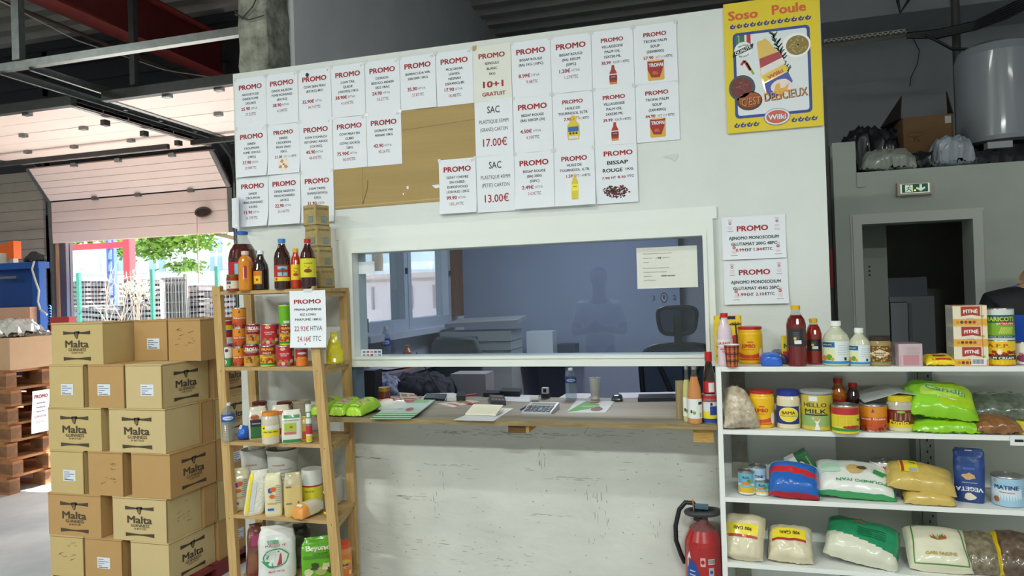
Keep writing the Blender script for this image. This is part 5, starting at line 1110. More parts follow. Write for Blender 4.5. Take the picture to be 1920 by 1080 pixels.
def d_fonio(mb, L, r, h):
    S = L.S; rr(mb, L, h*.13, h*.62, P_('7a2018'), -r*1.4, r*1.4); rr(mb, L, h*.13, h*.22, P_('e4cc2a'), -r*1.4, r*1.4, .0008); rn = random.Random(5)
    for i in range(14): line(mb, S, [(-r*.6+i*.006, h*.32), (-r*.6+i*.006+rn.uniform(-.004, .004), h*.54)], .003, P_(('8a6a4a', '4a2a1c', 'b59a6a')[i % 3]), .0012)
    ell(mb, S, .004, h*.57, .016, .005, P_('8fc03a'), 12, .0018); text(mb, S, 'Fonio', -.004, h*.28, .016, P_('ecd42a'), w=r*1.45, bold=.035, off=.002)
jar('fonio_jar', 'glass Fonio jar with yellow lid and dark red label', (1665, 1712, 741, 811), Z, W_, 'd8cfae', M('d8c21c', .4), d_fonio, .018, fill=.6, glass=M('b9b4a0', .15, coat=.8))
# white card bent over the jar
mb = MB(); A = onY(1618, 753, -.27); B = onY(1682, 735, -.27); C = onY(1765, 746, -.27); vs = []
for q in (A, B, C): vs += [Vector((q.x, -.3, q.z)), Vector((q.x, -.06, q.z+.004))]
vs += [v+Vector((0, 0, .002)) for v in vs]; mb.add(vs, [(0, 2, 3, 1), (2, 4, 5, 3), (6, 7, 9, 8), (8, 9, 11, 10), (0, 6, 8, 2), (2, 8, 10, 4), (1, 3, 9, 7), (3, 5, 11, 9), (0, 1, 7, 6), (4, 10, 11, 5)], M('b9bdbc', .35, name='card_white')); tag(mb.build('bent_card'), 'white plastic card bent like a roof over the yellow lidded jar', 'card')
def green_f(u, v):
    if v < -.72: return P_('8ac81c')
    if abs(u+.1) < .55 and abs(v) < .30: return P_('b8dc5a')
    return P_('a8cc1c') if u > -.1 else P_('8fd02c')
def d_canda(mb, B): text(mb, B.S, 'Candia', .01, .01, .030, P_('cfe4d8'), w=.15, bold=.03, off=.003, rot=-.18); text(mb, B.S, 'Candia', .011, .009, .030, P_('2f8a3a'), w=.15, bold=.0, off=.0035, rot=-.18); text(mb, B.S, 'gourmet', .01, -.04, .010, P_('e8f0c8'), w=.08, bold=.02, off=.003, rot=-.15)
bag_item('rice_bag', 'bright green bag at the bottom of the pile on the second board', 1768, 812, -.26, Z, .25, .17, .05, green_f, (.12, 0, -.03), seed=21, crumple=.006)
bag_item('rice_bag', 'bright green bag with large white lettering on top of the pile', 1762, 812, -.24, Z+.048, .25, .20, .075, green_f, (.55, .12, -.05), d_canda, seed=22, crumple=.006)
bag_item('herb_bag', 'clear bag of dried green leaves on the second board', 1872, 800, -.17, Z+.035, .26, .18, .075, M('6a7464', .3, coat=.7, c2='3f4a3c', vs=50, name='dried_leaves'), (.35, 0, -.08), seed=23, crumple=.007)
bag_item('nut_bag', 'brown bag of nuts hanging over the edge of the second board', 1863, 828, -.28, Z, .17, .13, .055, M('9a6a3c', .3, coat=.8, c2='70421f', vs=30, name='brown_nuts'), (.2, 0, .08), seed=24, crumple=.006)
bag_item('yellow_packet', 'yellow packet lying under the bag of green leaves at the right edge', 1925, 820, -.27, Z, .13, .12, .03, P_('e6d22c'), (.2, 0, .1), seed=25, cat='packet')
a = onY(1893, 826, -.352); mb = MB(); mb.box(a.x, a.x+.1, -.358, -.353, a.z-.018, a.z+.022, P_('e4e6e4')); mb.box(a.x+.015, a.x+.045, -.3592, -.358, a.z-.004, a.z+.006, INK); tag(mb.build('price_rail'), 'white price holder clipped to the second board edge', 'label holder')
# ------------------------------------------------------------------ third board
Z = T3
def d_corn(mb, L, r, h):
    S = L.S; rr(mb, L, h*.05, h*.93, P_('dfe6e0')); rr(mb, L, h*.50, h*.93, P_('6ab0c8'), -r*1.2, r*1.0, .0007); rr(mb, L, h*.12, h*.40, P_('e6b41c'), -r*1.2, r*1.0, .0007); ell(mb, S, -.002, h*.42, r*.8, h*.09, P_('7ab8d0'), 16, .0012); ell(mb, S, -.002, h*.52, r*.6, h*.07, P_('e0802a'), 14, .0014); ell(mb, S, .010, h*.62, .008, .008, P_('5a8a2a'), 10, .0016); text(mb, S, 'Rich', -.002, h*.77, .011, INK, w=.026, bold=.02, off=.0014)
can('corn_can', 'tin with a corn picture label, frontmost at the left of the third board', (1385, 1416, 882, 930), Z, W_, 'dfe6e0', d_corn)
def d_mat(sc=1, t='MATINE'):
    def f(mb, L, r, h):
        S = L.S; rr(mb, L, h*.03, h*.95, P_('9fc4dc')); rr(mb, L, h*.22, h*.62, P_('d4e2ea'), -r*1.2, r*.9, .0007); text(mb, S, t, -.004, h*.66, .017*sc, P_('1c3a7a'), w=r*1.5, bold=.03, off=.0014); ell(mb, S, -r*.7, h*.24, .012*sc, .012*sc, P_('a8622a'), 12, .0014); ell(mb, S, -r*.8, h*.86, .008, .008, P_('c9a05a'), 8, .001)
        for i in range(5): rect(mb, S, r*.95, h*(.7-.08*i), r*1.4, h*(.71-.08*i), M('6a86a0', .5), 2, 1, .001)
        text(mb, S, 'Quinquina', -.002, h*.50, .006*sc, P_('b05a4a'), w=r*.9, off=.0014)
    return f
can('milk_tin', 'light blue tin with open brown top behind the corn can', (1404, 1438, 873, 922), Z, W_, '9fc4dc', d_mat(.7), top=M('5a3a34', .5), dy=.10, cat='tin')
can('corn_can', 'small tin with a corn label beside the larger corn can', (1416, 1444, 901, 931), Z, W_, 'dfe6e0', d_corn)
BLF = P_('1f62b8'); RDF = P_('c4262c')
bag_item('striped_bag', 'blue bag with a red stripe hanging over the third board', 1489, 938, -.27, Z, .20, .17, .085, lambda u, v: RDF if -.05 < v+.12*u < .30 else (P_('b51f2c') if v < -.9 else (P_('d8dadc') if v > .72 else BLF)), (.7, .06, -.08), seed=31, crumple=.004)
mb = MB(); g = P_('1f6a3a'); mb.box(-.045, .045, -.028, .028, 0, .10, g); mb.box(-.0452, .0452, -.0282, .0282, .0, .045, P_('dfe2dc')); S = front(0, -.0284, 0); ell(mb, S, .0, .055, .020, .018, P_('5a3a28'), 16, .0004); ell(mb, S, .0, .055, .015, .013, P_('e8e6dc'), 16, .0008); text(mb, S, 'COCONUT', 0, .088, .006, P_('d8c89a'), w=.05, bold=.02); rect(mb, S, .015, .008, .035, .03, INK); ell(mb, S, -.02, .02, .008, .008, P_('b8622a'), 8)
a = onY(1498, 905, -.2); tag(mb.build('coconut_box', loc=(a.x-.035, -.19, Z+.095), rot=(.1, 1.05, .1)), 'green and white coconut box tilted on the striped bag', 'box')
def d_poundo(mb, B): text(mb, B.S, 'POUNDO IYAN', .02, -.055, .014, P_('4a9a6a'), w=.2, bold=.03, rot=pi, off=.003); ell(mb, B.S, .0, .01, .035, .028, P_('cfae6a'), 16, .003); ell(mb, B.S, .03, .02, .02, .012, P_('6a4a2a'), 12, .0035); rect(mb, B.S, -.13, -.01, -.06, .05, P_('b8d8c0'), 3, 3, .003); poly(mb, B.S, [(.08, .02), (.13, .01), (.11, -.02), (.07, -.01)], P_('2f9a4a'), .005)
bag_item('pounded_yam_bag', 'large white bag with green print lettered upside down on the third board', 1600, 938, -.22, Z, .31, .20, .075, lambda u, v: P_('3a9a5a') if (v < -.93 or abs(u) > .95) else P_('dfe2da'), (.5, .05, -.05), d_poundo, seed=32, crumple=.004)
def d_cer(mb, L, r, h):
    S = L.S; rr(mb, L, h*.03, h*.97, P_('e6e4e0')); ell(mb, S, .006, h*.76, r*.72, h*.13, P_('c03a3a'), 22, .001); ell(mb, S, .006, h*.76, r*.62, h*.10, P_('b5202c'), 22, .0014); text(mb, S, 'Cerelac', .006, h*.76, .009, P_('f4ecec'), w=r*1.1, bold=.03, off=.002); ell(mb, S, .008, h*.1, r*.6, h*.09, P_('b5303a'), 18, .001); ell(mb, S, .008, h*.24, r*.5, h*.10, P_('e0c8a0'), 14, .0014); ell(mb, S, -r*.5, h*.55, .006, .007, P_('4a3a4a'), 10, .001)
    for i in range(8): rect(mb, S, -r*1.4, h*(.85-.1*i), -r*.9, h*(.86-.1*i), P_('c9a8a0'), 2, 1, .0008)
can('cereal_tin', 'white Cerelac tin with red oval behind the yellow bags', (1634, 1682, 863, 917), Z, W_, 'e6e4e0', d_cer, top=M('d8d4ce', .4), dy=.19, cat='tin')
GA = M('d0b25c', .35, coat=.5, var=.12, vs=30, name='yellow_grain')
def d_gl(mb, B): rect(mb, B.S, -.085, -.03, -.015, .055, P_('ead42a'), 4, 4, .002); rect(mb, B.S, -.08, -.03, -.07, .055, P_('b5332c'), 1, 4, .003); text(mb, B.S, '900G', -.035, .035, .010, INK, w=.03, bold=.02, rot=-.2, off=.0035); rect(mb, B.S, -.05, -.025, -.02, .0, M('a8acae', .5), 2, 2, .003)
bag_item('semolina_bag', 'yellow bag of semolina underneath, hanging over the third board', 1740, 958, -.29, Z, .18, .12, .05, GA, (.22, 0, -.08), seed=33, crumple=.005)
bag_item('semolina_bag', 'yellow bag of semolina with yellow label lying on another bag', 1724, 938, -.25, Z+.035, .25, .16, .07, GA, (.4, .12, -.1), d_gl, seed=34, crumple=.004)
# upright blue bag, lettering upside down
p = put_item(1819, 943, Z, r=.04, Y=-.24); it = It('seasoning_bag', 'tall dark blue VEGETA bag standing with upside down lettering', 'bag', p); k = mpp(p); w = 50*k; h = min(.262, onY(1819, 840, p.y).z-Z); DB = M('123a7c', .3, coat=.5, bump=.15, bs=30, name='navy_foil')
def d_vege(mb, L):
    S = L.S; text(mb, S, 'VEGETA', 0, h*.26, .017, P_('e8ecf0'), w=w*.86, bold=.035, rot=pi, off=.0016, arc=-.003); poly(mb, S, blob(0, h*.50, .022, .013, 12, .3, 3), P_('c9a070'), .0016); poly(mb, S, blob(.0, h*.12, .02, .014, 10, .35, 6), P_('e0d8c0'), .0016); text(mb, S, 'ASSAISONNEMENT', 0, h*.38, .004, P_('c8d0e0'), w=w*.5, rot=pi, off=.0016); rect(mb, S, -.012, h*.95, .012, h*.97, P_('c8ccd4'), 1, 1, .001); rect(mb, S, -.02, h*.62, .02, h*.66, M('3a5a9a', .4), 2, 1, .001)
it.loft('bag_body', [(0, w*.46, .032, 4, DB), (h*.1, w*.47, .036, 4, DB), (h*.6, w*.5, .033, 3.4, DB), (h*.85, w*.5, .018, 3, DB), (h*.94, w*.5, .006, 3, DB), (h, w*.42, .003, 3, DB)], 32, crumple=.002, seed=5, sub=3, deco=d_vege)
can('milk_tin', 'light blue tin lettered MATINE at the right end of the third board', (1863, 1918, 890, 953), Z, W_, '9fc4dc', d_mat(1.0), top=M('4a5254', .5), cat='tin')
# ------------------------------------------------------------------ fourth board
Z = T4
FL = M('ddd3b4', .35, coat=.5, var=.08, vs=20, name='cream_flour')
def d_gari(mb, B): rect(mb, B.S, -.075, -.005, .065, .045, P_('ecd62a'), 6, 3, .002); rect(mb, B.S, -.075, -.016, .065, -.006, P_('b5332c'), 6, 1, .0025); text(mb, B.S, '900 GARI', .0, .022, .016, INK, w=.08, bold=.02, off=.0035, rot=pi)
bag_item('gari_bag', 'clear bag of cream gari with yellow label at the left of the lowest board', 1399, 1075, -.26, Z, .165, .20, .07, FL, (1.0, 0, -.22), d_gari, seed=41, crumple=.006)
bag_item('gari_bag', 'second clear bag of cream gari with yellow label beside the leftmost one', 1483, 1075, -.25, Z, .18, .17, .075, FL, (.7, 0, -.08), d_gari, seed=42, crumple=.006)
bag_item('frozen_bag', 'dark green and white bag slumped in the middle of the lowest board', 1617, 1072, -.22, Z, .28, .20, .085, lambda u, v: P_('1f8a5c') if v > -.25-.3*u else M('d8d8c4', .3, coat=.5), (.65, .12, -.25), lambda mb, B: (text(mb, B.S, 'FUFU', -.02, .055, .014, P_('b53a3a'), bold=.03, off=.003), [rect(mb, B.S, -.02, .03-.009*i, .09, .033-.009*i, P_('0f5a3a'), 4, 1, .0025) for i in range(5)]), seed=43, crumple=.006)
def d_gf(mb, B):
    L4 = [(-.10, -.085), (.10, -.085), (.09, .085), (-.09, .085), (-.10, -.085)]; line(mb, lambda u, v, o: B.S(u, v, o), [(L4[i][0]+(L4[i+1][0]-L4[i][0])*t/6, L4[i][1]+(L4[i+1][1]-L4[i][1])*t/6) for i in range(4) for t in range(7)], .004, P_('4a8a3a'), .003)
    for i in range(7): poly(mb, B.S, [(.0, .01), (-.03+.01*i, .035+.006*(i % 2)), (-.026+.01*i, .02)], P_(('b5501c', '5a7a2a')[i % 2]), .0035+.0003*i)
    text(mb, B.S, 'GARI FARINE', .0, -.045, .013, P_('b59a4a'), w=.12, bold=.03, off=.0035)
bag_item('gari_bag', 'cream GARI bag with thin green border on the lowest board', 1757, 1075, -.23, Z, .23, .20, .07, lambda u, v: P_('4a9a4a') if (v > .93 and abs(u) > .5) else M('dcd8be', .4, coat=.3), (.75, 0, -.05), d_gf, seed=44, crumple=.003)
BN = M('8f8468', .35, coat=.5, c2='5c5240', vs=45, name='brown_beans')
bag_item('bean_bag', 'clear bag of brown beans with a yellow side stripe on the lowest board', 1838, 1075, -.23, Z, .14, .18, .07, lambda u, v: P_('d8b81c') if u > .72 else BN, (.75, 0, -.1), seed=45, crumple=.006)
bag_item('bean_bag', 'darker bag of brown beans with a yellow left side at the lowest right corner', 1902, 1078, -.23, Z, .16, .19, .07, lambda u, v: P_('d8b81c') if u < -.72 else M('6e5a48', .35, coat=.5, c2='453528', vs=45, name='dark_beans'), (.75, 0, -.1), seed=46, crumple=.006)
# ================================================================== groceries on the ladder shelf
Z, K_ = S1, 'l'
def d_palmlab(mb, L, r, h):
    S = L.S; rr(mb, L, h*.16, h*.48, P_('b8242a'), -r*1.5, r*1.5); rect(mb, S, -r*.6, h*.26, r*.6, h*.45, P_('7ec0dc'), 8, 2, .0009); rr(mb, L, h*.16, h*.24, P_('e0cc2a'), -r*1.5, r*1.5, .0008)
    line(mb, S, [(.0, h*.27), (.002, h*.38)], .004, P_('5a3a22'), .0014)
    for a in range(6): t = a*pi/5; line(mb, S, [(.002, h*.385), (.002+.013*cos(t), h*.385+.009*sin(t))], .003, P_('1f5a34'), .0016)
    ell(mb, S, -r*.8, h*.2, .007, .008, P_('c4321c'), 8, .0014)
bottle('palm_oil_bottle', 'very large brown oil bottle with blue cap on top of the pine shelf', (430, 484, 434, 541), Z, K_, '4a1c14', CAPB, .78, d_palmlab, neck=.34, shoulder=.55, dy=.09, caph=.014)
bottle('palm_oil_bottle', 'dark brown oil bottle with blue cap and palm label', (515, 546, 448, 541), Z, K_, '34140f', M('3a84cc', .35), .9, d_palmlab, neck=.40, shoulder=.62, waist=.03, dy=.02)
bottle('syrup_bottle', 'small dark bottle with blue cap between the orange and dark flat bottles', (466, 488, 470, 541), Z, K_, '1c1a1c', CAPB, .9, None, neck=.5, shoulder=.6, dy=.14)
def d_or(mb, L, r, h): rr(mb, L, h*.32, h*.62, P_('a82a34'), -r*.2, r*1.5); rect(mb, L.S, -r*1.0, h*.28, -r*.2, h*.58, P_('e6dde0'), 5, 1, .0008); rect(mb, L.S, -r*.8, h*.44, -r*.5, h*.54, INK, 2, 1, .0012); rr(mb, L, h*.24, h*.28, P_('c8741c'), -r*1.5, r*1.5)
bottle('sauce_bottle', 'orange sauce bottle with red and white cap before the very large bottle', (448, 474, 471, 543), Z, K_, 'd8851c', M('d8c8c4', .4), .92, d_or, neck=.46, shoulder=.74, sq=2.4, dy=-.0)
def d_jam(mb, L, r, h): rr(mb, L, h*.15, h*.62, P_('dcd6b8'), -r*1.5, r*1.5); rect(mb, L.S, -r*1.1, h*.42, -r*.3, h*.58, P_('4a4a8a'), 4, 1, .0009); ell(mb, L.S, -r*.5, h*.25, .005, .005, P_('c03a2a'), 8, .001)
jar('sauce_jar', 'little jar of red sauce at the left end of the top pine board', (425, 449, 515, 544), Z, K_, '9a3014', M('8a7a3a', .3, metal=.7), d_jam, .008, dy=.0)
def d_orl(mb, L, r, h): rect(mb, L.S, -r*1.1, h*.15, r*.1, h*.48, P_('d8741c'), 6, 2, .0009); rect(mb, L.S, -r*.95, h*.17, -r*.05, h*.36, P_('e8c02a'), 5, 1, .0014); ell(mb, L.S, -r*.5, h*.26, .006, .007, P_('a83a1c'), 8, .002)
bottle('syrup_bottle', 'dark bottle with white cap and orange label on the top pine board', (475, 505, 470, 542), Z, K_, '231a1c', CAPW, .93, d_orl, neck=.36, shoulder=.52, dy=.04)
def d_yl(c1, c2):
    def f(mb, L, r, h): rr(mb, L, h*.22, h*.60, P_(c1), -r*1.5, r*1.5); ell(mb, L.S, -.002, h*.35, r*.5, h*.04, P_(c2), 12, .001); text(mb, L.S, 'HUILE', -.0, h*.50, .006, P_(c2), w=r, bold=.02, off=.0012); line(mb, L.S, [(-r*.5, h*.45), (0, h*.4), (r*.2, h*.44)], .003, P_(c2), .0014)
    return f
bottle('red_oil_bottle', 'short red bottle with yellow cap and yellow label', (546, 566, 466, 540), Z, K_, 'b8321c', CAPY, .93, d_yl('e4c82a', 'b83a1c'), neck=.46, shoulder=.60, dy=.03)
bottle('dark_oil_bottle', 'dark bottle with red cap and big yellow label right of the short red one', (564, 594, 448, 541), Z, K_, '3a1216', CAPR, .9, d_yl('d8d02a', '7a3a1c'), neck=.38, shoulder=.62, dy=.02)
# four shrink-wrapped tan cubes
a = onY(599, 538, -.16); k = mpp(a); TAN = M('b8a26a', .35, coat=.5, c2='a5905a', vs=24, bump=.15, bs=40, name='shrink_wrapped_tan'); side = .095
for i, (yb, yt, lab) in enumerate(((538, 501, 'lowest'), (501, 463, 'second'), (463, 424, 'third'), (424, 385, 'topmost'))):
    q = onY(604-3.5*i, yb, -.16); h = onY(604-3.5*i, yt, -.16).z-q.z; z0 = onY(604, 538, -.16).z if i == 0 else zt_
    z0 = S1+.001 if i == 0 else zt_; zt_ = z0+h*1.015+.0004; mb = MB(); s_ = side/2; hh = zt_-z0-.0006; mb.box(-s_, s_, -s_, s_, 0, hh, TAN)
    for S in (front(0, -s_-.0003, hh/2), flat((s_+.0003, 0, hh/2), (0, 1, 0), (0, 0, 1))):
        text(mb, S, 'BLEND MILK', 0, hh*.33, .012, M('7c6c40', .5), w=side*.8, bold=.01); rect(mb, S, -.008, -hh*.32, .028, -hh*.02, M('6f8480', .3, coat=.6), off=.0008)
        for j in range(4): line(mb, S, [(-.004+.008*j, -hh*.28), (-.002+.008*j, -hh*.06)], .002, M('a0b0a8', .4), .0012)
        rect(mb, S, -s_, -hh*.46, s_, -hh*.42, M('5f5434', .5), off=.0005)
    o = mb.build('wrapped_carton', loc=(q.x, -.16, z0), rz=radians(-20)+.02*i); tag(o, '%s of four shrink wrapped tan cartons stacked on the pine shelf' % lab, 'carton', 'wrapped cartons in a column')
# paper hung from the top board
a = onY(543, 546, YLF-.006); b = onY(620, 651, YLF-.006)
mb, S, w, h, done = sheet('price_sheet', a.x, b.x-.02, b.z, a.z, 'white promo sheet for prima jasmine rice hanging on the pine shelf', y=YLF-.008, curl=.012)
text(mb, S, 'PROMO', .0, h*.31, .022, R3, w=.155, bold=.035)
for i, s_ in enumerate(('PRIMA JASMINE', 'RIZ LONG', 'PARFUMÉ 18KG')): text(mb, S, s_, .002, h*(.17-.088*i), .0115, BK, w=(.155, .09, .15)[i], bold=.022)
text(mb, S, '22.92€', -.036, -h*.165, .026, R3, w=.085, bold=.005); text(mb, S, 'HTVA', .048, -h*.16, .026, BK, w=.066, bold=.0); text(mb, S, '24.16€', -.02, -h*.345, .026, R3, w=.08, bold=.005); text(mb, S, 'TTC', .052, -h*.34, .026, BK, w=.045, bold=.0); ell(mb, S, -.012, -h*.44, .004, .005, M('a08a6a', .6), 8, .001)
rect(mb, S, -.02, h*.47, .03, h*.53, M('d3d8d6', .25, name='clear_tape'), off=.0015); done()
Z = S2
def d_trof(mb, L, r, h):
    S = L.S; rr(mb, L, h*.03, h*.97, P_('c89a3a')); rr(mb, L, h*.5, h*.97, P_('8f1c20'), off=.0006); poly(mb, S, [(-r*.9, h*.55), (-r*.7, h*.2), (-r*.1, h*.12), (r*.3, h*.2), (r*.45, h*.55)], P_('8f1c20'), .0018); text(mb, S, 'TROFAI', -.003, h*.80, .018, P_('eceae6'), w=r*1.75, bold=.045, off=.0014); text(mb, S, 'PALM NUT CONCENTRATE', -.003, h*.65, .004, P_('eceae6'), w=r*1.5, off=.0014)
    rn = random.Random(1)
    for i in range(12): ell(mb, S, rn.uniform(-r*.6, 0), rn.uniform(h*.22, h*.48), .005, .005, P_(('c0602a', '6a2a18')[i % 2]), 7, .0022+.00003*i)
    ell(mb, S, r*.9, h*.3, .012, .014, P_('d8c070'), 10, .001)
def d_tomx(mb, L, r, h):
    S = L.S; rr(mb, L, h*.04, h*.96, P_('b8242e')); ell(mb, S, -.012, h*.85, .013, .007, P_('f0e8e0'), 14, .001); ell(mb, S, -.012, h*.92, .009, .006, P_('e0a01c'), 10, .0012); text(mb, S, 'Dieg', -.012, h*.85, .006, P_('b8242e'), w=.018, bold=.02, off=.0018); text(mb, S, 'TOMATES', -.006, h*.62, .007, P_('f0e0dc'), w=r*1.1, bold=.02, off=.001); text(mb, S, 'PELEES', -.008, h*.53, .005, P_('f0e0dc'), w=r*.7, bold=.02, off=.001)
    for i in range(6): ell(mb, S, -r*.9+i*r*.32, h*(.16+.1*(i % 2)), .010, .010, P_(('cf5a4a', '7a8a3a', 'e0b0a0')[i % 3]), 9, .0012+.0002*i)
    rect(mb, S, r*.75, h*.08, r*1.4, h*.92, P_('7a2420'), 4, 3, .0009); rect(mb, S, r*.85, h*.5, r*1.3, h*.75, P_('c8a050'), 3, 1, .0013)
def d_prs(mb, L, r, h):
    S = L.S; rr(mb, L, h*.02, h*.08, P_('e0cc2c')); rr(mb, L, h*.08, h*.18, P_('2f8a3a')); rr(mb, L, h*.18, h*.6, P_('d8b82c')); rr(mb, L, h*.58, h*.97, P_('a82a34')); text(mb, S, 'PRAISE', -.002, h*.84, .012, P_('e8c82a'), w=r*1.6, bold=.03, off=.001); text(mb, S, 'PALM', -.006, h*.66, .009, P_('e8dcc0'), w=r, bold=.02, off=.001); text(mb, S, 'CREAM', -.004, h*.54, .009, P_('7a3a2a'), w=r*1.2, bold=.02, off=.001)
    rn = random.Random(9)
    for i in range(16): ell(mb, S, rn.uniform(-r*1.2, r*1.2), rn.uniform(h*.22, h*.42), .006, .006, P_(('a8321c', 'c4501c')[i % 2]), 8, .001+.00004*i)
def d_coco(mb, L, r, h): S = L.S; rr(mb, L, h*.03, h*.45, P_('3f9a4a')); rr(mb, L, h*.42, h*.97, P_('e0e2de')); ell(mb, S, -r*.4, h*.24, .013, .013, P_('dfe2dc'), 14, .001); ell(mb, S, -r*.4, h*.24, .009, .009, P_('b0c4a8'), 12, .0014); ell(mb, S, .0, h*.82, .009, .009, P_('6a3a22'), 10, .001)
def d_mack(mb, L, r, h): S = L.S; rr(mb, L, h*.04, h*.45, P_('e0761c')); rr(mb, L, h*.45, h*.96, P_('b8281c')); ell(mb, S, .0, h*.75, r*.8, h*.06, P_('c8ccd0'), 14, .001); text(mb, S, 'MACKEREL', 0, h*.50, .007, P_('ecd02a'), w=r*1.6, bold=.03, off=.0014)
def d_mix(mb, L, r, h): bands((.04, .3, 'd8d8da'), (.3, .52, 'a82028'), (.52, .6, '1f3a8a'), (.6, .8, 'e0cc2a'), (.8, .97, 'b5222c'))(mb, L, r, h)
def d_grn(mb, L, r, h): bands((.04, .95, '6aae1c'), (.3, .6, '9acc2c'), (.04, .2, '3f8a3a'))(mb, L, r, h); rect(mb, L.S, -r*.3, h*.08, r*.6, h*.2, P_('e0e4dc'), 4, 1, .001); rr(mb, L, h*.94, h*.99, P_('b8d82a'), off=.001)
def d_soup(tx='Sauce Graine'): return d_graine(tx)
def stk(name, label, x0, x1, rows, col, deco, dy, cat='can', turn=0, ztop=None):
    """cans on top of each other: rows = [(top, bottom), ...] from the bottom up"""
zs = {}
def lcan(name, label, x0, x1, yt, yb, on, col, deco, dy, key=None, turn=0., cat='can'):
    z = Z if on is None else zs[on]; Yc = YLF+.004+dy
    p = onY((x0+x1)/2, yb, Yc); r = (x1-x0)*mpp(p)/2/1.03; px_ = onY((x0+x1)/2, yb, Yc+r)
    P = Vector((px_.x, Yc+r, z+.0006)); h = (yb-yt)*mpp(P)*.995; it = It(name, label, cat, P, turn); m = P_(col)
    def dd(mb, L):
        Loft([(h-.004, r*.93, TIN), (h-.0035, r*.92, TIN)], 28).put(mb)
        if deco: deco(mb, L, r, h)
    it.loft('can_body', [(0, r*.97, TIN), (.003, r, TIN), (.006, r*.985, m), (h-.007, r*.985, TIN), (h-.003, r, TIN), (h, r*.98, TIN)], deco=dd)
    if key: zs[key] = z+.0012+h
    return it
lcan('coconut_can', 'white and green coconut milk can at the left end of the second pine board', 414, 437, 646, 683, None, 'e0e2de', d_coco, .0)
lcan('sauce_can', 'lowest of three stacked orange sauce cans', 437, 460, 645, 681, None, 'c8521c', d_soup(), .01, 'a')
lcan('sauce_can', 'middle one of three stacked orange sauce cans', 437, 461, 609, 645, 'a', 'c8521c', d_soup(), .01, 'a2')
lcan('sauce_can', 'topmost of three stacked orange sauce cans', 436, 462, 572, 609, 'a2', 'd0761c', d_soup('Sauce'), .01)
lcan('palm_soup_can', 'red TROFAI can on the second pine board', 458, 487, 643, 684, None, 'c89a3a', d_trof, -.006, 'b')
lcan('palm_soup_can', 'red TROFAI can standing on another TROFAI can', 463, 488, 605, 643, 'b', 'c89a3a', d_trof, .006)
lcan('cream_can', 'red and yellow PRAISE can on the second pine board', 488, 518, 644, 683, None, 'd8b82c', d_prs, -.006, 'c')
lcan('tomato_can', 'red peeled tomato can standing on the PRAISE can', 490, 524, 602, 642, 'c', 'b8242e', d_tomx, .0)
lcan('tomato_can', 'red peeled tomato can on the second pine board', 519, 552, 644, 683, None, 'b8242e', d_tomx, -.006, 'd')
lcan('cream_can', 'red and yellow PRAISE can standing on a tomato can beside the hanging sheet', 525, 549, 604, 642, 'd', 'd8b82c', d_prs, .02, 'e')
lcan('green_can', 'green can on top of the PRAISE can, half behind the hanging sheet', 523, 548, 567, 604, 'e', '6aae1c', d_grn, .02)
lcan('mackerel_can', 'red mackerel can left of the front post of the pine shelf', 555, 578, 649, 682, None, 'b8281c', d_mack, .006)
lcan('milk_can', 'blue yellow and red tin standing behind the orange cans', 421, 438, 646, 684, None, 'd8d8da', d_mix, .10, 'f', cat='tin')
lcan('milk_can', 'blue yellow and red tin on another tin behind the orange cans', 421, 438, 595, 640, 'f', 'b5222c', d_mix, .10, cat='tin')
lcan('pilchard_can', 'red and black can right of the front post of the pine shelf', 595, 612, 649, 683, None, 'b8323a', lambda mb, L, r, h: (rr(mb, L, h*.1, h*.9, P_('c8c4c4'), r*.2, r*1.4), rect(mb, L.S, -r*1.2, h*.3, -r*.2, h*.9, P_('22242a'), 4, 2, .0008)), .03)
YBG = M('e4d81c', .3, coat=.6, name='yellow_foil')
q = put_item(627, 681, Z, r=.03, Y=-.22); it = It('yellow_bag', 'bright yellow bag standing at the right end of the second pine board', 'bag', q); k = mpp(q)
it.loft('bag_body', [(0, 15*k, .03, 3, YBG), (.01, 17*k, .036, 3, YBG), (.08, 13*k, .03, 2.6, YBG), (.14, 8*k, .012, 2.4, YBG), (.165, 5*k, .004, 2.4, YBG)], 30, crumple=.007, seed=3, sub=4)
# third board
Z = S3
def water(name, label, box, Z, kind, dy=None):
    p, r, h = geo(*box, Z, kind, dy); it = It(name, label, 'bottle', p); g = thin((232, 240, 244), 1.45, .05, .22, 'clear_bottle', (190, 205, 220)); hs = h*.72; sec = [(0, r*.85, g), (.004, r*.97, g)]
    for i in range(7): z = h*.08+i*h*.055; sec += [(z, r, g), (z+h*.02, r*.95, g), (z+h*.035, r, g)]
    sec += [(h*.50, r, g), (h*.71, r, g), (h*.82, r*.75, g), (h*.89, r*.45, g), (h*.93, r*.36, g)]
    def dd(mb, L): rr(mb, L, h*.52, h*.71, P_('2456a8'), off=.0006); ell(mb, L.S, 0, h*.615, r*.85, h*.05, P_('d8dce8'), 18, .0014); text(mb, L.S, 'Cristaline', 0, h*.615, .006, P_('2456a8'), w=r*1.2, bold=.02, off=.002)
    it.loft('bottle_body', sec, deco=dd); it.loft('cap', [(h*.925, r*.42, CAPW), (h, r*.42, CAPW)], 18); return it
water('water_bottle', 'clear water bottle with blue label on the pine shelf', (416, 441, 755, 821), Z, K_, .01)
bag_item('blue_wrapper', 'crumpled blue wrapper beside the water bottle on the pine shelf', 459, 815, -.33, Z, .055, .075, .05, lambda u, v: P_('cfd4dc') if (u < -.2 and v > .2) else NB, (1.1, .1, .3), seed=51, crumple=.008, cat='wrapper')
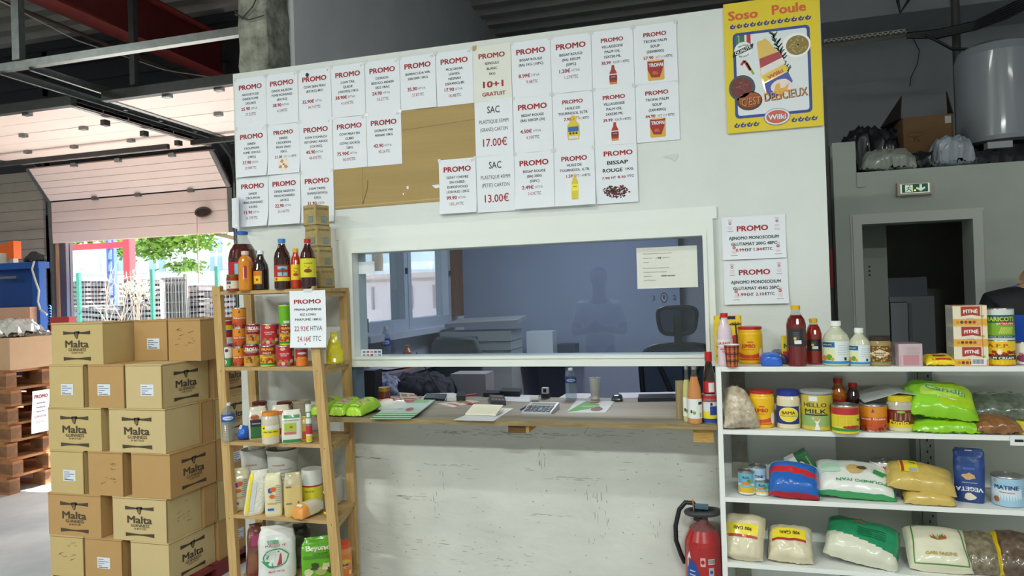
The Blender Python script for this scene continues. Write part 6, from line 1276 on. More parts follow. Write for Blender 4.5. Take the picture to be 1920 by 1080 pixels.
def pack(name, label, x0, x1, yt, yb, Z, body, deco, dy, d=.05, turn=0, top=None, seed=1, lean=(0, 0), crumple=.0025, kind='l', e=4):
    Yc = (YLF if kind == 'l' else YW0)+.004+dy+d/2; p = onY((x0+x1)/2, yb, Yc); k = mpp(p); w = (x1-x0)*k/1.02; h = (yb-yt)*k
    it = It(name, label, 'pack', Vector((p.x, Yc, Z+.0005)), turn); tp = top or body
    it.loft('pack_body', [(0, w*.46, d*.44, e, body), (h*.06, w*.5, d*.5, e, body), (h*.72, w*.5, d*.48, e, tp), (h*.86, w*.46, d*.34, 3, tp), (h*.95, w*.40, d*.12, 3, tp), (h, w*.42, d*.05, 3, tp)], 36, crumple=crumple, seed=seed, sub=3, lean=lean, deco=(lambda mb, L: deco(mb, L, w, h)) if deco else None); return it
CREAM = M('ddd6c0', .35, coat=.5, var=.08, vs=40, name='grain_pack')
def d_p1(mb, L, w, h): S = L.S; rect(mb, S, -w*.40, h*.05, w*.2, h*.4, P_('2f6a34'), 4, 3, .0035); rect(mb, S, -w*.40, h*.4, w*.2, h*.62, P_('26262c'), 4, 2, .0035); ell(mb, S, -w*.15, h*.7, w*.22, h*.08, P_('a85a3a'), 12, .004); text(mb, S, 'PARBOILED', -w*.1, h*.5, .006, P_('e0e0e0'), w=w*.45, bold=.02, off=.0045)
pack('rice_pack', 'rice pack with black and green label on the third pine board', 467, 502, 757, 817, Z, CREAM, d_p1, .06, .055)
def d_malt(mb, L, r, h): rr(mb, L, h*.25, h*.62, P_('e6d22c')); rr(mb, L, h*.47, h*.60, P_('d8dce0'), -r*.6, r*1.2, .001); text(mb, L.S, 'MALTED MILK', 0, h*.40, .008, P_('2c2c1c'), w=r*1.7, bold=.02, off=.0012); ell(mb, L.S, -r*.8, h*.52, .005, .005, INK, 10, .0016)
jar('malt_jar', 'squat jar with orange lid and yellow label on the third pine board', (491, 525, 772, 824), Z, K_, 'cfc4b0', M('e08a2a', .4), d_malt, .013, dy=-.01)
pack('rice_pack', 'pack with red topped label standing behind the orange lidded jar', 510, 545, 756, 816, Z, CREAM, lambda mb, L, w, h: (rect(mb, L.S, -w*.45, h*.72, w*.3, h*.84, P_('c8502c'), 4, 2, .0035), rect(mb, L.S, -w*.1, h*.1, w*.3, h*.3, P_('a82a2a'), 3, 2, .0035)), .12, .05, seed=4)
def d_p2(mb, L, w, h): S = L.S; rect(mb, S, -w*.45, h*.03, w*.45, h*.12, P_('2a8a4a'), 5, 2, .0035); rect(mb, S, -w*.38, h*.84-.012, w*.38, h*.86, P_('2a8a4a'), 5, 2, .0035); rect(mb, S, -w*.36, h*.38, w*.2, h*.62, P_('a8c43a'), 4, 2, .0035); ell(mb, S, -w*.05, h*.5, .008, .006, P_('c8461c'), 8, .005); text(mb, S, 'WHITE RICE', -w*.02, h*.70, .006, M('5a5a5a', .5), w=w*.7, off=.004); rect(mb, S, -w*.36, h*.28, w*.2, h*.35, P_('c8705a'), 4, 1, .0035)
pack('rice_pack', 'white pack with green bands and small picture on the third pine board', 529, 567, 762, 823, Z, M('e2ded4', .4, coat=.4), d_p2, .0, .055, seed=5)
for i, (x, lab) in enumerate(((488, 'jar with dark red lid behind the rice pack with black label'), (534, 'jar with dark red lid behind the white and green pack'))):
    jar('dark_lid_jar', lab, (x-15, x+15, 753, 800), Z, K_, 'a08a70', M('6a2428', .35), lambda mb, L, r, h: None, .012, dy=.22)
pack('paper_pack', 'yellow and white pack standing right of the white and green pack', 560, 578, 772, 818, Z, P_('d8b048'), lambda mb, L, w, h: rect(mb, L.S, -w*.3, h*.1, w*.3, h*.4, P_('c8501c'), 3, 2, .0035), .05, .04, seed=6)
lcan('drink_can', 'narrow red and yellow can beside the front post of the pine shelf', 574, 586, 789, 823, None, 'd8d4d0', lambda mb, L, r, h: (rr(mb, L, h*.5, h*.95, P_('b8242e')), rr(mb, L, h*.1, h*.4, P_('d8c42a'))), .012, 'g')
lcan('drink_can', 'narrow white and green can standing on the red and yellow one', 573, 584, 748, 789, 'g', 'e0e4de', lambda mb, L, r, h: (rr(mb, L, h*.3, h*.6, P_('5a9a5a')), rr(mb, L, h*.35, h*.55, P_('e4e8e2'), -r*.6, r*.6, .001)), .012)
# translucent tub standing on the jars
BUC = M('d6d8d2', .4, name='white_plastic'); TUBM = M('b5aa92', .35, coat=.4, name='beige_contents')
def bucket(name, label, x0, x1, yt, yb, Z, dy, m=BUC, rim=True, deco=None, cat='bucket', tpr=.86, lidm=None, z0=None):
    Yc = YLF+dy; p = onY((x0+x1)/2, yb, Yc); k = mpp(p); r = (x1-x0)*k/2/1.05; h = (yb-yt)*k; P = Vector((p.x, Yc, (Z if z0 is None else z0)+.0005)); it = It(name, label, cat, P)
    secs = [(0, r*tpr, m), (h*.02, r*tpr*1.01, m), (h*.93, r*.98, m), (h*.93, r*1.04, m), (h, r*1.04, m), (h, r*.97, m), (h*.5, r*.9, m)] if rim else [(0, r*tpr, m), (h, r, m)]
    it.loft('bucket_body', secs, 32, deco=(lambda mb, L: deco(mb, Loft(secs[:3], 32) if rim else L, r, h)) if deco else None)
    if lidm: it.loft('lid', [(h, r*1.05, lidm), (h+.008, r*1.05, lidm), (h+.009, r*.9, lidm)], 32)
    return it, h, r, P
b_, h_, r_, p_ = bucket('storage_tub', 'tall translucent beige tub at the back of the third pine board', 547, 583, 716, 776, S3, .28, TUBM, tpr=.8)
b_.e.location.z = S3+.0005; 
# fourth board
Z = S4
def d_bk(mb, L, r, h):
    S = L.S; text(mb, S, 'CONGELÉE', -r*.3, h*.75, .008, P_('b85a5a'), w=r*.8, bold=.02, off=.001)
    for i in range(5): rect(mb, S, -r*.2, h*(.66-.06*i), r*.6, h*(.675-.06*i), M('9aa0a0', .5), 4, 1, .0008)
    ell(mb, S, -r*.55, h*.6, .010, .012, M('a0a8a8', .5), 12, .0008); ell(mb, S, -r*.55, h*.6, .007, .009, BUC, 12, .0012)
b1, h1, r1, q1_ = bucket('white_bucket', 'white rimmed bucket at the left on the fourth pine board', 454, 508, 848, 950, Z, .20, deco=d_bk)
b2, h2, r2, q2_ = bucket('white_bucket', 'white rimmed bucket at the right on the fourth pine board', 503, 562, 848, 952, Z, .215, deco=d_bk)
bucket('white_pot', 'small white pot standing on the left white bucket', 464, 499, 824, 852, Z, .20, BUC, True, cat='pot', z0=Z+h1)
bucket('white_pot', 'small white pot standing on the right white bucket', 517, 553, 824, 852, Z, .215, BUC, True, cat='pot', z0=Z+h2)
FLP = M('e0d8b0', .35, coat=.6, var=.06, vs=30, name='flour_pack'); CLF = M('c6c6be', .2, coat=.8, name='clear_wrap_top')
def d_fl(c1):
    def f(mb, L, w, h): S = L.S; ell(mb, S, -w*.15, h*.62, w*.14, h*.06, P_(c1), 12, .0035); ell(mb, S, .02*0, h*.64, w*.16, h*.055, P_('d8621c'), 12, .004); ell(mb, S, -w*.05, h*.48, w*.16, h*.045, P_('d8621c'), 12, .004); rect(mb, S, -w*.3, h*.3, w*.2, h*.33, P_('e0a04a'), 4, 1, .0035); rect(mb, S, -w*.3, h*.15, w*.05, h*.2, P_(c1), 3, 1, .0035); [rect(mb, S, w*.12, h*(.72-.05*i), w*.42, h*(.735-.05*i), M('9a90a0', .5), 2, 1, .0035) for i in range(9)]
    return f
o1 = pack('flour_pack', 'leftmost leaning flour pack with pink and orange print', 429, 461, 878, 955, Z, FLP, d_fl('9a3a9a'), .05, .06, seed=11, top=None, lean=(.12, 0))
def d_ys(mb, L, w, h): rect(mb, L.S, -w*.5, h*.03, -w*.28, h*.95, P_('e8d01c'), 3, 8, .003); rect(mb, L.S, -w*.26, h*.1, -w*.05, h*.75, P_('d0d4dc'), 3, 6, .003)
pack('corn_pack', 'pack of white grain with a wide yellow side stripe', 457, 494, 880, 961, Z, M('e2dfd2', .3, coat=.6, bump=.5, bs=90, name='white_grain'), d_ys, .0, .055, seed=12, lean=(.16, 0))
pack('flour_pack', 'upright flour pack with blue and orange print', 498, 531, 883, 962, Z, FLP, d_fl('2a5ab0'), -.002, .06, seed=13, turn=-.15)
pack('semolina_pack', 'upright pack of yellow semolina with clear top', 534, 568, 880, 961, Z, M('dcc078', .35, coat=.5, var=.05, vs=30), lambda mb, L, w, h: ([rect(mb, L.S, -w*.4+.0*i, h*(.30+.38*i), -w*.1, h*(.335+.38*i), M('7a7a6a', .5), 2, 1, .003) for i in range(2)], ell(mb, L.S, w*.25, h*.33, .005, .007, P_('6a5a3a'), 8, .003)), .01, .055, seed=14, top=M('c4b890', .25, coat=.8))
bag_item('orange_pack', 'orange topped pack lying with its end over the edge of the fourth pine board', 580, 970, -.34, Z, .09, .17, .07, lambda u, v: P_('e0984a') if v < -.35 else M('cfc7ae', .35, coat=.5), (.12, 0, -.35), lambda mb, B: rect(mb, B.S, -.02, -.06, .02, -.045, P_('e8e2d8'), 2, 1, .003), seed=52, crumple=.003, cat='pack')
def d_yt(mb, L, r, h): rr(mb, L, h*.1, h*.6, P_('dcd02c')); rr(mb, L, h*.60, h*.64, P_('a8322a')); rr(mb, L, h*.12, h*.22, P_('3a8aa0'), -r*.8, r*1.2, .001); text(mb, L.S, 'GOUTTE', -r*.3, h*.5, .009, P_('3a4a2a'), bold=.02, off=.001)
bucket('yellow_label_tub', 'white tub with yellow label behind the front post of the pine shelf', 566, 606, 868, 945, Z, .15, BUC, False, d_yt, 'tub', .98)
def d_br(mb, L, r, h): rr(mb, L, h*.18, h*.66, P_('4a3428')); rr(mb, L, h*.66, h*.72, P_('dcd02c')); rr(mb, L, h*.1, h*.16, P_('dcd02c')); [rect(mb, L.S, -r*.8, h*(.6-.06*i), r*.8, h*(.61-.06*i), P_('8a7a6a'), 4, 1, .001) for i in range(6)]
jar('chocolate_jar', 'jar with brown lid and yellow striped brown label right of the front post', (607, 628, 900, 966), Z, K_, '8a7a5a', M('4a3a30', .4), d_br, .022, dy=.06)
mb = MB(); mb.box(-.06, .06, -.05, .05, 0, .14, M('d2d2c6', .5)); a = onY(622, 930, -.12); tag(mb.build('white_carton', loc=(a.x-.02, -.12, Z+.0005)), 'plain off white carton at the back right of the fourth pine board', 'carton')
# bottom board
Z = S5
RB = M('6a2430', .3, coat=.6, c2='8a5a3a', vs=14, name='red_film')
pack('red_bag', 'dark red film bag at the left of the lowest pine board', 463, 492, 990, 1085, Z, RB, lambda mb, L, w, h: rect(mb, L.S, -w*.3, h*.6, w*.4, h*.8, P_('a83a6a'), 3, 2, .005), .06, .06, seed=15, lean=(.05, 0), crumple=.008)
def d_fungi(mb, L, w, h):
    S = L.S; g = P_('2a9a5c'); text(mb, S, 'FUNGIO 1Y', -.01, h*.68, .010, P_('b8424a'), w=w*.55, bold=.03, off=.006); ell(mb, S, -.008, h*.46, w*.33, h*.17, g, 24, .0052); ell(mb, S, -.008, h*.46, w*.30, h*.15, P_('dcdfd8'), 24, .006); poly(mb, S, [(-w*.42, h*.42), (-w*.2, h*.40), (-w*.12, h*.34), (-w*.1, h*.28), (-w*.25, h*.30), (-w*.36, h*.36)], g, .0066); poly(mb, S, [(-w*.02, h*.32), (w*.02, h*.42), (w*.07, h*.62), (w*.11, h*.42), (w*.10, h*.34)], P_('b5323a'), .0068)
    rect(mb, S, -w*.25, h*.72, w*.05, h*.78, P_('3a8a5a'), 3, 1, .0055); text(mb, S, 'RIZ 5KG', -.005, h*.22, .009, P_('b8424a'), w=w*.4, bold=.02, off=.0065); [rect(mb, S, -w*.3, h*(.50+.03*i), -w*.05, h*(.508+.03*i), M('8aa89a', .5), 2, 1, .0068) for i in range(4)]
WB = M('dfe1dc', .4, coat=.15, bump=.25, bs=14, name='woven_white_sack')
it = pack('rice_sack', 'large white sack with green map emblem on the lowest pine board', 487, 556, 985, 1086, Z, WB, d_fungi, .01, .11, seed=16, crumple=.006, e=2.8)
mb = MB(); Hs = .165*1.35
for sx in (-.025, .012): mb.tube([(sx, -.01, .205), (sx-.004, -.01, .232), (sx+.010, -.01, .236), (sx+.016, -.01, .205)], .0035, WB, 6)
mb.build('sack_handle', it.e)
def gf(mb, L, w, h): S = L.S; text(mb, S, 'Beyond', -.01, h*.78, .026, P_('e0e8c8'), w=w*.62, bold=.04, off=.006); rect(mb, S, -w*.45, h*.52, w*.42, h*.58, P_('4a8a1c'), 5, 1, .004); text(mb, S, 'GINGER', -.0, h*.63, .009, P_('2f5a1c'), w=w*.4, bold=.02, off=.006); [poly(mb, S, blob(-w*.3+w*.15*i, h*(.2+.12*(i % 2)), w*.12, h*.1, 8, .35, i), P_(('c8d0a0', '3a4a2c', 'a8b070')[i % 3]), .005+.0004*i) for i in range(5)]
pack('green_bag', 'bright green bag lettered Beyond behind the front post', 567, 636, 1012, 1088, Z, P_('62b01c'), gf, .10, .06, seed=17, crumple=.006)
pack('dark_bag', 'dark greenish film bag between the white sack and green bag', 540, 582, 1000, 1080, Z, M('5a6048', .3, coat=.6, c2='3a3a2c', vs=20), None, .20, .06, seed=18, crumple=.008)
mb = MB(); mb.box(-.09, .09, -.07, .07, 0, .17, M('7a8a6a', .5, var=.2)); mb.box(-.092, .092, -.072, .072, .135, .15, M('3a4a34', .5)); a = onY(545, 1040, -.11); tag(mb.build('green_crate', loc=(a.x, -.125, Z+.0005)), 'greyish green box standing behind the white sack', 'box')
def d_tine(mb, L, r, h): S = L.S; rr(mb, L, h*.1, h*.75, P_('d8782a'), -r*1.5, r*1.5); ell(mb, S, 0, h*.5, r*1.1, h*.14, P_('e0b43a'), 16, .001); text(mb, S, 'FARINE', -.004, h*.48, .012, NAVY, w=r*1.7, bold=.03, off=.0018); ell(mb, S, r*.9, h*.25, .01, .012, P_('ecc07a'), 10, .0016)
jar('drink_jar', 'orange jar with bright orange lid at the right of the lowest pine board', (621, 661, 1018, 1086), Z, K_, 'd08a4a', M('d8562a', .4), d_tine, .016, dy=.12)
# ================================================================== things on the counter
CZ = CT
def cpt(px, py, z=None): p = onZ(px, py, CZ if z is None else z); return Vector((p.x, p.y, (CZ if z is None else z)))
GB = P_('a9d63a'); 
def d_bk2(mb, B): rect(mb, B.S, -.035, -.085, .035, -.062, P_('6fae2a'), 4, 2, .002); rect(mb, B.S, -.03, -.079, .03, -.070, P_('b8e05a'), 4, 1, .0025)
def gfm(c):
    W1 = M(c, .35, coat=.5, bump=.4, bs=90, c2='8f7c60', vs=70, name='grain_window')
    return lambda u, v: W1 if (-.55 < v < .2 and abs(u) < .75) else GB
for i, (px, lab, c) in enumerate(((617, 'leftmost bright green grain bag on the counter', 'b09a78'), (651, 'middle bright green grain bag on the counter', 'cfc6b0'), (683, 'right bright green grain bag next to the magazines', 'c8e07a'))):
    a = cpt(px, 783); bag_item('grain_bag', lab, px, 783, -.195, CZ, .098, .20, .072, gfm(c), (.13, 0, -.14), d_bk2, seed=60+i, crumple=.004)
a = cpt(735, 745); bag_item('grain_bag', 'white and red pack lying behind the green bags', 728, 760, -.02, CZ, .10, .20, .055, lambda u, v: P_('c8301c') if .1 < v < .75 and abs(u) < .8 else P_('e4e2da'), (0, 0, -.5), lambda mb, B: (ell(mb, B.S, 0, .045, .030, .025, P_('e8e6e0'), 14, .002), ell(mb, B.S, -.01, -.05, .014, .012, P_('d86a3a'), 10, .002)), seed=64, crumple=.003, cat='pack')
def leaf(name, label, pts, m, z=.0006, thick=.001, deco=None, cat='paper', curl=0):
    P = [cpt(*p) for p in pts]; P = [Vector((p.x, p.y, CZ+z)) for p in P]; mb = MB(); mb.prism(P, (0, 0, thick), m)
    if deco:
        o = P[0]+Vector((0, 0, thick)); U = P[1]-P[0]; V = P[-1]-P[0]
        S = lambda u, v, k=0: o+U*u+V*v+Vector((0, 0, .0004+k)); deco(mb, S)
    return tag(mb.build(name), label, cat)
MG = M('3f8a4a', .4, coat=.3); MW = M('dfe4da', .4, coat=.3)
def d_mag(mb, S): rect(mb, S, 0, .75, 1, 1, P_('8ac06a'), off=.0); poly(mb, S, [(.1, .1), (.45, .15), (.4, .5), (.15, .45)], P_('c8d0c8'), .0003); rect(mb, S, .2, .8, .6, .95, P_('c8404a'), off=.0003); line(mb, S, [(.1, .3), (.5, .35)], .03, P_('5a7a5a'), .0004); ell(mb, S, .7, .3, .1, .12, P_('a8503a'), 10, .0004); rect(mb, S, 0, 0, 1, .06, P_('6ab04a'), off=.0003)
for i in range(5):
    d = i*.0; leaf('magazine', ('lowest of the green and white magazines fanned on the counter', 'second magazine from the bottom in the fanned pile', 'middle magazine in the fanned pile', 'second magazine from the top in the fanned pile', 'topmost green and white magazine on the counter pile')[i], [(694+i*3, 786-i*.5), (770+i*3, 786-i*.5), (814+i*.5, 756), (738+i*.5, 756)], MG if i % 2 else M('b8ccc4', .4), .0006+i*.004, .0035, d_mag, 'magazine')
def d_note(mb, S):
    for i in range(6): line(mb, S, [(.1, .15+.13*i), (.85, .15+.13*i)], .006, M('b8b8b0', .6), .0003)
leaf('loose_papers', 'white sheets of paper under the open notebook', [(850, 788), (925, 790), (963, 766), (905, 766)], M('dfe2e4', .5), .0006, .001)
P0, P1 = cpt(872, 780), cpt(932, 780); mb = MB(); w = (P1-P0).length; CR = M('ece8d4', .5)
for k, (a0, tl) in enumerate(((0, .12), (.08, .5))):
    S = lambda u, v, o=0: Vector((u, v*cos(tl), .004+v*sin(tl)+o)); S0 = S(0, 0)
    vs = [Vector((-w/2, a0*0, .002+k*.004)), Vector((w/2, 0, .002+k*.004)), Vector((w/2, .13*cos(tl), .004+.13*sin(tl)*.5)), Vector((-w/2, .13*cos(tl), .004+.13*sin(tl)*.5))]
    mb.add(vs+[v+Vector((0, 0, .003)) for v in vs], [(0, 1, 2, 3), (4, 7, 6, 5), (0, 4, 5, 1), (1, 5, 6, 2), (2, 6, 7, 3), (3, 7, 4, 0)], CR)
a0, b0, c0_, d0_ = (Vector((-w/2, 0, .009)), Vector((w/2, 0, .009)), Vector((w/2, .13*cos(.5), .0075+.13*sin(.5)*.5)), Vector((-w/2, .13*cos(.5), .0075+.13*sin(.5)*.5)))
S = lambda u, v, k=0: a0+(b0-a0)*u+(d0_-a0)*v+Vector((0, 0, .0008+k)); d_note(mb, S)
tag(mb.build('notebook', loc=((P0.x+P1.x)/2, P0.y, CZ+.002), rz=-.05), 'small open notebook lying on the white sheets', 'notebook')
def d_fly(mb, S): rect(mb, S, .15, .2, .85, .3, P_('c8404a'), off=.0002); rect(mb, S, .1, .5, .4, .8, P_('b08a50'), off=.0002); rect(mb, S, .5, .55, .9, .75, P_('c8504a'), off=.0002)
leaf('flyer', 'printed flyer lying behind the magazines', [(820, 757), (850, 764), (900, 753), (880, 750)], M('d8d2c0', .4), .0006, .001, d_fly, 'flyer')
leaf('flyer', 'cream flyer with small pictures behind the white and red pack', [(752, 751), (790, 753), (776, 738), (748, 736)], M('d2cca8', .4), .0006, .001, d_fly, 'flyer')
leaf('loose_papers', 'white papers left of the card terminal', [(788, 750), (842, 750), (852, 737), (800, 738)], M('dcdde2', .5), .0006)
leaf('loose_papers', 'white papers between the terminal and the paper roll', [(940, 752), (995, 754), (1010, 742), (950, 740)], M('dcdfe6', .5), .0006)
leaf('loose_papers', 'white papers in front of the clear bottle behind the counter', [(1048, 746), (1100, 748), (1118, 738), (1062, 738)], M('d8d8e0', .5), .0006)
leaf('loose_papers', 'sheets lying behind the keyboard near the glass bottles', [(1170, 747), (1268, 744), (1268, 735), (1160, 737)], M('dcdce6', .5), .0006)
def d_gl2(mb, S): poly(mb, S, [(0, 0), (.3, .99), (.75, .6), (.5, .25)], P_('6ab83a'), .0003); ell(mb, S, .72, .25, .16, .16, P_('8a6a4a'), 14, .0005); rect(mb, S, .42, .75, .68, .88, P_('b84a5a'), off=.0004); rect(mb, S, .3, .45, .8, .5, P_('e8e8e8'), off=.0006); rect(mb, S, .66, .32, .78, .44, P_('4a5a7a'), off=.0006)
leaf('leaflet', 'green and white leaflet lying on the counter right of the calculator', [(1062, 774), (1136, 774), (1153, 753), (1080, 752)], M('dfe2e2', .4, coat=.3), .0006, .002, d_gl2, 'leaflet')
# calculator
a, b = cpt(978, 776), cpt(1035, 776); w = (b-a).length; t = thing('calculator', 'silver desk calculator with dark keys and blue key', 'calculator', ((a.x+b.x)/2, a.y, CZ), -.06); SIL = M('c3c8cc', .35, metal=.3)
mb = MB(); dpt = .16; mb.prism([(-w/2, 0, 0), (-w/2, dpt, 0), (-w/2, dpt, .035), (-w/2, 0, .010)], (w, 0, 0), SIL); mb.build('calculator_body', t)
nrm = Vector((0, dpt, .025)).normalized(); Sc = lambda u, v, k=0: Vector((u, 0, .010))+nrm*v+Vector((0, -nrm.z, nrm.y))*k
mb = MB(); rect(mb, Sc, -w*.42, dpt*.72, w*.42, dpt*.93, M('a8b0aa', .2, coat=.6), off=.0008); mb.build('display', t)
for i in range(6):
    for j in range(4):
        c = M('3a9ab0', .4) if (i, j) == (3, 1) else M('3c4450', .4)
        mb = MB(); u0 = -w*.44+i*w*.15; v0 = dpt*(.05+.15*j); P = [Sc(u0, v0, 0), Sc(u0+w*.12, v0, 0), Sc(u0+w*.12, v0+dpt*.11, 0), Sc(u0, v0+dpt*.11, 0)]; mb.prism(P, Vector((0, -nrm.z, nrm.y))*.004, c); rect(mb, Sc, u0+w*.04, v0+dpt*.04, u0+w*.07, v0+dpt*.07, WHITE, off=.0045); mb.build('key', t)
# small devices
DK = M('23262c', .4); DKG = M('33363c', .35)
def slab(name, label, pxs, h, m, cat, deco=None):
    P = [cpt(*p) for p in pxs]; mb = MB(); mb.prism([Vector((p.x, p.y, CZ+.0006)) for p in P], (0, 0, h), m)
    if deco: o = P[0]+Vector((0, 0, h+.001)); U = P[1]-P[0]; V = P[-1]-P[0]; deco(mb, lambda u, v, k=0: o+U*u+V*v+Vector((0, 0, k)))
    return tag(mb.build(name), label, cat)
slab('card_terminal', 'dark card terminal standing in the middle of the counter', [(921, 759), (949, 760), (945, 748), (917, 747)], .022, DKG, 'card terminal', lambda mb, S: (rect(mb, S, .1, .55, .9, .9, M('6a7a78', .3)), [rect(mb, S, .1+.22*i, .1+.14*j, .25+.22*i, .18+.14*j, M(('8a8a8a', 'c8a030', 'a83030')[j], .5)) for i in range(4) for j in range(3)]))
slab('mobile_phone', 'dark phone lying left of the small printer', [(795, 750), (833, 752), (838, 742), (800, 741)], .012, DK, 'phone')
slab('small_printer', 'black receipt printer with white paper strip on the counter', [(856, 752), (873, 752), (872, 742), (858, 742)], .03, DK, 'printer')
slab('paper_strip', 'short white paper strip before the black receipt printer', [(838, 752), (856, 752), (858, 744), (841, 744)], .02, M('e4e4e4', .5), 'paper')
slab('black_stapler', 'long black stapler behind the card terminal', [(906, 744), (938, 744), (940, 739), (908, 738)], .022, DK, 'stapler')
slab('black_pouch', 'flat black pouch left of the chair arm', [(936, 743), (975, 744), (978, 737), (942, 736)], .03, DK, 'pouch')
slab('keyboard', 'black keyboard lying behind the counter near the mouse', [(1196, 753), (1268, 752), (1268, 744), (1198, 745)], .018, DK, 'keyboard', lambda mb, S: [rect(mb, S, .02+.065*i, .1+.22*j, .07+.065*i, .26+.22*j, DKG, off=.001) for i in range(14) for j in range(4)])
a = cpt(1156, 752); mb = MB(); Bm = Bag(.062, .10, .034, 1, 0); Bm.put(mb, M('2c3742', .3, coat=.5)); tag(mb.build('computer_mouse', loc=(a.x, a.y+.03, CZ+.0005), rz=.1), 'dark rounded computer mouse right of the leaflet', 'mouse')
a = cpt(872, 744); b = cpt(893, 741); mb = MB(); mb.tube([a+Vector((0, 0, .006)), b+Vector((0, 0, .006))], .005, M('d8522a', .4), 8); mb.tube([b+Vector((0, 0, .006)), b+(b-a)*.15+Vector((0, 0, .006))], [.005, .001], INK, 8); tag(mb.build('marker_pen'), 'orange marker pen lying on the counter', 'pen')
a = cpt(976, 770); b = cpt(986, 764); mb = MB(); mb.tube([a+Vector((0, 0, .005)), b+Vector((0, 0, .005))], .004, M('2a3a8a', .4), 8); tag(mb.build('ballpoint_pen'), 'blue pen beside the left edge of the calculator', 'pen')
a = cpt(998, 753); mb = MB(); mb.tube([a+Vector((-.016, .015, .016)), a+Vector((.032, .022, .016))], .016, M('dcdcdc', .6), 18); tag(mb.build('paper_roll'), 'white till paper roll lying above the calculator', 'paper roll')
p, r, h = geo(1015, 1031, 714, 743, CZ, 'c'); t = thing('desk_stamp', 'black and white self inking stamp standing on the counter', 'stamp', p, -.1); mb = MB(); mb.box(-.022, .022, -.015, .015, 0, .028, DK); mb.build('base', t); mb = MB(); mb.box(-.018, .018, -.013, .013, .028, .062, M('e2e2e2', .4)); mb.box(-.010, .010, -.0145, -.013, .034, .056, DK); mb.build('handle', t)
water('water_bottle', 'clear water bottle with blue label standing behind the counter opening', (1060, 1082, 690, 742), CZ, 'c')
p, r, h = geo(1105, 1127, 709, 744, CZ, 'c'); it = It('paper_cup', 'white paper cup with a stirrer standing on the counter', 'cup', p)
CW = M('dcd6d0', .6); it.loft('cup', [(0, r*.72, CW), (h, r, CW), (h+.002, r*1.05, CW), (h+.001, r*.97, CW), (h*.4, r*.75, CW)])
mb = MB(); mb.tube([(0, 0, h*.4), (.004, 0, h*1.12)], .0015, M('8a6a4a', .6), 6); mb.build('stirrer', it.e)
def d_gb(mb, L, r, h): S = L.S; rr(mb, L, h*.10, h*.44, M('e2e4e0', .5), -r*1.4, r*1.4); ell(mb, S, -r*.1, h*.20, .007, .008, P_('6aa82a'), 12, .001); ell(mb, S, -r*.5, h*.22, .005, .008, P_('5a3a2a'), 10, .0012); rect(mb, S, r*.5, h*.34, r*1.2, h*.39, INK, 2, 1, .001); rect(mb, S, r*.7, h*.12, r*1.0, h*.2, M('8a9a9a', .5), 2, 1, .001)
bottle('ginger_bottle', 'small glass bottle of pale yellow juice at the end of the counter', (1281, 1297, 686, 776), CZ, 'c', 'c4c27c', TIN, .75, d_gb, neck=.42, shoulder=.48, dy=.05, caph=.012, glass=thin((220, 230, 225), 1.45, .02, .06, 'clear_glass'))
bottle('ginger_bottle', 'glass bottle of orange juice with white label, frontmost at the counter end', (1290, 1317, 687, 781), CZ, 'c', 'c8864a', TIN, .82, d_gb, neck=.34, shoulder=.46, dy=.01, caph=.010, glass=thin((220, 230, 225), 1.45, .02, .06, 'clear_glass'))
box_item('tan_box', 'narrow brown box standing left of the glass bottles', 1268, 1283, 716, 766, CZ, 'c', .05, M('a89468', .5, var=.1), None, turn=.2, dy=.10)
mc = can('milk_can', 'squat tin with red blue and yellow label at the counter end', (1316, 1347, 738, 778), CZ, 'c', 'd8d8da', lambda mb, L, r, h: (bands((.04, .18, '1f3a8a'), (.18, .42, 'e0cc2a'), (.42, .9, 'd8d8da'), (.74, .97, 'b5222c'))(mb, L, r, h), rect(mb, L.S, r*.0, h*.3, r*.9, h*.6, P_('1f3a8a'), 4, 1, .001), rect(mb, L.S, .002, h*.62, .012, h*.72, INK, 1, 1, .001)), cat='tin', dy=.03)
p = mc.loc; zt2 = onY(1331, 738, p.y).z
b3 = bottle('soy_sauce_bottle', 'tall dark sauce bottle with red cap standing on the squat tin', (1316, 1339, 660, 738), zt2, 'c', '2a1c14', P_('b81c1c'), .98, lambda mb, L, r, h: (rr(mb, L, h*.03, h*.30, P_('b8202a'), -r*1.3, r*1.2), rect(mb, L.S, -r*.1, h*.05, r*.9, h*.27, P_('dcd8d4'), 4, 1, .001)), neck=.52, shoulder=.36, caph=.038, dy=.03)
b3.e.location = (p.x, p.y, zt2+.001)
jar('oil_jar', 'clear rounded jar behind the squat tin', (1324, 1350, 700, 760), CZ, 'c', 'b8a83a', M('9aa0a0', .3, metal=.5), lambda mb, L, r, h: None, .01, dy=.20)
p, r, h = geo(710, 732, 726, 745, CZ, 'c', dy=.35); it = It('honey_jar', 'small jar of amber honey with gold lid behind the green bags', 'jar', p); it.loft('jar_body', [(0, r, M('6a2418', .15, coat=.8)), (h*.8, r, M('6a2418', .15, coat=.8))]); it.loft('lid', [(h*.8, r*1.0, M('a88a3a', .3, metal=.6)), (h, r, M('a88a3a', .3, metal=.6))])
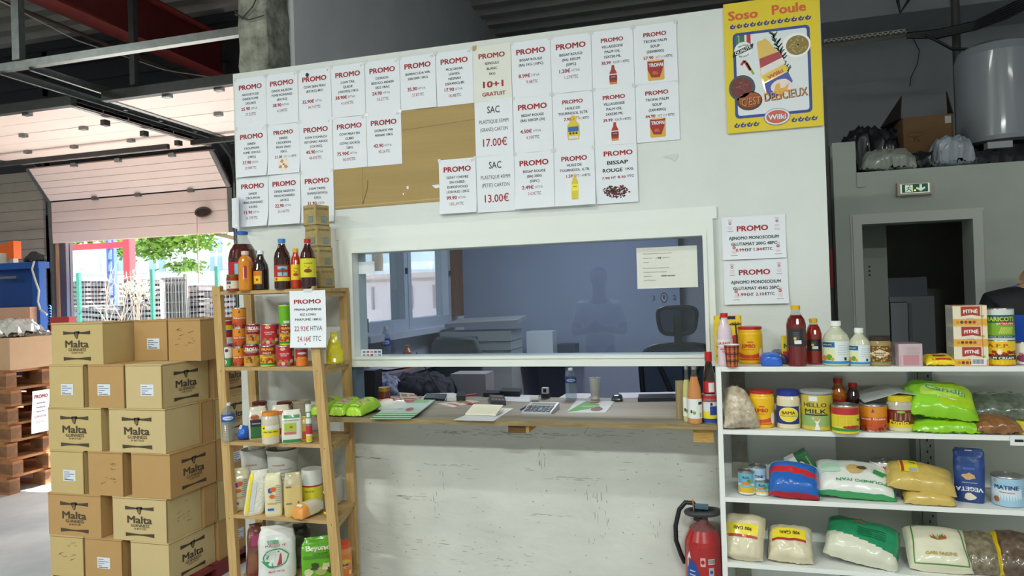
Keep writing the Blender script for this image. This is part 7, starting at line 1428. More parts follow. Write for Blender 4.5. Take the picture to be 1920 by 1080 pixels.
# ================================================================== inside the office
SEAT = M('22303a', .7, bump=.2, bs=90, name='dark_fabric'); MESHM = thin((120, 130, 140), 1.2, .3, .5, 'chair_mesh', (48, 58, 70)); BLK = M('15191e', .4)
def chair(name, label, x, y, rz, mesh=True, zs=.48, hz=1.10, fc=SEAT, head=True, w=.46):
    t = thing(name, label, 'chair', (x, y, 0), rz)
    mb = MB(); L = Loft([(zs-.05, w/2*.95, .23, 4, fc), (zs-.03, w/2, .25, 4, fc), (zs, w/2, .25, 4, fc), (zs+.015, w/2*.92, .22, 4, fc)], 32); L.put(mb); mb.build('seat', t)
    def frame(z0, z1, w0, w1, r, m, y0=.25, tilt=.12, part='backrest_frame'):
        mb = MB(); pts = []
        for i in range(33):
            a = 2*pi*i/32; ca, sa = cos(a), sin(a); zz = (z0+z1)/2+(z1-z0)/2*spow(sa, .5); ww = (w0+(w1-w0)*(zz-z0)/(z1-z0))/2; pts.append((ww*spow(ca, .5), y0+tilt*(zz-z0)+.0, zz))
        mb.tube(pts, r, m, 8, False); return mb.build(part, t), pts
    if mesh:
        _, pts = frame(zs+.10, hz, w*.85, w*1.0, .018, BLK); mb = MB(); mb.add([Vector(p) for p in pts[:-1]], [tuple(range(len(pts)-1))], MESHM); mb.build('backrest_mesh', t)
        mb = MB(); mb.tube([(0, .30, zs-.05), (0, .34, zs+.2), (-.1, .33, hz-.2), (-.17, .34, hz-.05)], .016, BLK, 8); mb.tube([(0, .34, zs+.2), (.1, .33, hz-.2), (.17, .34, hz-.05)], .016, BLK, 8); mb.build('back_brace', t)
        if head:
            _, pts = frame(hz+.07, hz+.25, .22, .27, .014, BLK, .31, .1, 'headrest_frame'); mb = MB(); mb.add([Vector(p) for p in pts[:-1]], [tuple(range(len(pts)-1))], MESHM); mb.build('headrest_mesh', t); mb = MB(); mb.box(-.025, .025, .325, .345, hz-.02, hz+.20, BLK); mb.build('headrest_post', t)
    else:
        mb = MB(); L = Loft([(zs+.06, w/2*.8, .035, 3.4, fc), (zs+.2, w/2*.95, .045, 3.4, fc), (hz-.1, w/2*.95, .045, 3.4, fc), (hz-.02, w/2*.8, .035, 3.4, fc), (hz, w/2*.5, .02, 3, fc)], 32, lean=(0, .12)); L.put(mb)
        o = mb.build('backrest', t); o.location = (0, .20, 0); mb = MB(); mb.box(-.03, .03, .24, .27, zs-.05, zs+.25, BLK); mb.build('back_bar', t)
    for s in (-1, 1):
        mb = MB(); mb.tube([(s*w*.50, .05, zs-.04), (s*w*.58, .05, zs+.02), (s*w*.58, .03, zs+.20)], .014, BLK, 8); mb.box(s*w*.58-.04, s*w*.58+.04, -.11, .14, zs+.20, zs+.225, BLK); mb.build('armrest', t)
    mb = MB(); mb.tube([(0, 0, .1), (0, 0, zs-.05)], .028, BLK, 12); mb.build('column', t)
    for k in range(5):
        a = 2*pi*k/5; mb = MB(); mb.tube([(0, 0, .11), (.28*cos(a), .28*sin(a), .07)], [.025, .014], BLK, 8); l = mb.build('leg', t); mb = MB(); mb.tube([(.28*cos(a)-.02, .28*sin(a), .028), (.28*cos(a)+.02, .28*sin(a), .028)], .027, BLK, 12); mb.build('caster', l)
    return t
c = onY(1270, 640, 1.75); chair('office_chair', 'black mesh office chair with headrest at the right of the serving window', c.x-.02, 1.55, radians(188), True, .62, 1.28, w=.52)
c = onY(903, 640, 2.1); chair('office_chair', 'dark fabric office chair in front of the grey copier', c.x, 1.95, radians(172), False, .60, 1.33, M('4a565c', .8, bump=.2, bs=90), w=.46)
# desks
DKW = M('7b7483', .6, c2='66606f', vs=4, stretch=(.4, 3, 1), name='greyish_desk'); 
dk = thing('desk', 'greyish desk along the office back wall behind the chairs', 'desk', (-1.5, 2.95, 0)); mb = MB(); mb.box(-.2, .32, -.35, .4, 1.02-.03, 1.02, DKW); mb.build('desk_top', dk)
for x in (-.18, .27): mb = MB(); mb.box(x, x+.03, -.33, .38, 0, .99, M('9a9eb0', .6)); mb.build('side_panel', dk)
dk2 = thing('side_desk', 'desk under the office windows holding papers and bottles', 'desk', (-2.1, 1.6, 0)); mb = MB(); mb.box(-.33, .03, -.75, .65, 1.10, 1.13, DKW); mb.build('desk_top', dk2); 
for y in (-.73, .6): mb = MB(); mb.box(-.3, .0, y, y+.03, 0, 1.10, M('8a8794', .6)); mb.build('side_panel', dk2)
# copier
cp = thing('copier', 'grey office copier with open lid behind the window glass', 'copier', (-2.0, 2.45, 0)); CPM = M('9aa0a4', .5); CPD = M('3c4450', .5)
mb = MB(); mb.box(-.30, .36, -.14, .25, .55, 1.33, CPM); mb.box(-.302, .362, -.145, .25, 1.16, 1.165, CPD); mb.box(-.302, .362, -.145, .25, 1.24, 1.245, CPD); mb.build('copier_body', cp)
mb = MB(); mb.prism([(-.25, -.14, 1.37), (.42, -.14, 1.39), (.42, .25, 1.42), (-.25, .25, 1.40)], (0, 0, .035), M('8c8f92', .5)); mb.build('lid', cp)
mb = MB(); mb.prism([(-.32, -.30, 1.20), (.06, -.30, 1.20), (.06, -.15, 1.26), (-.32, -.15, 1.26)], (0, 0, .03), CPD)
S = lambda u, v, k=0: Vector((u, -.30+v, 1.231+v*.4+k)); [rect(mb, S, -.25+.04*i, .03+.03*j, -.225+.04*i, .05+.03*j, M(('b8bcc4', '3a6ac0')[(i+j) % 4 == 0], .4), off=.001) for i in range(7) for j in range(3)]
mb.build('control_panel', cp); mb = MB(); mb.box(-.28, .34, -.12, .23, 0, .55, M('6a6e74', .5)); mb.build('cabinet', cp)
# monitor seen at the left edge, and one below the bar
mo = thing('monitor', 'black monitor edge at the left side of the serving window', 'monitor', (onY(680, 600, .36).x, .36, CZ), radians(116.5)); mb = MB(); mb.box(-.15, .15, -.02, .01, .30, .82, BLK); mb.build('screen', mo); mb = MB(); mb.box(-.03, .03, 0, .03, .01, .32, BLK); mb.build('stand', mo); mb = MB(); mb.box(-.12, .12, -.04, .08, 0, .012, BLK); mb.build('foot', mo)
a = onY(683, 720, .36); b = onY(706, 720, .36)
t = thing('speaker_box', 'black upright box behind the grain bags under the window bar', 'speaker', ((a.x+b.x)/2, .36, CZ)); mb = MB(); mb.box(-.05, .05, -.04, .06, 0, .17, BLK); mb.build('case', t)
a = onY(681, 611, .25); mb = MB(); mb.box(-.022, .022, -.012, .012, -.04, .04, BLK); S = front(0, -.0125, 0); ell(mb, S, .0, .015, .006, .006, M('e0303a', .4), 12); ell(mb, S, .0, -.01, .007, .007, M('e0303a', .4), 12)
# the little device hangs on the monitor edge
tag(mb.build('small_gadget', loc=(onY(683, 611, .13).x, .13, onY(683, 611, .13).z)), 'little black device with two red buttons at the window corner', 'gadget')
water('water_bottle', 'clear water bottle with blue label on the side desk below the office window', (714, 733, 612, 655), 1.13, 'c', 1.55)
p = onY(715, 650, 1.35); it = It('orange_bottle', 'orange bottle on the side desk beside the water bottle', 'bottle', Vector((-2.12, 1.2, 1.1305))); it.loft('bottle_body', [(0, .035, M('c8703a', .3)), (.12, .035, M('c8703a', .3)), (.15, .015, M('c8703a', .3)), (.17, .015, CAPW)])
mb = MB(); r0 = random.Random(8)
def papers(name, label, x0, x1, y0, y1, z, n, cols, cat='papers'):
    mb = MB(); r = random.Random(int(x0*100)); 
    for i in range(n):
        cx, cy, a = r.uniform(x0, x1), r.uniform(y0, y1), r.uniform(-.7, .7); mx = Matrix.Translation((cx, cy, z+.0006+i*.004)) @ Matrix.Rotation(a, 4, 'Z')
        mb.box(-.1, .1, -.14, .14, 0, .0035, M(cols[i % len(cols)], .6), mx)
    return tag(mb.build(name), label, cat)
papers('paper_pile', 'untidy pile of papers on the desk along the back wall', -1.52, -1.32, 2.78, 2.95, 1.02, 7, ('c8ccdc', 'a8b0c8', '6a8a5a', 'c8ccdc'))
papers('paper_pile', 'untidy pile of papers on the side desk under the office window', -2.28, -2.2, 1.1, 1.9, 1.13, 7, ('b8bccc', '8a7a84', 'c8ccd8'))
mb = MB(); mb.box(-.13, .13, -.1, .1, 0, .26, M('d4d8e0', .5)); tag(mb.build('white_box', loc=(-1.56, 3.15, 1.0205)), 'white box on the desk against the bluish wall', 'box')
mb = MB(); mb.box(-.09, .09, -.1, .1, 0, .13, M('27364e', .5)); tag(mb.build('blue_box', loc=(-1.30, 3.16, 1.0205)), 'dark blue box beside the white box on the back desk', 'box')
# dark clutter below the bar at left: basket with cloth and papers on a low shelf
CLT = M('262a36', .9, bump=.4, bs=20)
bag_item('dark_jacket', 'dark jacket heaped on the low desk behind the counter', 780, 735, .95, .92, .55, .40, .17, CLT, (.1, 0, .2), seed=71, crumple=.03, cat='jacket')
bag_item('patterned_cloth', 'crumpled white patterned cloth behind the black upright box', 722, 735, .80, .95, .22, .25, .14, M('a8aecb', .8, c2='4a5070', vs=26), (.3, 0, .3), seed=72, crumple=.02, cat='cloth')
ld = thing('low_desk', 'low brownish desk behind the counter carrying the dark jacket', 'desk', (-1.35, 1.1, 0)); mb = MB(); mb.box(-.6, .25, -.45, .25, .89, .92, M('7a6a62', .6, c2='5f524c', vs=4)); mb.build('desk_top', ld)
for x in (-.58, .2): mb = MB(); mb.box(x, x+.03, -.4, .2, 0, .89, M('5a5560', .6)); mb.build('side_panel', ld)
mb = MB(); mb.box(-.13, .13, -.10, .10, 0, .18, M('8f8c96', .6)); tag(mb.build('white_ream', loc=(-1.62, 1.20, .9205+.0)), 'greyish box right of the dark jacket on the low desk', 'box')
mb = MB(); mb.tube([(0, 0, .0), (.06, .0, -.1), (.14, .01, -.24)], .004, BLK, 6); tag(mb.build('monitor_cable', loc=(-1.72, .45, 1.31)), 'thin black cable hanging behind the window bar', 'cable')
a = onY(1245, 558, 3.38); mb = MB(); S = front(0, 0, 0); ell(mb, S, 0, 0, .035, .05, M('4a4f5c', .6), 18, .001); ell(mb, S, 0, 0, .024, .037, M('b0b4c4', .6), 16, .002); ell(mb, S, 0, .004, .014, .026, M('4a4f5c', .6), 14, .003)
for s in (-1, 1): text(mb, S, '3' if s < 0 else '2', s*.1, .0, .05, M('4a4f5c', .6), bold=.02, off=.001)
tag(mb.build('wall_mark', loc=(a.x, 3.395, a.z)), 'round emblem with digits painted on the bluish office wall', 'emblem')
a = onY(1315, 522, 3.3); mb = MB(); mb.box(-.05, .12, -.02, .02, -.17, .17, M('9a2a3a', .6)); tag(mb.build('red_jacket', loc=(.2, 3.5, 1.9)), 'red thing hanging at the right edge of the office', 'jacket')
mb = MB(); mb.tube([(-.12, 2.4, 2.35), (.0, 2.4, 2.15), (.13, 2.4, 2.02)], .02, BLK, 6); mb.box(-.0, .25, 2.38, 2.45, 2.2, 2.5, BLK); mb.box(.2, .62, 2.38, 2.45, 2.3, 2.4, BLK); tag(mb.build('wall_bracket'), 'dark bracket at the upper right inside the office', 'bracket')
# ================================================================== fire extinguisher
er = .085; e0 = onY(1322, 1070, -.12); ext = thing('fire_extinguisher', 'red fire extinguisher with black hose between counter and white shelving', 'fire extinguisher', (e0.x-.005, -.11, .0), -.1)
RX = M('a81a1c', .3, coat=.6); mb = MB(); Lx = Loft([(0, er*.9, RX), (.02, er, RX), (.455, er, RX), (.475, er*.95, RX), (.52, er*.72, M('7a4a48', .6)), (.545, er*.35, M('7a4a48', .6)), (.57, er*.3, BLK)], 36); Lx.put(mb)
S = Lx.S; poly(mb, S, [(-.075, .40), (-.06, .43), (-.03, .30), (-.02, .20), (-.075, .2)], P_('e2e4e8'), .001); ell(mb, S, -.045, .30, .035, .09, P_('1f4a9a'), 20, .0014)
for i in range(7): rect(mb, S, -.06, .34-.018*i, -.03+.006*i*0, .345-.018*i, P_('c8d4e8'), 2, 1, .002)
rect(mb, S, -.005, .37, .018, .41, P_('d8a8a4'), 3, 1, .001); ell(mb, S, .006, .39, .008, .01, P_('a81a1c'), 12, .0014); rect(mb, S, .03, .38, .06, .405, P_('dadada'), 3, 1, .001); [rect(mb, S, .032+.004*i, .383, .034+.004*i, .402, INK, 1, 1, .0014) for i in range(7)]
rect(mb, S, .032, .31, .056, .365, P_('b0b4b8'), 3, 2, .001); ell(mb, S, .044, .345, .008, .008, P_('2a4a9a'), 12, .0014); rect(mb, S, .036, .315, .052, .328, P_('e0e0e0'), 2, 1, .0014); text(mb, S, 'EAU', .04, .25, .016, P_('e4e4e4'), bold=.03); [rect(mb, S, -.01, .22-.014*i, .06, .226-.014*i, P_('d8c8c8'), 3, 1, .001) for i in range(8)]
mb.build('cylinder', ext)
mb = MB(); mb.tube([(.075*cos(a)+.005, .045*sin(a)-.01, .600+.006*cos(a)) for a in [2*pi*i/24 for i in range(25)]], .013, M('35373a', .5), 10, False); mb.tube([(-.02, -.01, .56), (-.02, -.01, .61)], .02, BLK, 12); mb.build('carrying_ring', ext)
mb = MB(); mb.tube([(-.02, 0, .61), (-.04, 0, .635), (-.075, 0, .635), (-.105, 0, .60), (-.125, 0, .52), (-.125, 0, .45), (-.105, .01, .38), (-.09, .02, .34)], .011, BLK, 10); mb.build('hose', ext)
mb = MB(); mb.box(-.03, .03, -.02, .0, .615, .635, M('4a6a7a', .4)); mb.build('lever', ext); mb = MB(); mb.tube([(-.035, -.02, .60), (-.038, -.024, .66)], .0025, M('e07a4a', .5), 6); mb.build('seal_tag', ext)
# ================================================================== loft over the storeroom
LZ = 2.378; KD = M('16181a', .9)
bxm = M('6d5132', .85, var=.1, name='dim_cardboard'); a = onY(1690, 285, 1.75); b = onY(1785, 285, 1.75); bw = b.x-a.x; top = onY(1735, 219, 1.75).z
t = thing('open_box', 'large open cardboard box with raised flaps on the loft', 'box', ((a.x+b.x)/2, 1.72, LZ+.10), -.05); H_ = top-LZ-.10
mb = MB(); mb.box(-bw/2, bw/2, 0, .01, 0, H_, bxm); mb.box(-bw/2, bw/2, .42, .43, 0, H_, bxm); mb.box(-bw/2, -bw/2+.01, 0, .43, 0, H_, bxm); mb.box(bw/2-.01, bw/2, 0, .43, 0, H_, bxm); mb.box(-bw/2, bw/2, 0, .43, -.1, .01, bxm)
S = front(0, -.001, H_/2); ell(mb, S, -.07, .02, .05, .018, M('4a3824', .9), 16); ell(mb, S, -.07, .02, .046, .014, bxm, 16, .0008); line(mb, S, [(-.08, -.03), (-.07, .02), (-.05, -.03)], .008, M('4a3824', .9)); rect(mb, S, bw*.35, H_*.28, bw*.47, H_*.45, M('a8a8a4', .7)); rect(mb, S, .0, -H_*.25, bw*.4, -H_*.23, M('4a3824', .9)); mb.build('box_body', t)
for s in (-1, 1):
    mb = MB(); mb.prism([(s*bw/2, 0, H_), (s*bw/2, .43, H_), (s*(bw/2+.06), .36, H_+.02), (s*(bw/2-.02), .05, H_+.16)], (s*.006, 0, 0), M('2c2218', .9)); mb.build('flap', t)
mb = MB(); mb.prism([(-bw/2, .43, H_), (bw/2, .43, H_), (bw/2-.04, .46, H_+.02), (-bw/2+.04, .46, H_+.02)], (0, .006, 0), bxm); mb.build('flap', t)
def onloft(name, label, px, py, Y, w, l, h, m, rot, cat='bag', z=LZ, seed=1, cr=.02): return bag_item(name, label, px, py, Y, z, w, l, h, m, rot, None, seed=seed, cat=cat, crumple=cr, nu=34, nv=34)
onloft('plastic_bag', 'whitish crumpled plastic bag with green print on the loft edge', 1662, 310, 1.63, .32, .18, .13, M('8f968c', .4, coat=.5, bump=.4, bs=20), (.25, .05, -.1), seed=81)
onloft('plastic_bag', 'pale bluish crumpled plastic bag right of the open box', 1783, 300, 1.63, .24, .18, .19, M('9aa2ac', .4, coat=.5, bump=.4, bs=20), (.2, 0, .1), seed=82, cr=.03)
onloft('bin_bag', 'black plastic bag in front of the open cardboard box', 1725, 310, 1.66, .26, .12, .11, M('14161c', .3, coat=.6, bump=.5, bs=20), (.2, 0, 0), seed=83, cr=.02)
onloft('bin_bag', 'large black rubbish bag at the left of the loft', 1628, 310, 2.0, .42, .36, .36, M('181c24', .35, coat=.5, bump=.5, bs=12), (.1, 0, .1), seed=84, cr=.05)
onloft('dark_bundle', 'dark clutter at the right below the water tank', 1850, 300, 1.75, .40, .22, .10, M('22242a', .6, bump=.5, bs=20), (.1, 0, 0), 'bundle', seed=85, cr=.02)
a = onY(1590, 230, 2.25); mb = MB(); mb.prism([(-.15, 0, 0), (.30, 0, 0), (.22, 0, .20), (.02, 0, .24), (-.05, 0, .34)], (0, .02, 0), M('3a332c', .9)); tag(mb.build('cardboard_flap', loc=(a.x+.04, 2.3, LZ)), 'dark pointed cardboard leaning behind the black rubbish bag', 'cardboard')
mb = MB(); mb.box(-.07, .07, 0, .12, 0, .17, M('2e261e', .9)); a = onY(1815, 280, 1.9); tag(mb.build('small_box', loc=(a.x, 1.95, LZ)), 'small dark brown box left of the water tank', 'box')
# hot water tank
a = onY(1817, 200, 2.0); b = onY(1817, 263, 2.0); tr = .26; zb_ = b.z
t = thing('water_tank', 'big white cylindrical water heater above the loft', 'water heater', (a.x+tr+.01, 2.26, LZ)); TW = M('9a9fa6', .3, coat=.4)  # white shell greyed: the dimness of the loft is put into its colour
mb = MB(); Loft([(zb_-LZ, tr*.97, TW), (zb_-LZ+.03, tr, TW), (zb_-LZ+.62, tr, TW), (zb_-LZ+.68, tr*.93, TW), (zb_-LZ+.72, tr*.6, TW)], 48).put(mb); mb.build('tank_shell', t)
mb = MB(); Loft([(0, tr*.5, BLK), (.03, tr*.5, BLK), (zb_-LZ-.03, tr*.6, BLK), (zb_-LZ-.02, tr*.95, M('2c2f33', .5)), (zb_-LZ, tr*.97, M('2c2f33', .5))], 40).put(mb); mb.build('base', t)
mb = MB(); mb.box(-.17, -.02, -.27, -.2, zb_-LZ-.07, zb_-LZ-.025, M('b8bcc0', .4)); mb.build('connector_box', t)
# pipe, cable tray and cables
a = onY(1808, 120, 2.6); mb = MB(); mb.tube([(a.x, 2.75, LZ), (a.x, 2.75, 4.0)], .03, M('4a4c48', .5), 10); tag(mb.build('dark_pipe'), 'vertical dark pipe left of the water heater', 'pipe')
a = onY(1545, 82, 2.6); b = onY(1700, 62, 2.6); mb = MB(); TRY = M('a8a89a', .6, name='tray_paint'); d = b-a
mb.prism([a, b, b+Vector((0, 0, .035)), a+Vector((0, 0, .035))], (0, .006, 0), TRY); mb.prism([a, b, b+Vector((0, .12, 0)), a+Vector((0, .12, 0))], (0, 0, .004), TRY)
for i in range(16): c = a+d*((i+.5)/16); mb.box(c.x-.012, c.x+.012, c.y-.0015, c.y, c.z+.006, c.z+.014, INK); c2 = a+d*((i+1)/16); mb.box(c2.x-.012, c2.x+.012, c2.y-.0015, c2.y, c2.z+.021, c2.z+.029, INK)
tag(mb.build('cable_tray'), 'perforated cable tray high on the wall right of the poster', 'cable tray')

for k in range(5):
    p0 = onY(1700, 64+k*1.5, 2.62); p1 = onY(1760, 58+k*3, 2.6); p2 = onY(1830, 42+k*3, 2.5); p3 = onY(1890, 12+k*5, 2.35); p4 = onY(1960, -20+k*4, 2.2); mb = MB(); P = [p0, p1, p2, p3, p4]; Q = []
    for i in range(4):
        for j in range(5): t_ = j/5; Q.append(P[i].lerp(P[i+1], t_)+Vector((0, 0, .0)))
    Q.append(P[4]); mb.tube(Q, .016-.001*k, BLK, 8); tag(mb.build('black_cable'), '%s of five black cables running from the tray up to the ceiling corner' % ('topmost', 'second highest', 'middle', 'second lowest', 'lowest')[k], 'cable', 'black cables leaving the tray')
mb = MB(); mb.tube([onY(x, y, 2.55) for x, y in ((1735, 66), (1760, 78), (1785, 92), (1815, 92))], .012, BLK, 8); tag(mb.build('grey_cable'), 'single dark cable sagging from the tray to the water heater', 'cable')
mb = MB(); mb.tube([onY(x, y, 3.66) for x, y in ((1712, 72), (1724, 95), (1720, 120), (1708, 145), (1706, 162))], .004, M('2c2a2c', .6), 6); tag(mb.build('thin_wire'), 'thin wire dangling against the dark wall above the open box', 'wire')
mb = MB(); mb.tube([onY(x, y, 2.9) for x, y in ((1683, 0), (1688, 24), (1704, 0))], .014, BLK, 6); tag(mb.build('cable_hook'), 'black cable loop hanging at the top of the picture', 'cable')
# exit sign
a = onY(1683, 367, 1.46); b = onY(1748, 339, 1.46); t = thing('exit_sign', 'small lit green and white emergency exit sign above the storeroom door', 'sign', ((a.x+b.x)/2, LY-.0, (a.z+b.z)/2+.0)); w = b.x-a.x; h = b.z-a.z+.002
mb = MB(); mb.box(-w/2, w/2, -.04, -.001, -h/2, h/2, M('b9a69a', .4, coat=.3)); mb.build('housing', t)
EG = M('d8ead8', .4, emit=.35, name='lit_white'); EGR = M('0f5a3a', .4, emit=.12, name='lit_green'); mb = MB(); S = front(0, -.041, 0)
rect(mb, S, -w*.42, -h*.36, w*.42, h*.36, EG, off=0); rect(mb, S, -w*.37, -h*.30, w*.37, h*.34, EGR, off=.0006)
rect(mb, S, -w*.28, -h*.26, -w*.06, h*.28, EG, off=.0012); line(mb, S, [(-w*.17, h*.14), (-w*.19, -h*.05), (-w*.25, -h*.2)], .004, EGR, .002); line(mb, S, [(-w*.19, -h*.05), (-w*.12, -h*.12), (-w*.10, -h*.24)], .004, EGR, .002); line(mb, S, [(-w*.24, h*.0), (-w*.18, h*.10), (-w*.10, h*.02)], .003, EGR, .002); ell(mb, S, -w*.15, h*.21, .004, .004, EGR, 10, .002)
poly(mb, S, [(w*.13, h*.28), (w*.20, h*.28), (w*.20, h*.0), (w*.28, h*.1), (w*.30, -h*.02), (w*.165, -h*.24), (w*.03, -h*.02), (w*.05, h*.1), (w*.13, h*.0)], EG, .0012)
ell(mb, S, 0, -h*.16, .006, .004, M('ffb020', .4, emit=4, name='amber_light'), 10, .0025); mb.build('sign_panel', t)
# fridge and box in the storeroom
a = onY(1668, 570, 2.3); b = onY(1752, 570, 2.3); mb = MB(); FRG = M('8f959c', .5)
t = thing('fridge', 'grey white fridge standing inside the dark storeroom', 'fridge', ((a.x+b.x)/2, 2.45, 0)); w = b.x-a.x; h = onY(1700, 556, 2.3).z
mb = MB(); mb.box(-w/2, w/2, -.15, .3, .05, h, FRG); mb.box(-w/2, w/2, -.13, .28, 0, .05, BLK); mb.build('cabinet', t); mb = MB(); mb.box(-w/2, -w*.12, -.175, -.153, .08, h-.045, M('a3a9ae', .5)); mb.box(-w/2, -w*.12, -.17, -.153, h-.045, h-.038, BLK); mb.build('door', t); mb = MB(); mb.box(-w*.10, -w*.02, -.17, -.152, .3, h-.05, M('7b8188', .5)); mb.build('side_strip', t)
h2 = onY(1700, 520, 2.35).z; mb = MB(); mb.box(-w/2, w*.40, -.1, .25, 0, h2-h-.002, M('6d7480', .6)); tag(mb.build('grey_box', loc=(t.location.x, 2.45, h+.001)), 'grey box standing on the fridge in the storeroom', 'box')
# ================================================================== left side: pallets, boxes, blue locker
OW = M('b07a4e', .85, c2='8a5a38', vs=5, name='orange_pallet_wood'); OW2 = M('8f6746', .9, c2='6b4a33', vs=7, name='pallet_block')
cx_, cy_ = -6.02, 1.25
names = ('lowest', 'second', 'third', 'fourth', 'fifth', 'sixth', 'topmost')
n = 7; ph = (1.105-.0)/n; proto = None
for i in range(n):
    xo = (.0, .03, -.02, .02, .0, .03, -.01)[i]
    mb = MB(); t_ = ph*.14; r = random.Random(i)
    for k in range(7): a0 = -1.2+1.2*k/7; mb.box(a0, a0+1.2/7-.03, 0, .8, ph-t_, ph-.0008, OW)
    for k in range(3):
        a0 = .7*k/2; mb.box(-1.2, 0, a0, a0+.1, ph-2*t_, ph-t_, OW); mb.box(-1.2, 0, a0, a0+.1, 0, t_, OW)
        for q in range(3): b0 = -1.2+q*.525; mb.box(b0, b0+.15, a0, a0+.1, t_, ph-2*t_, OW2)
    tag(mb.build('wooden_pallet', loc=(cx_+xo, cy_+.01*(i % 2), i*ph)), '%s orange wooden pallet in the pile at the left edge' % names[i], 'pallet', 'pile of wooden pallets')
pz = n*ph
PKC = M('cfa68c', .8, var=.05, name='pinkish_carton'); PKS = M('a59878', .8, name='shaded_carton_side')
a = onY(18, 735, 1.3); b = onY(70, 728, 1.5)
t = thing('carton_box', 'pinkish brown carton with a plastic bag on top, on the pallets', 'carton', (cx_-.02, 1.30, pz+.001)); hb = .29
mb = MB(); mb.box(-.45, 0, 0, .50, 0, hb, M('c4a07c', .8, var=.06, name='carton_light')); mb.build('carton_body', t)
t = thing('carton_box', 'smaller open brown carton right of the pinkish one on the pallets', 'carton', (cx_-.03, 1.84, pz+.001)); mb = MB(); mb.box(-.4, 0, 0, .26, 0, .25, M('b8834f', .8, var=.08)); mb.build('carton_body', t); mb = MB(); mb.box(.0, .003, .08, .14, .10, .22, M('c9a27a', .5)); mb.build('packing_tape', t)
bag_item('clear_bag', 'clear plastic bag bulging over the pinkish carton', 20, 655, 1.55, pz+hb+.002, .44, .40, .15, M('c9c9c2', .25, coat=.8, bump=.5, bs=14, name='clear_crumpled'), (.05, 0, .2), seed=91, crumple=.03)
bag_item('clear_bag', 'small clear bag on the smaller brown carton', 84, 672, 1.97, pz+.253, .26, .22, .07, M('b9bfae', .25, coat=.8, bump=.5, bs=14), (0, 0, 0), seed=92, crumple=.02)
S_ = flat((cx_+.05, 0, 0), (0, 1, 0), (0, 0, 1))
a = onX(58, 738, cx_+.05); b = onX(92, 803, cx_+.05)
mb = MB(); yc, zc_, w, h = (a.y+b.y)/2, (a.z+b.z)/2, b.y-a.y, a.z-b.z+.04
S = lambda u, v, k=0: Vector((k+.012*sin(v*9), u, v)); rect(mb, S, -w/2, -h/2, w/2, h/2, PAP, 4, 6, 0); text(mb, S, 'PROMO', 0, h*.36, .034, R3, w=w*.78, bold=.035, off=.001)
for i, s_ in enumerate(('MOUTON PRIX', 'MARIUS', '10KG PC')): text(mb, S, s_, 0, h*(.2-.1*i), .013, BK, w=w*.5, bold=.02, off=.001)
text(mb, S, '21.99 HTVA', 0, -h*.12, .02, R3L, w=w*.7, bold=.02, off=.001); text(mb, S, '23.20 TTC', 0, -h*.25, .018, R3L, w=w*.5, bold=.0, off=.001)
tag(mb.build('price_sheet', loc=(cx_+.055, yc, zc_)), 'white promo sheet hanging on the side of the wooden pallets', 'sign')
# blue locker
BLU = M('1250a0', .45, name='blue_enamel'); a = onY(72, 494, 2.3); zt_ = onY(40, 492, 2.3).z; xr_ = onY(73, 500, 2.3).x
t = thing('blue_locker', 'tall blue steel rack with boxes standing beside the loading door', 'rack', (xr_-.0, 2.3, 0))
mb = MB(); mb.box(-.10, 0, 0, .08, 0, zt_-.07, BLU); mb.build('upright', t); mb = MB(); mb.box(-1.4, .004, -.01, .12, zt_-.07, zt_, BLU); mb.build('top_beam', t); mb = MB(); mb.box(-1.4, -.10, .08, .11, 0, zt_-.07, M('0f3f85', .5)); mb.build('back_panel', t); mb = MB(); mb.box(-1.4, -.10, -.25, .08, 1.0, 1.03, BLU); mb.build('shelf_board', t)
mb = MB(); mb.box(-1.4, -1.3, 0, .08, 0, zt_-.07, BLU); mb.build('upright', t); mb = MB(); mb.box(-.55, -.3, -.02, .0, zt_-.17, zt_-.145, M('6a6a6a', .5)); mb.build('latch_bar', t)
xa = onY(57, 620, 2.22).x
mb = MB(); mb.box(xa-.7, xa, 2.22, 2.36, 1.032, onY(40, 576, 2.22).z, M('cda288', .8)); tag(mb.build('tall_carton'), 'tall pale carton standing inside the blue rack', 'carton')
mb = MB(); mb.box(xa-.55, xa-.03, 2.14, 2.21, 1.032, onY(40, 612, 2.14).z, M('8a5f42', .8)); tag(mb.build('brown_carton'), 'lower brown carton in front of the tall one in the blue rack', 'carton')
p = onY(3, 640, 2.34); it = It('yellow_can', 'yellow and red can at the very left inside the blue rack', 'can', Vector((p.x+.02, 2.36-.1, 1.032))); hh = onY(3, 600, 2.3).z-1.032
it.e.location = (onY(4, 600, 2.15).x, 2.15, 1.031); it.loft('can_body', [(0, .05, P_('b8301c')), (hh*.5, .05, P_('d8b81c')), (hh, .05, TIN)], deco=lambda mb, L: text(mb, L.S, 'NIDO', 0, hh*.75, .03, INK, w=.06, bold=.03))
a = onY(45, 634, 1.9); bag_item('dark_tray', 'dark grey rounded tray behind the clear plastic bag', 30, 636, 1.86, pz+hb+.002, .30, .12, .16, M('474b57', .5), (.4, 0, 0), seed=93, crumple=.002, cat='tray')
mb = MB(); mb.box(-.18, .02, -.05, .05, 0, .14, M('a8302c', .6)); tag(mb.build('red_carton', loc=(cx_-.10, 2.00, pz+.32), rz=.2), 'small red box showing behind the clear bags', 'carton')
mb = MB(); zt2_ = onY(30, 452, 2.45).z; a = onY(29, 460, 2.45)
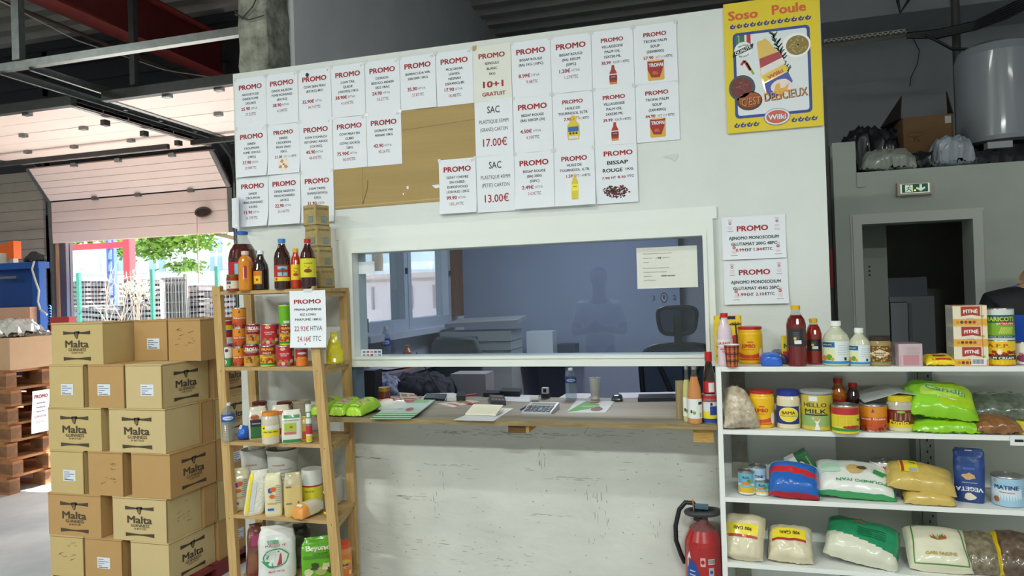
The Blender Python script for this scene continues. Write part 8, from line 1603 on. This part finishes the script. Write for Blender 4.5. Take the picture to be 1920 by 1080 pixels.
OR = M('e8641c', .45); t = thing('orange_rack', 'orange pallet rack beam and foot above the blue rack', 'rack', (a.x, 2.42, zt_)); mb = MB(); mb.box(-1.3, .0, 0, .05, zt2_-zt_-.17, zt2_-zt_-.03, OR); mb.build('beam', t); mb = MB(); mb.box(-.07, .02, -.01, .08, .06, zt2_-zt_, OR); mb.box(-.05, .0, 0, .06, 0, .06, M('b8b0a8', .5)); mb.build('upright_foot', t)
p = onY(14, 482, 2.45); mb = MB(); mb.box(p.x-.16, p.x+.05, 2.30, 2.40, zt_+.001, zt_+.12, M('c4c8b8', .4)); S = front(0, 2.299, 0); ell(mb, S, p.x-.06, zt_+.06, .05, .045, P_('3a7a4a'), 14); ell(mb, S, p.x-.06, zt_+.06, .025, .03, P_('d8a83a'), 12, .0008); ell(mb, S, p.x+.03, zt_+.06, .03, .04, P_('5a8a5a'), 12); tag(mb.build('tin_pack'), 'small pack of printed tins on top of the blue rack', 'box')
bag_item('cable_bundle', 'tangled dark cable bundle on top of the blue rack', 66, 488, 2.36, zt_+.002, .18, .12, .10, M('26262a', .6, bump=.6, bs=30), (0, 0, .3), seed=94, crumple=.03, cat='cable bundle')
mb = MB(); mb.tube([onY(x, y, 2.26) for x, y in ((64, 490), (60, 505), (66, 525), (73, 545), (71, 565), (75, 580), (88, 590))], .010, M('c9c4bc', .5), 8); tag(mb.build('white_cable'), 'white cable hanging down beside the blue rack', 'cable')
mb = MB()
for i in range(5): c = onY(92, 580+i*2, 3.0); mb.tube([(c.x+.035*cos(a_), 3.0, c.z+.05*sin(a_)-.02*i) for a_ in [2*pi*j/12 for j in range(13)]], .005, M('3a8ac0', .5), 5, False)
tag(mb.build('blue_strap'), 'coil of thin blue strap tied at the door post', 'strap')
mb = MB(); mb.box(-7.98, -7.80, 3.0, 3.15, 0, 2.1, M('4a2320', .6)); tag(mb.build('brown_post'), 'dark reddish brown post right of the blue rack', 'post')
# ================================================================== people
SKIN = M('b98a66', .5, name='skin'); HAIR = M('1d1612', .6, name='hair')
def person(name, label, x, y, rz, H, shirt, shirt2=None, trousers='2c2f3a', arms=None, hx=0.):
    k = H/1.75; t = thing(name, label, 'person', (x, y, 0), rz); arms = arms or {}
    def skin(part, J, E, m, parent, lv=2, hair=False):
        me = bpy.data.meshes.new(part); me.from_pydata([tuple(c*k for c in j[0]) for j in J], E, []); o = bpy.data.objects.new(part, me); COL.objects.link(o); o.parent = parent
        me.materials.append(m); sm = o.modifiers.new('skin', 'SKIN'); sm.use_smooth_shade = True
        for i, j in enumerate(J):
            v = me.skin_vertices[0].data[i]; r = j[1]; v.radius = (r[0]*k, r[1]*k) if isinstance(r, tuple) else (r*k, r*k); v.use_root = (i == 0)
        ss = o.modifiers.new('sub', 'SUBSURF'); ss.levels = lv; ss.render_levels = lv; return o
    J = [((0, 0, .95), (.14, .10)), ((0, -.01, 1.12), (.125, .09)), ((0, 0, 1.30), (.15, .105)), ((0, .01, 1.42), (.10, .08)), ((hx*.15, 0, 1.50), .058), ((hx*.5, -.005, 1.56), .058), ((hx, -.01, 1.64), (.072, .09)), ((hx, -.005, 1.70), (.068, .085))]
    E = [(i, i+1) for i in range(7)]
    def armj(s, el, wr): return [((s*.17, .01, 1.41), .058), (el, .043), (wr, .030)]
    aL = armj(-1, *arms.get('L', ((-.26, .02, 1.14), (-.27, -.06, .90)))); aR = armj(1, *arms.get('R', ((.26, .02, 1.14), (.27, -.06, .90))))
    for aa in (aL, aR):
        b0 = len(J); J += aa; E += [(3, b0), (b0, b0+1), (b0+1, b0+2)]; w0 = Vector(aa[2][0]); d = (w0-Vector(aa[1][0])).normalized(); side = d.cross(Vector((0, 1, 0))).normalized()
        b1 = len(J); J.append((tuple(w0+d*.05), (.036, .018))); E.append((b0+2, b1))
        J.append((tuple(w0+d*.085), (.038, .016))); E.append((b1, b1+1)); b1 += 1
        for f, (o_, ln) in enumerate(((-.030, .072), (-.010, .082), (.010, .076), (.028, .060))):
            q0 = w0+d*.09+side*o_; q1 = q0+d*ln*.5+Vector((0, -.006, 0)); q2 = q0+d*ln+Vector((0, -.022, 0)); n0 = len(J); J += [(tuple(q0), .0095), (tuple(q1), .0085), (tuple(q2), .0075)]; E += [(b1, n0), (n0, n0+1), (n0+1, n0+2)]
        q0 = w0+d*.03-side*.034+Vector((0, -.01, 0)); n0 = len(J); J += [(tuple(q0), .011), (tuple(q0+d*.03-side*.014+Vector((0, -.01, 0))), .010), (tuple(q0+d*.055-side*.016+Vector((0, -.016, 0))), .009)]; E += [(b1-1, n0), (n0, n0+1), (n0+1, n0+2)]
    for s in (-1, 1): b0 = len(J); J += [((s*.09, 0, .88), .085), ((s*.10, -.01, .50), .055), ((s*.10, .02, .09), .038), ((s*.11, -.12, .035), (.04, .03))]; E += [(0, b0), (b0, b0+1), (b0+1, b0+2), (b0+2, b0+3)]
    body = skin('body', J, E, SKIN, t)
    # head details
    hm = MB(); Lh = Loft([(1.585*k, .045*k, .055*k, 2, SKIN), (1.61*k, .062*k, .078*k, 2, SKIN), (1.66*k, .074*k, .09*k, 2, SKIN), (1.71*k, .076*k, .094*k, 2, SKIN), (1.75*k, .062*k, .078*k, 2, SKIN), (1.772*k, .03*k, .04*k, 2, SKIN)], 24); Lh.put(hm, True, 2)
    hm.add([Vector(v)*k for v in ((-.012, -.088, 1.655), (.012, -.088, 1.655), (0, -.09, 1.70), (0, -.112, 1.662))], [(0, 1, 3), (1, 2, 3), (2, 0, 3)], SKIN, True)
    for s in (-1, 1): ell(hm, lambda u, v, o=0, s=s: Vector((s*.028*k+u, -.0885*k-o, 1.695*k+v)), 0, 0, .012*k, .006*k, WHITE, 12, .004); ell(hm, lambda u, v, o=0, s=s: Vector((s*.028*k+u, -.0885*k-o, 1.695*k+v)), 0, 0, .005*k, .005*k, INK, 10, .005); hm.box(s*.078*k-.006, s*.078*k+.006, -.01, .02, 1.66*k, 1.71*k, SKIN)
    ell(hm, lambda u, v, o=0: Vector((u, -.083*k-o, 1.63*k+v)), 0, 0, .022*k, .006*k, M('8a4a44', .5), 12, .004); h0 = hm.build('head', t); h0.location = (hx*k, 0, 0)
    hr = MB(); Loft([(1.70*k, .079*k, .080*k, 2, HAIR), (1.73*k, .078*k, .090*k, 2, HAIR), (1.765*k, .064*k, .078*k, 2, HAIR), (1.79*k, .03*k, .04*k, 2, HAIR)], 24).put(hr, True, 2); h_ = hr.build('hair', t); h_.location = (hx*k, .014*k, 0)
    e1, e2 = Vector(aL[1][0]), Vector(aR[1][0]); s1, s2 = Vector(aL[0][0]), Vector(aR[0][0])
    SJ = [((0, 0, .90), (.165, .12)), ((0, -.01, 1.12), (.148, .108)), ((0, 0, 1.30), (.172, .122)), ((0, .008, 1.425), (.125, .10)), ((hx*.2, 0, 1.485), (.078, .076)), (tuple(s1), .074), (tuple(s1.lerp(e1, .75)), .062), (tuple(s2), .074), (tuple(s2.lerp(e2, .75)), .062)]
    sh = skin('shirt', SJ, [(0, 1), (1, 2), (2, 3), (3, 4), (3, 5), (5, 6), (3, 7), (7, 8)], shirt, t)
    tm = M(trousers, .8); skin('trousers', [((0, 0, .93), (.155, .115)), ((-.09, 0, .84), .10), ((-.10, -.01, .50), .072), ((-.10, .02, .10), .06), ((.09, 0, .84), .10), ((.10, -.01, .50), .072), ((.10, .02, .10), .06)], [(0, 1), (1, 2), (2, 3), (0, 4), (4, 5), (5, 6)], tm, t)
    for s in (-1, 1): skin('shoe', [((s*.10, .04, .04), (.05, .04)), ((s*.11, -.15, .03), (.045, .03))], [(0, 1)], M('1c1c20', .5), t)
    return t
# black shirt with a blue chest panel and collar
js = bpy.data.materials.new('black_blue_jersey'); js.use_nodes = True; T = js.node_tree; bs_ = T.nodes['Principled BSDF']; bs_.inputs['Roughness'].default_value = .7
tc = T.nodes.new('ShaderNodeTexCoord'); sp = T.nodes.new('ShaderNodeSeparateXYZ'); T.links.new(tc.outputs['Object'], sp.inputs[0])
def mth(op, a, b):
    n = T.nodes.new('ShaderNodeMath'); n.operation = op
    for i, q in enumerate((a, b)):
        if hasattr(q, 'links'): T.links.new(q, n.inputs[i])
        else: n.inputs[i].default_value = q
    return n.outputs[0]
ax = mth('ABSOLUTE', sp.outputs[0], 0); low = mth('LESS_THAN', sp.outputs[2], 1.465); c1 = mth('LESS_THAN', ax, .165); c2 = mth('MULTIPLY', low, c1); nk = mth('GREATER_THAN', sp.outputs[2], 1.605); fac = mth('MAXIMUM', c2, nk)
mx_ = T.nodes.new('ShaderNodeMix'); mx_.data_type = 'RGBA'; T.links.new(fac, mx_.inputs[0]); mx_.inputs[6].default_value = rgb('14171c'); mx_.inputs[7].default_value = rgb('1450b8'); T.links.new(mx_.outputs[2], bs_.inputs['Base Color'])
person('person', 'person in a black and blue short sleeved shirt standing behind the white shelving', 1.645, .66, radians(-6), 1.89, js, hx=.055)
person('person', 'person in a white short sleeved shirt standing out of the picture beside the camera', -1.05, -3.55, radians(180), 1.86, M('f2f2f0', .8), arms={'L': ((-.24, -.05, 1.16), (-.08, -.27, 1.22)), 'R': ((.24, -.05, 1.16), (.06, -.27, 1.20))})
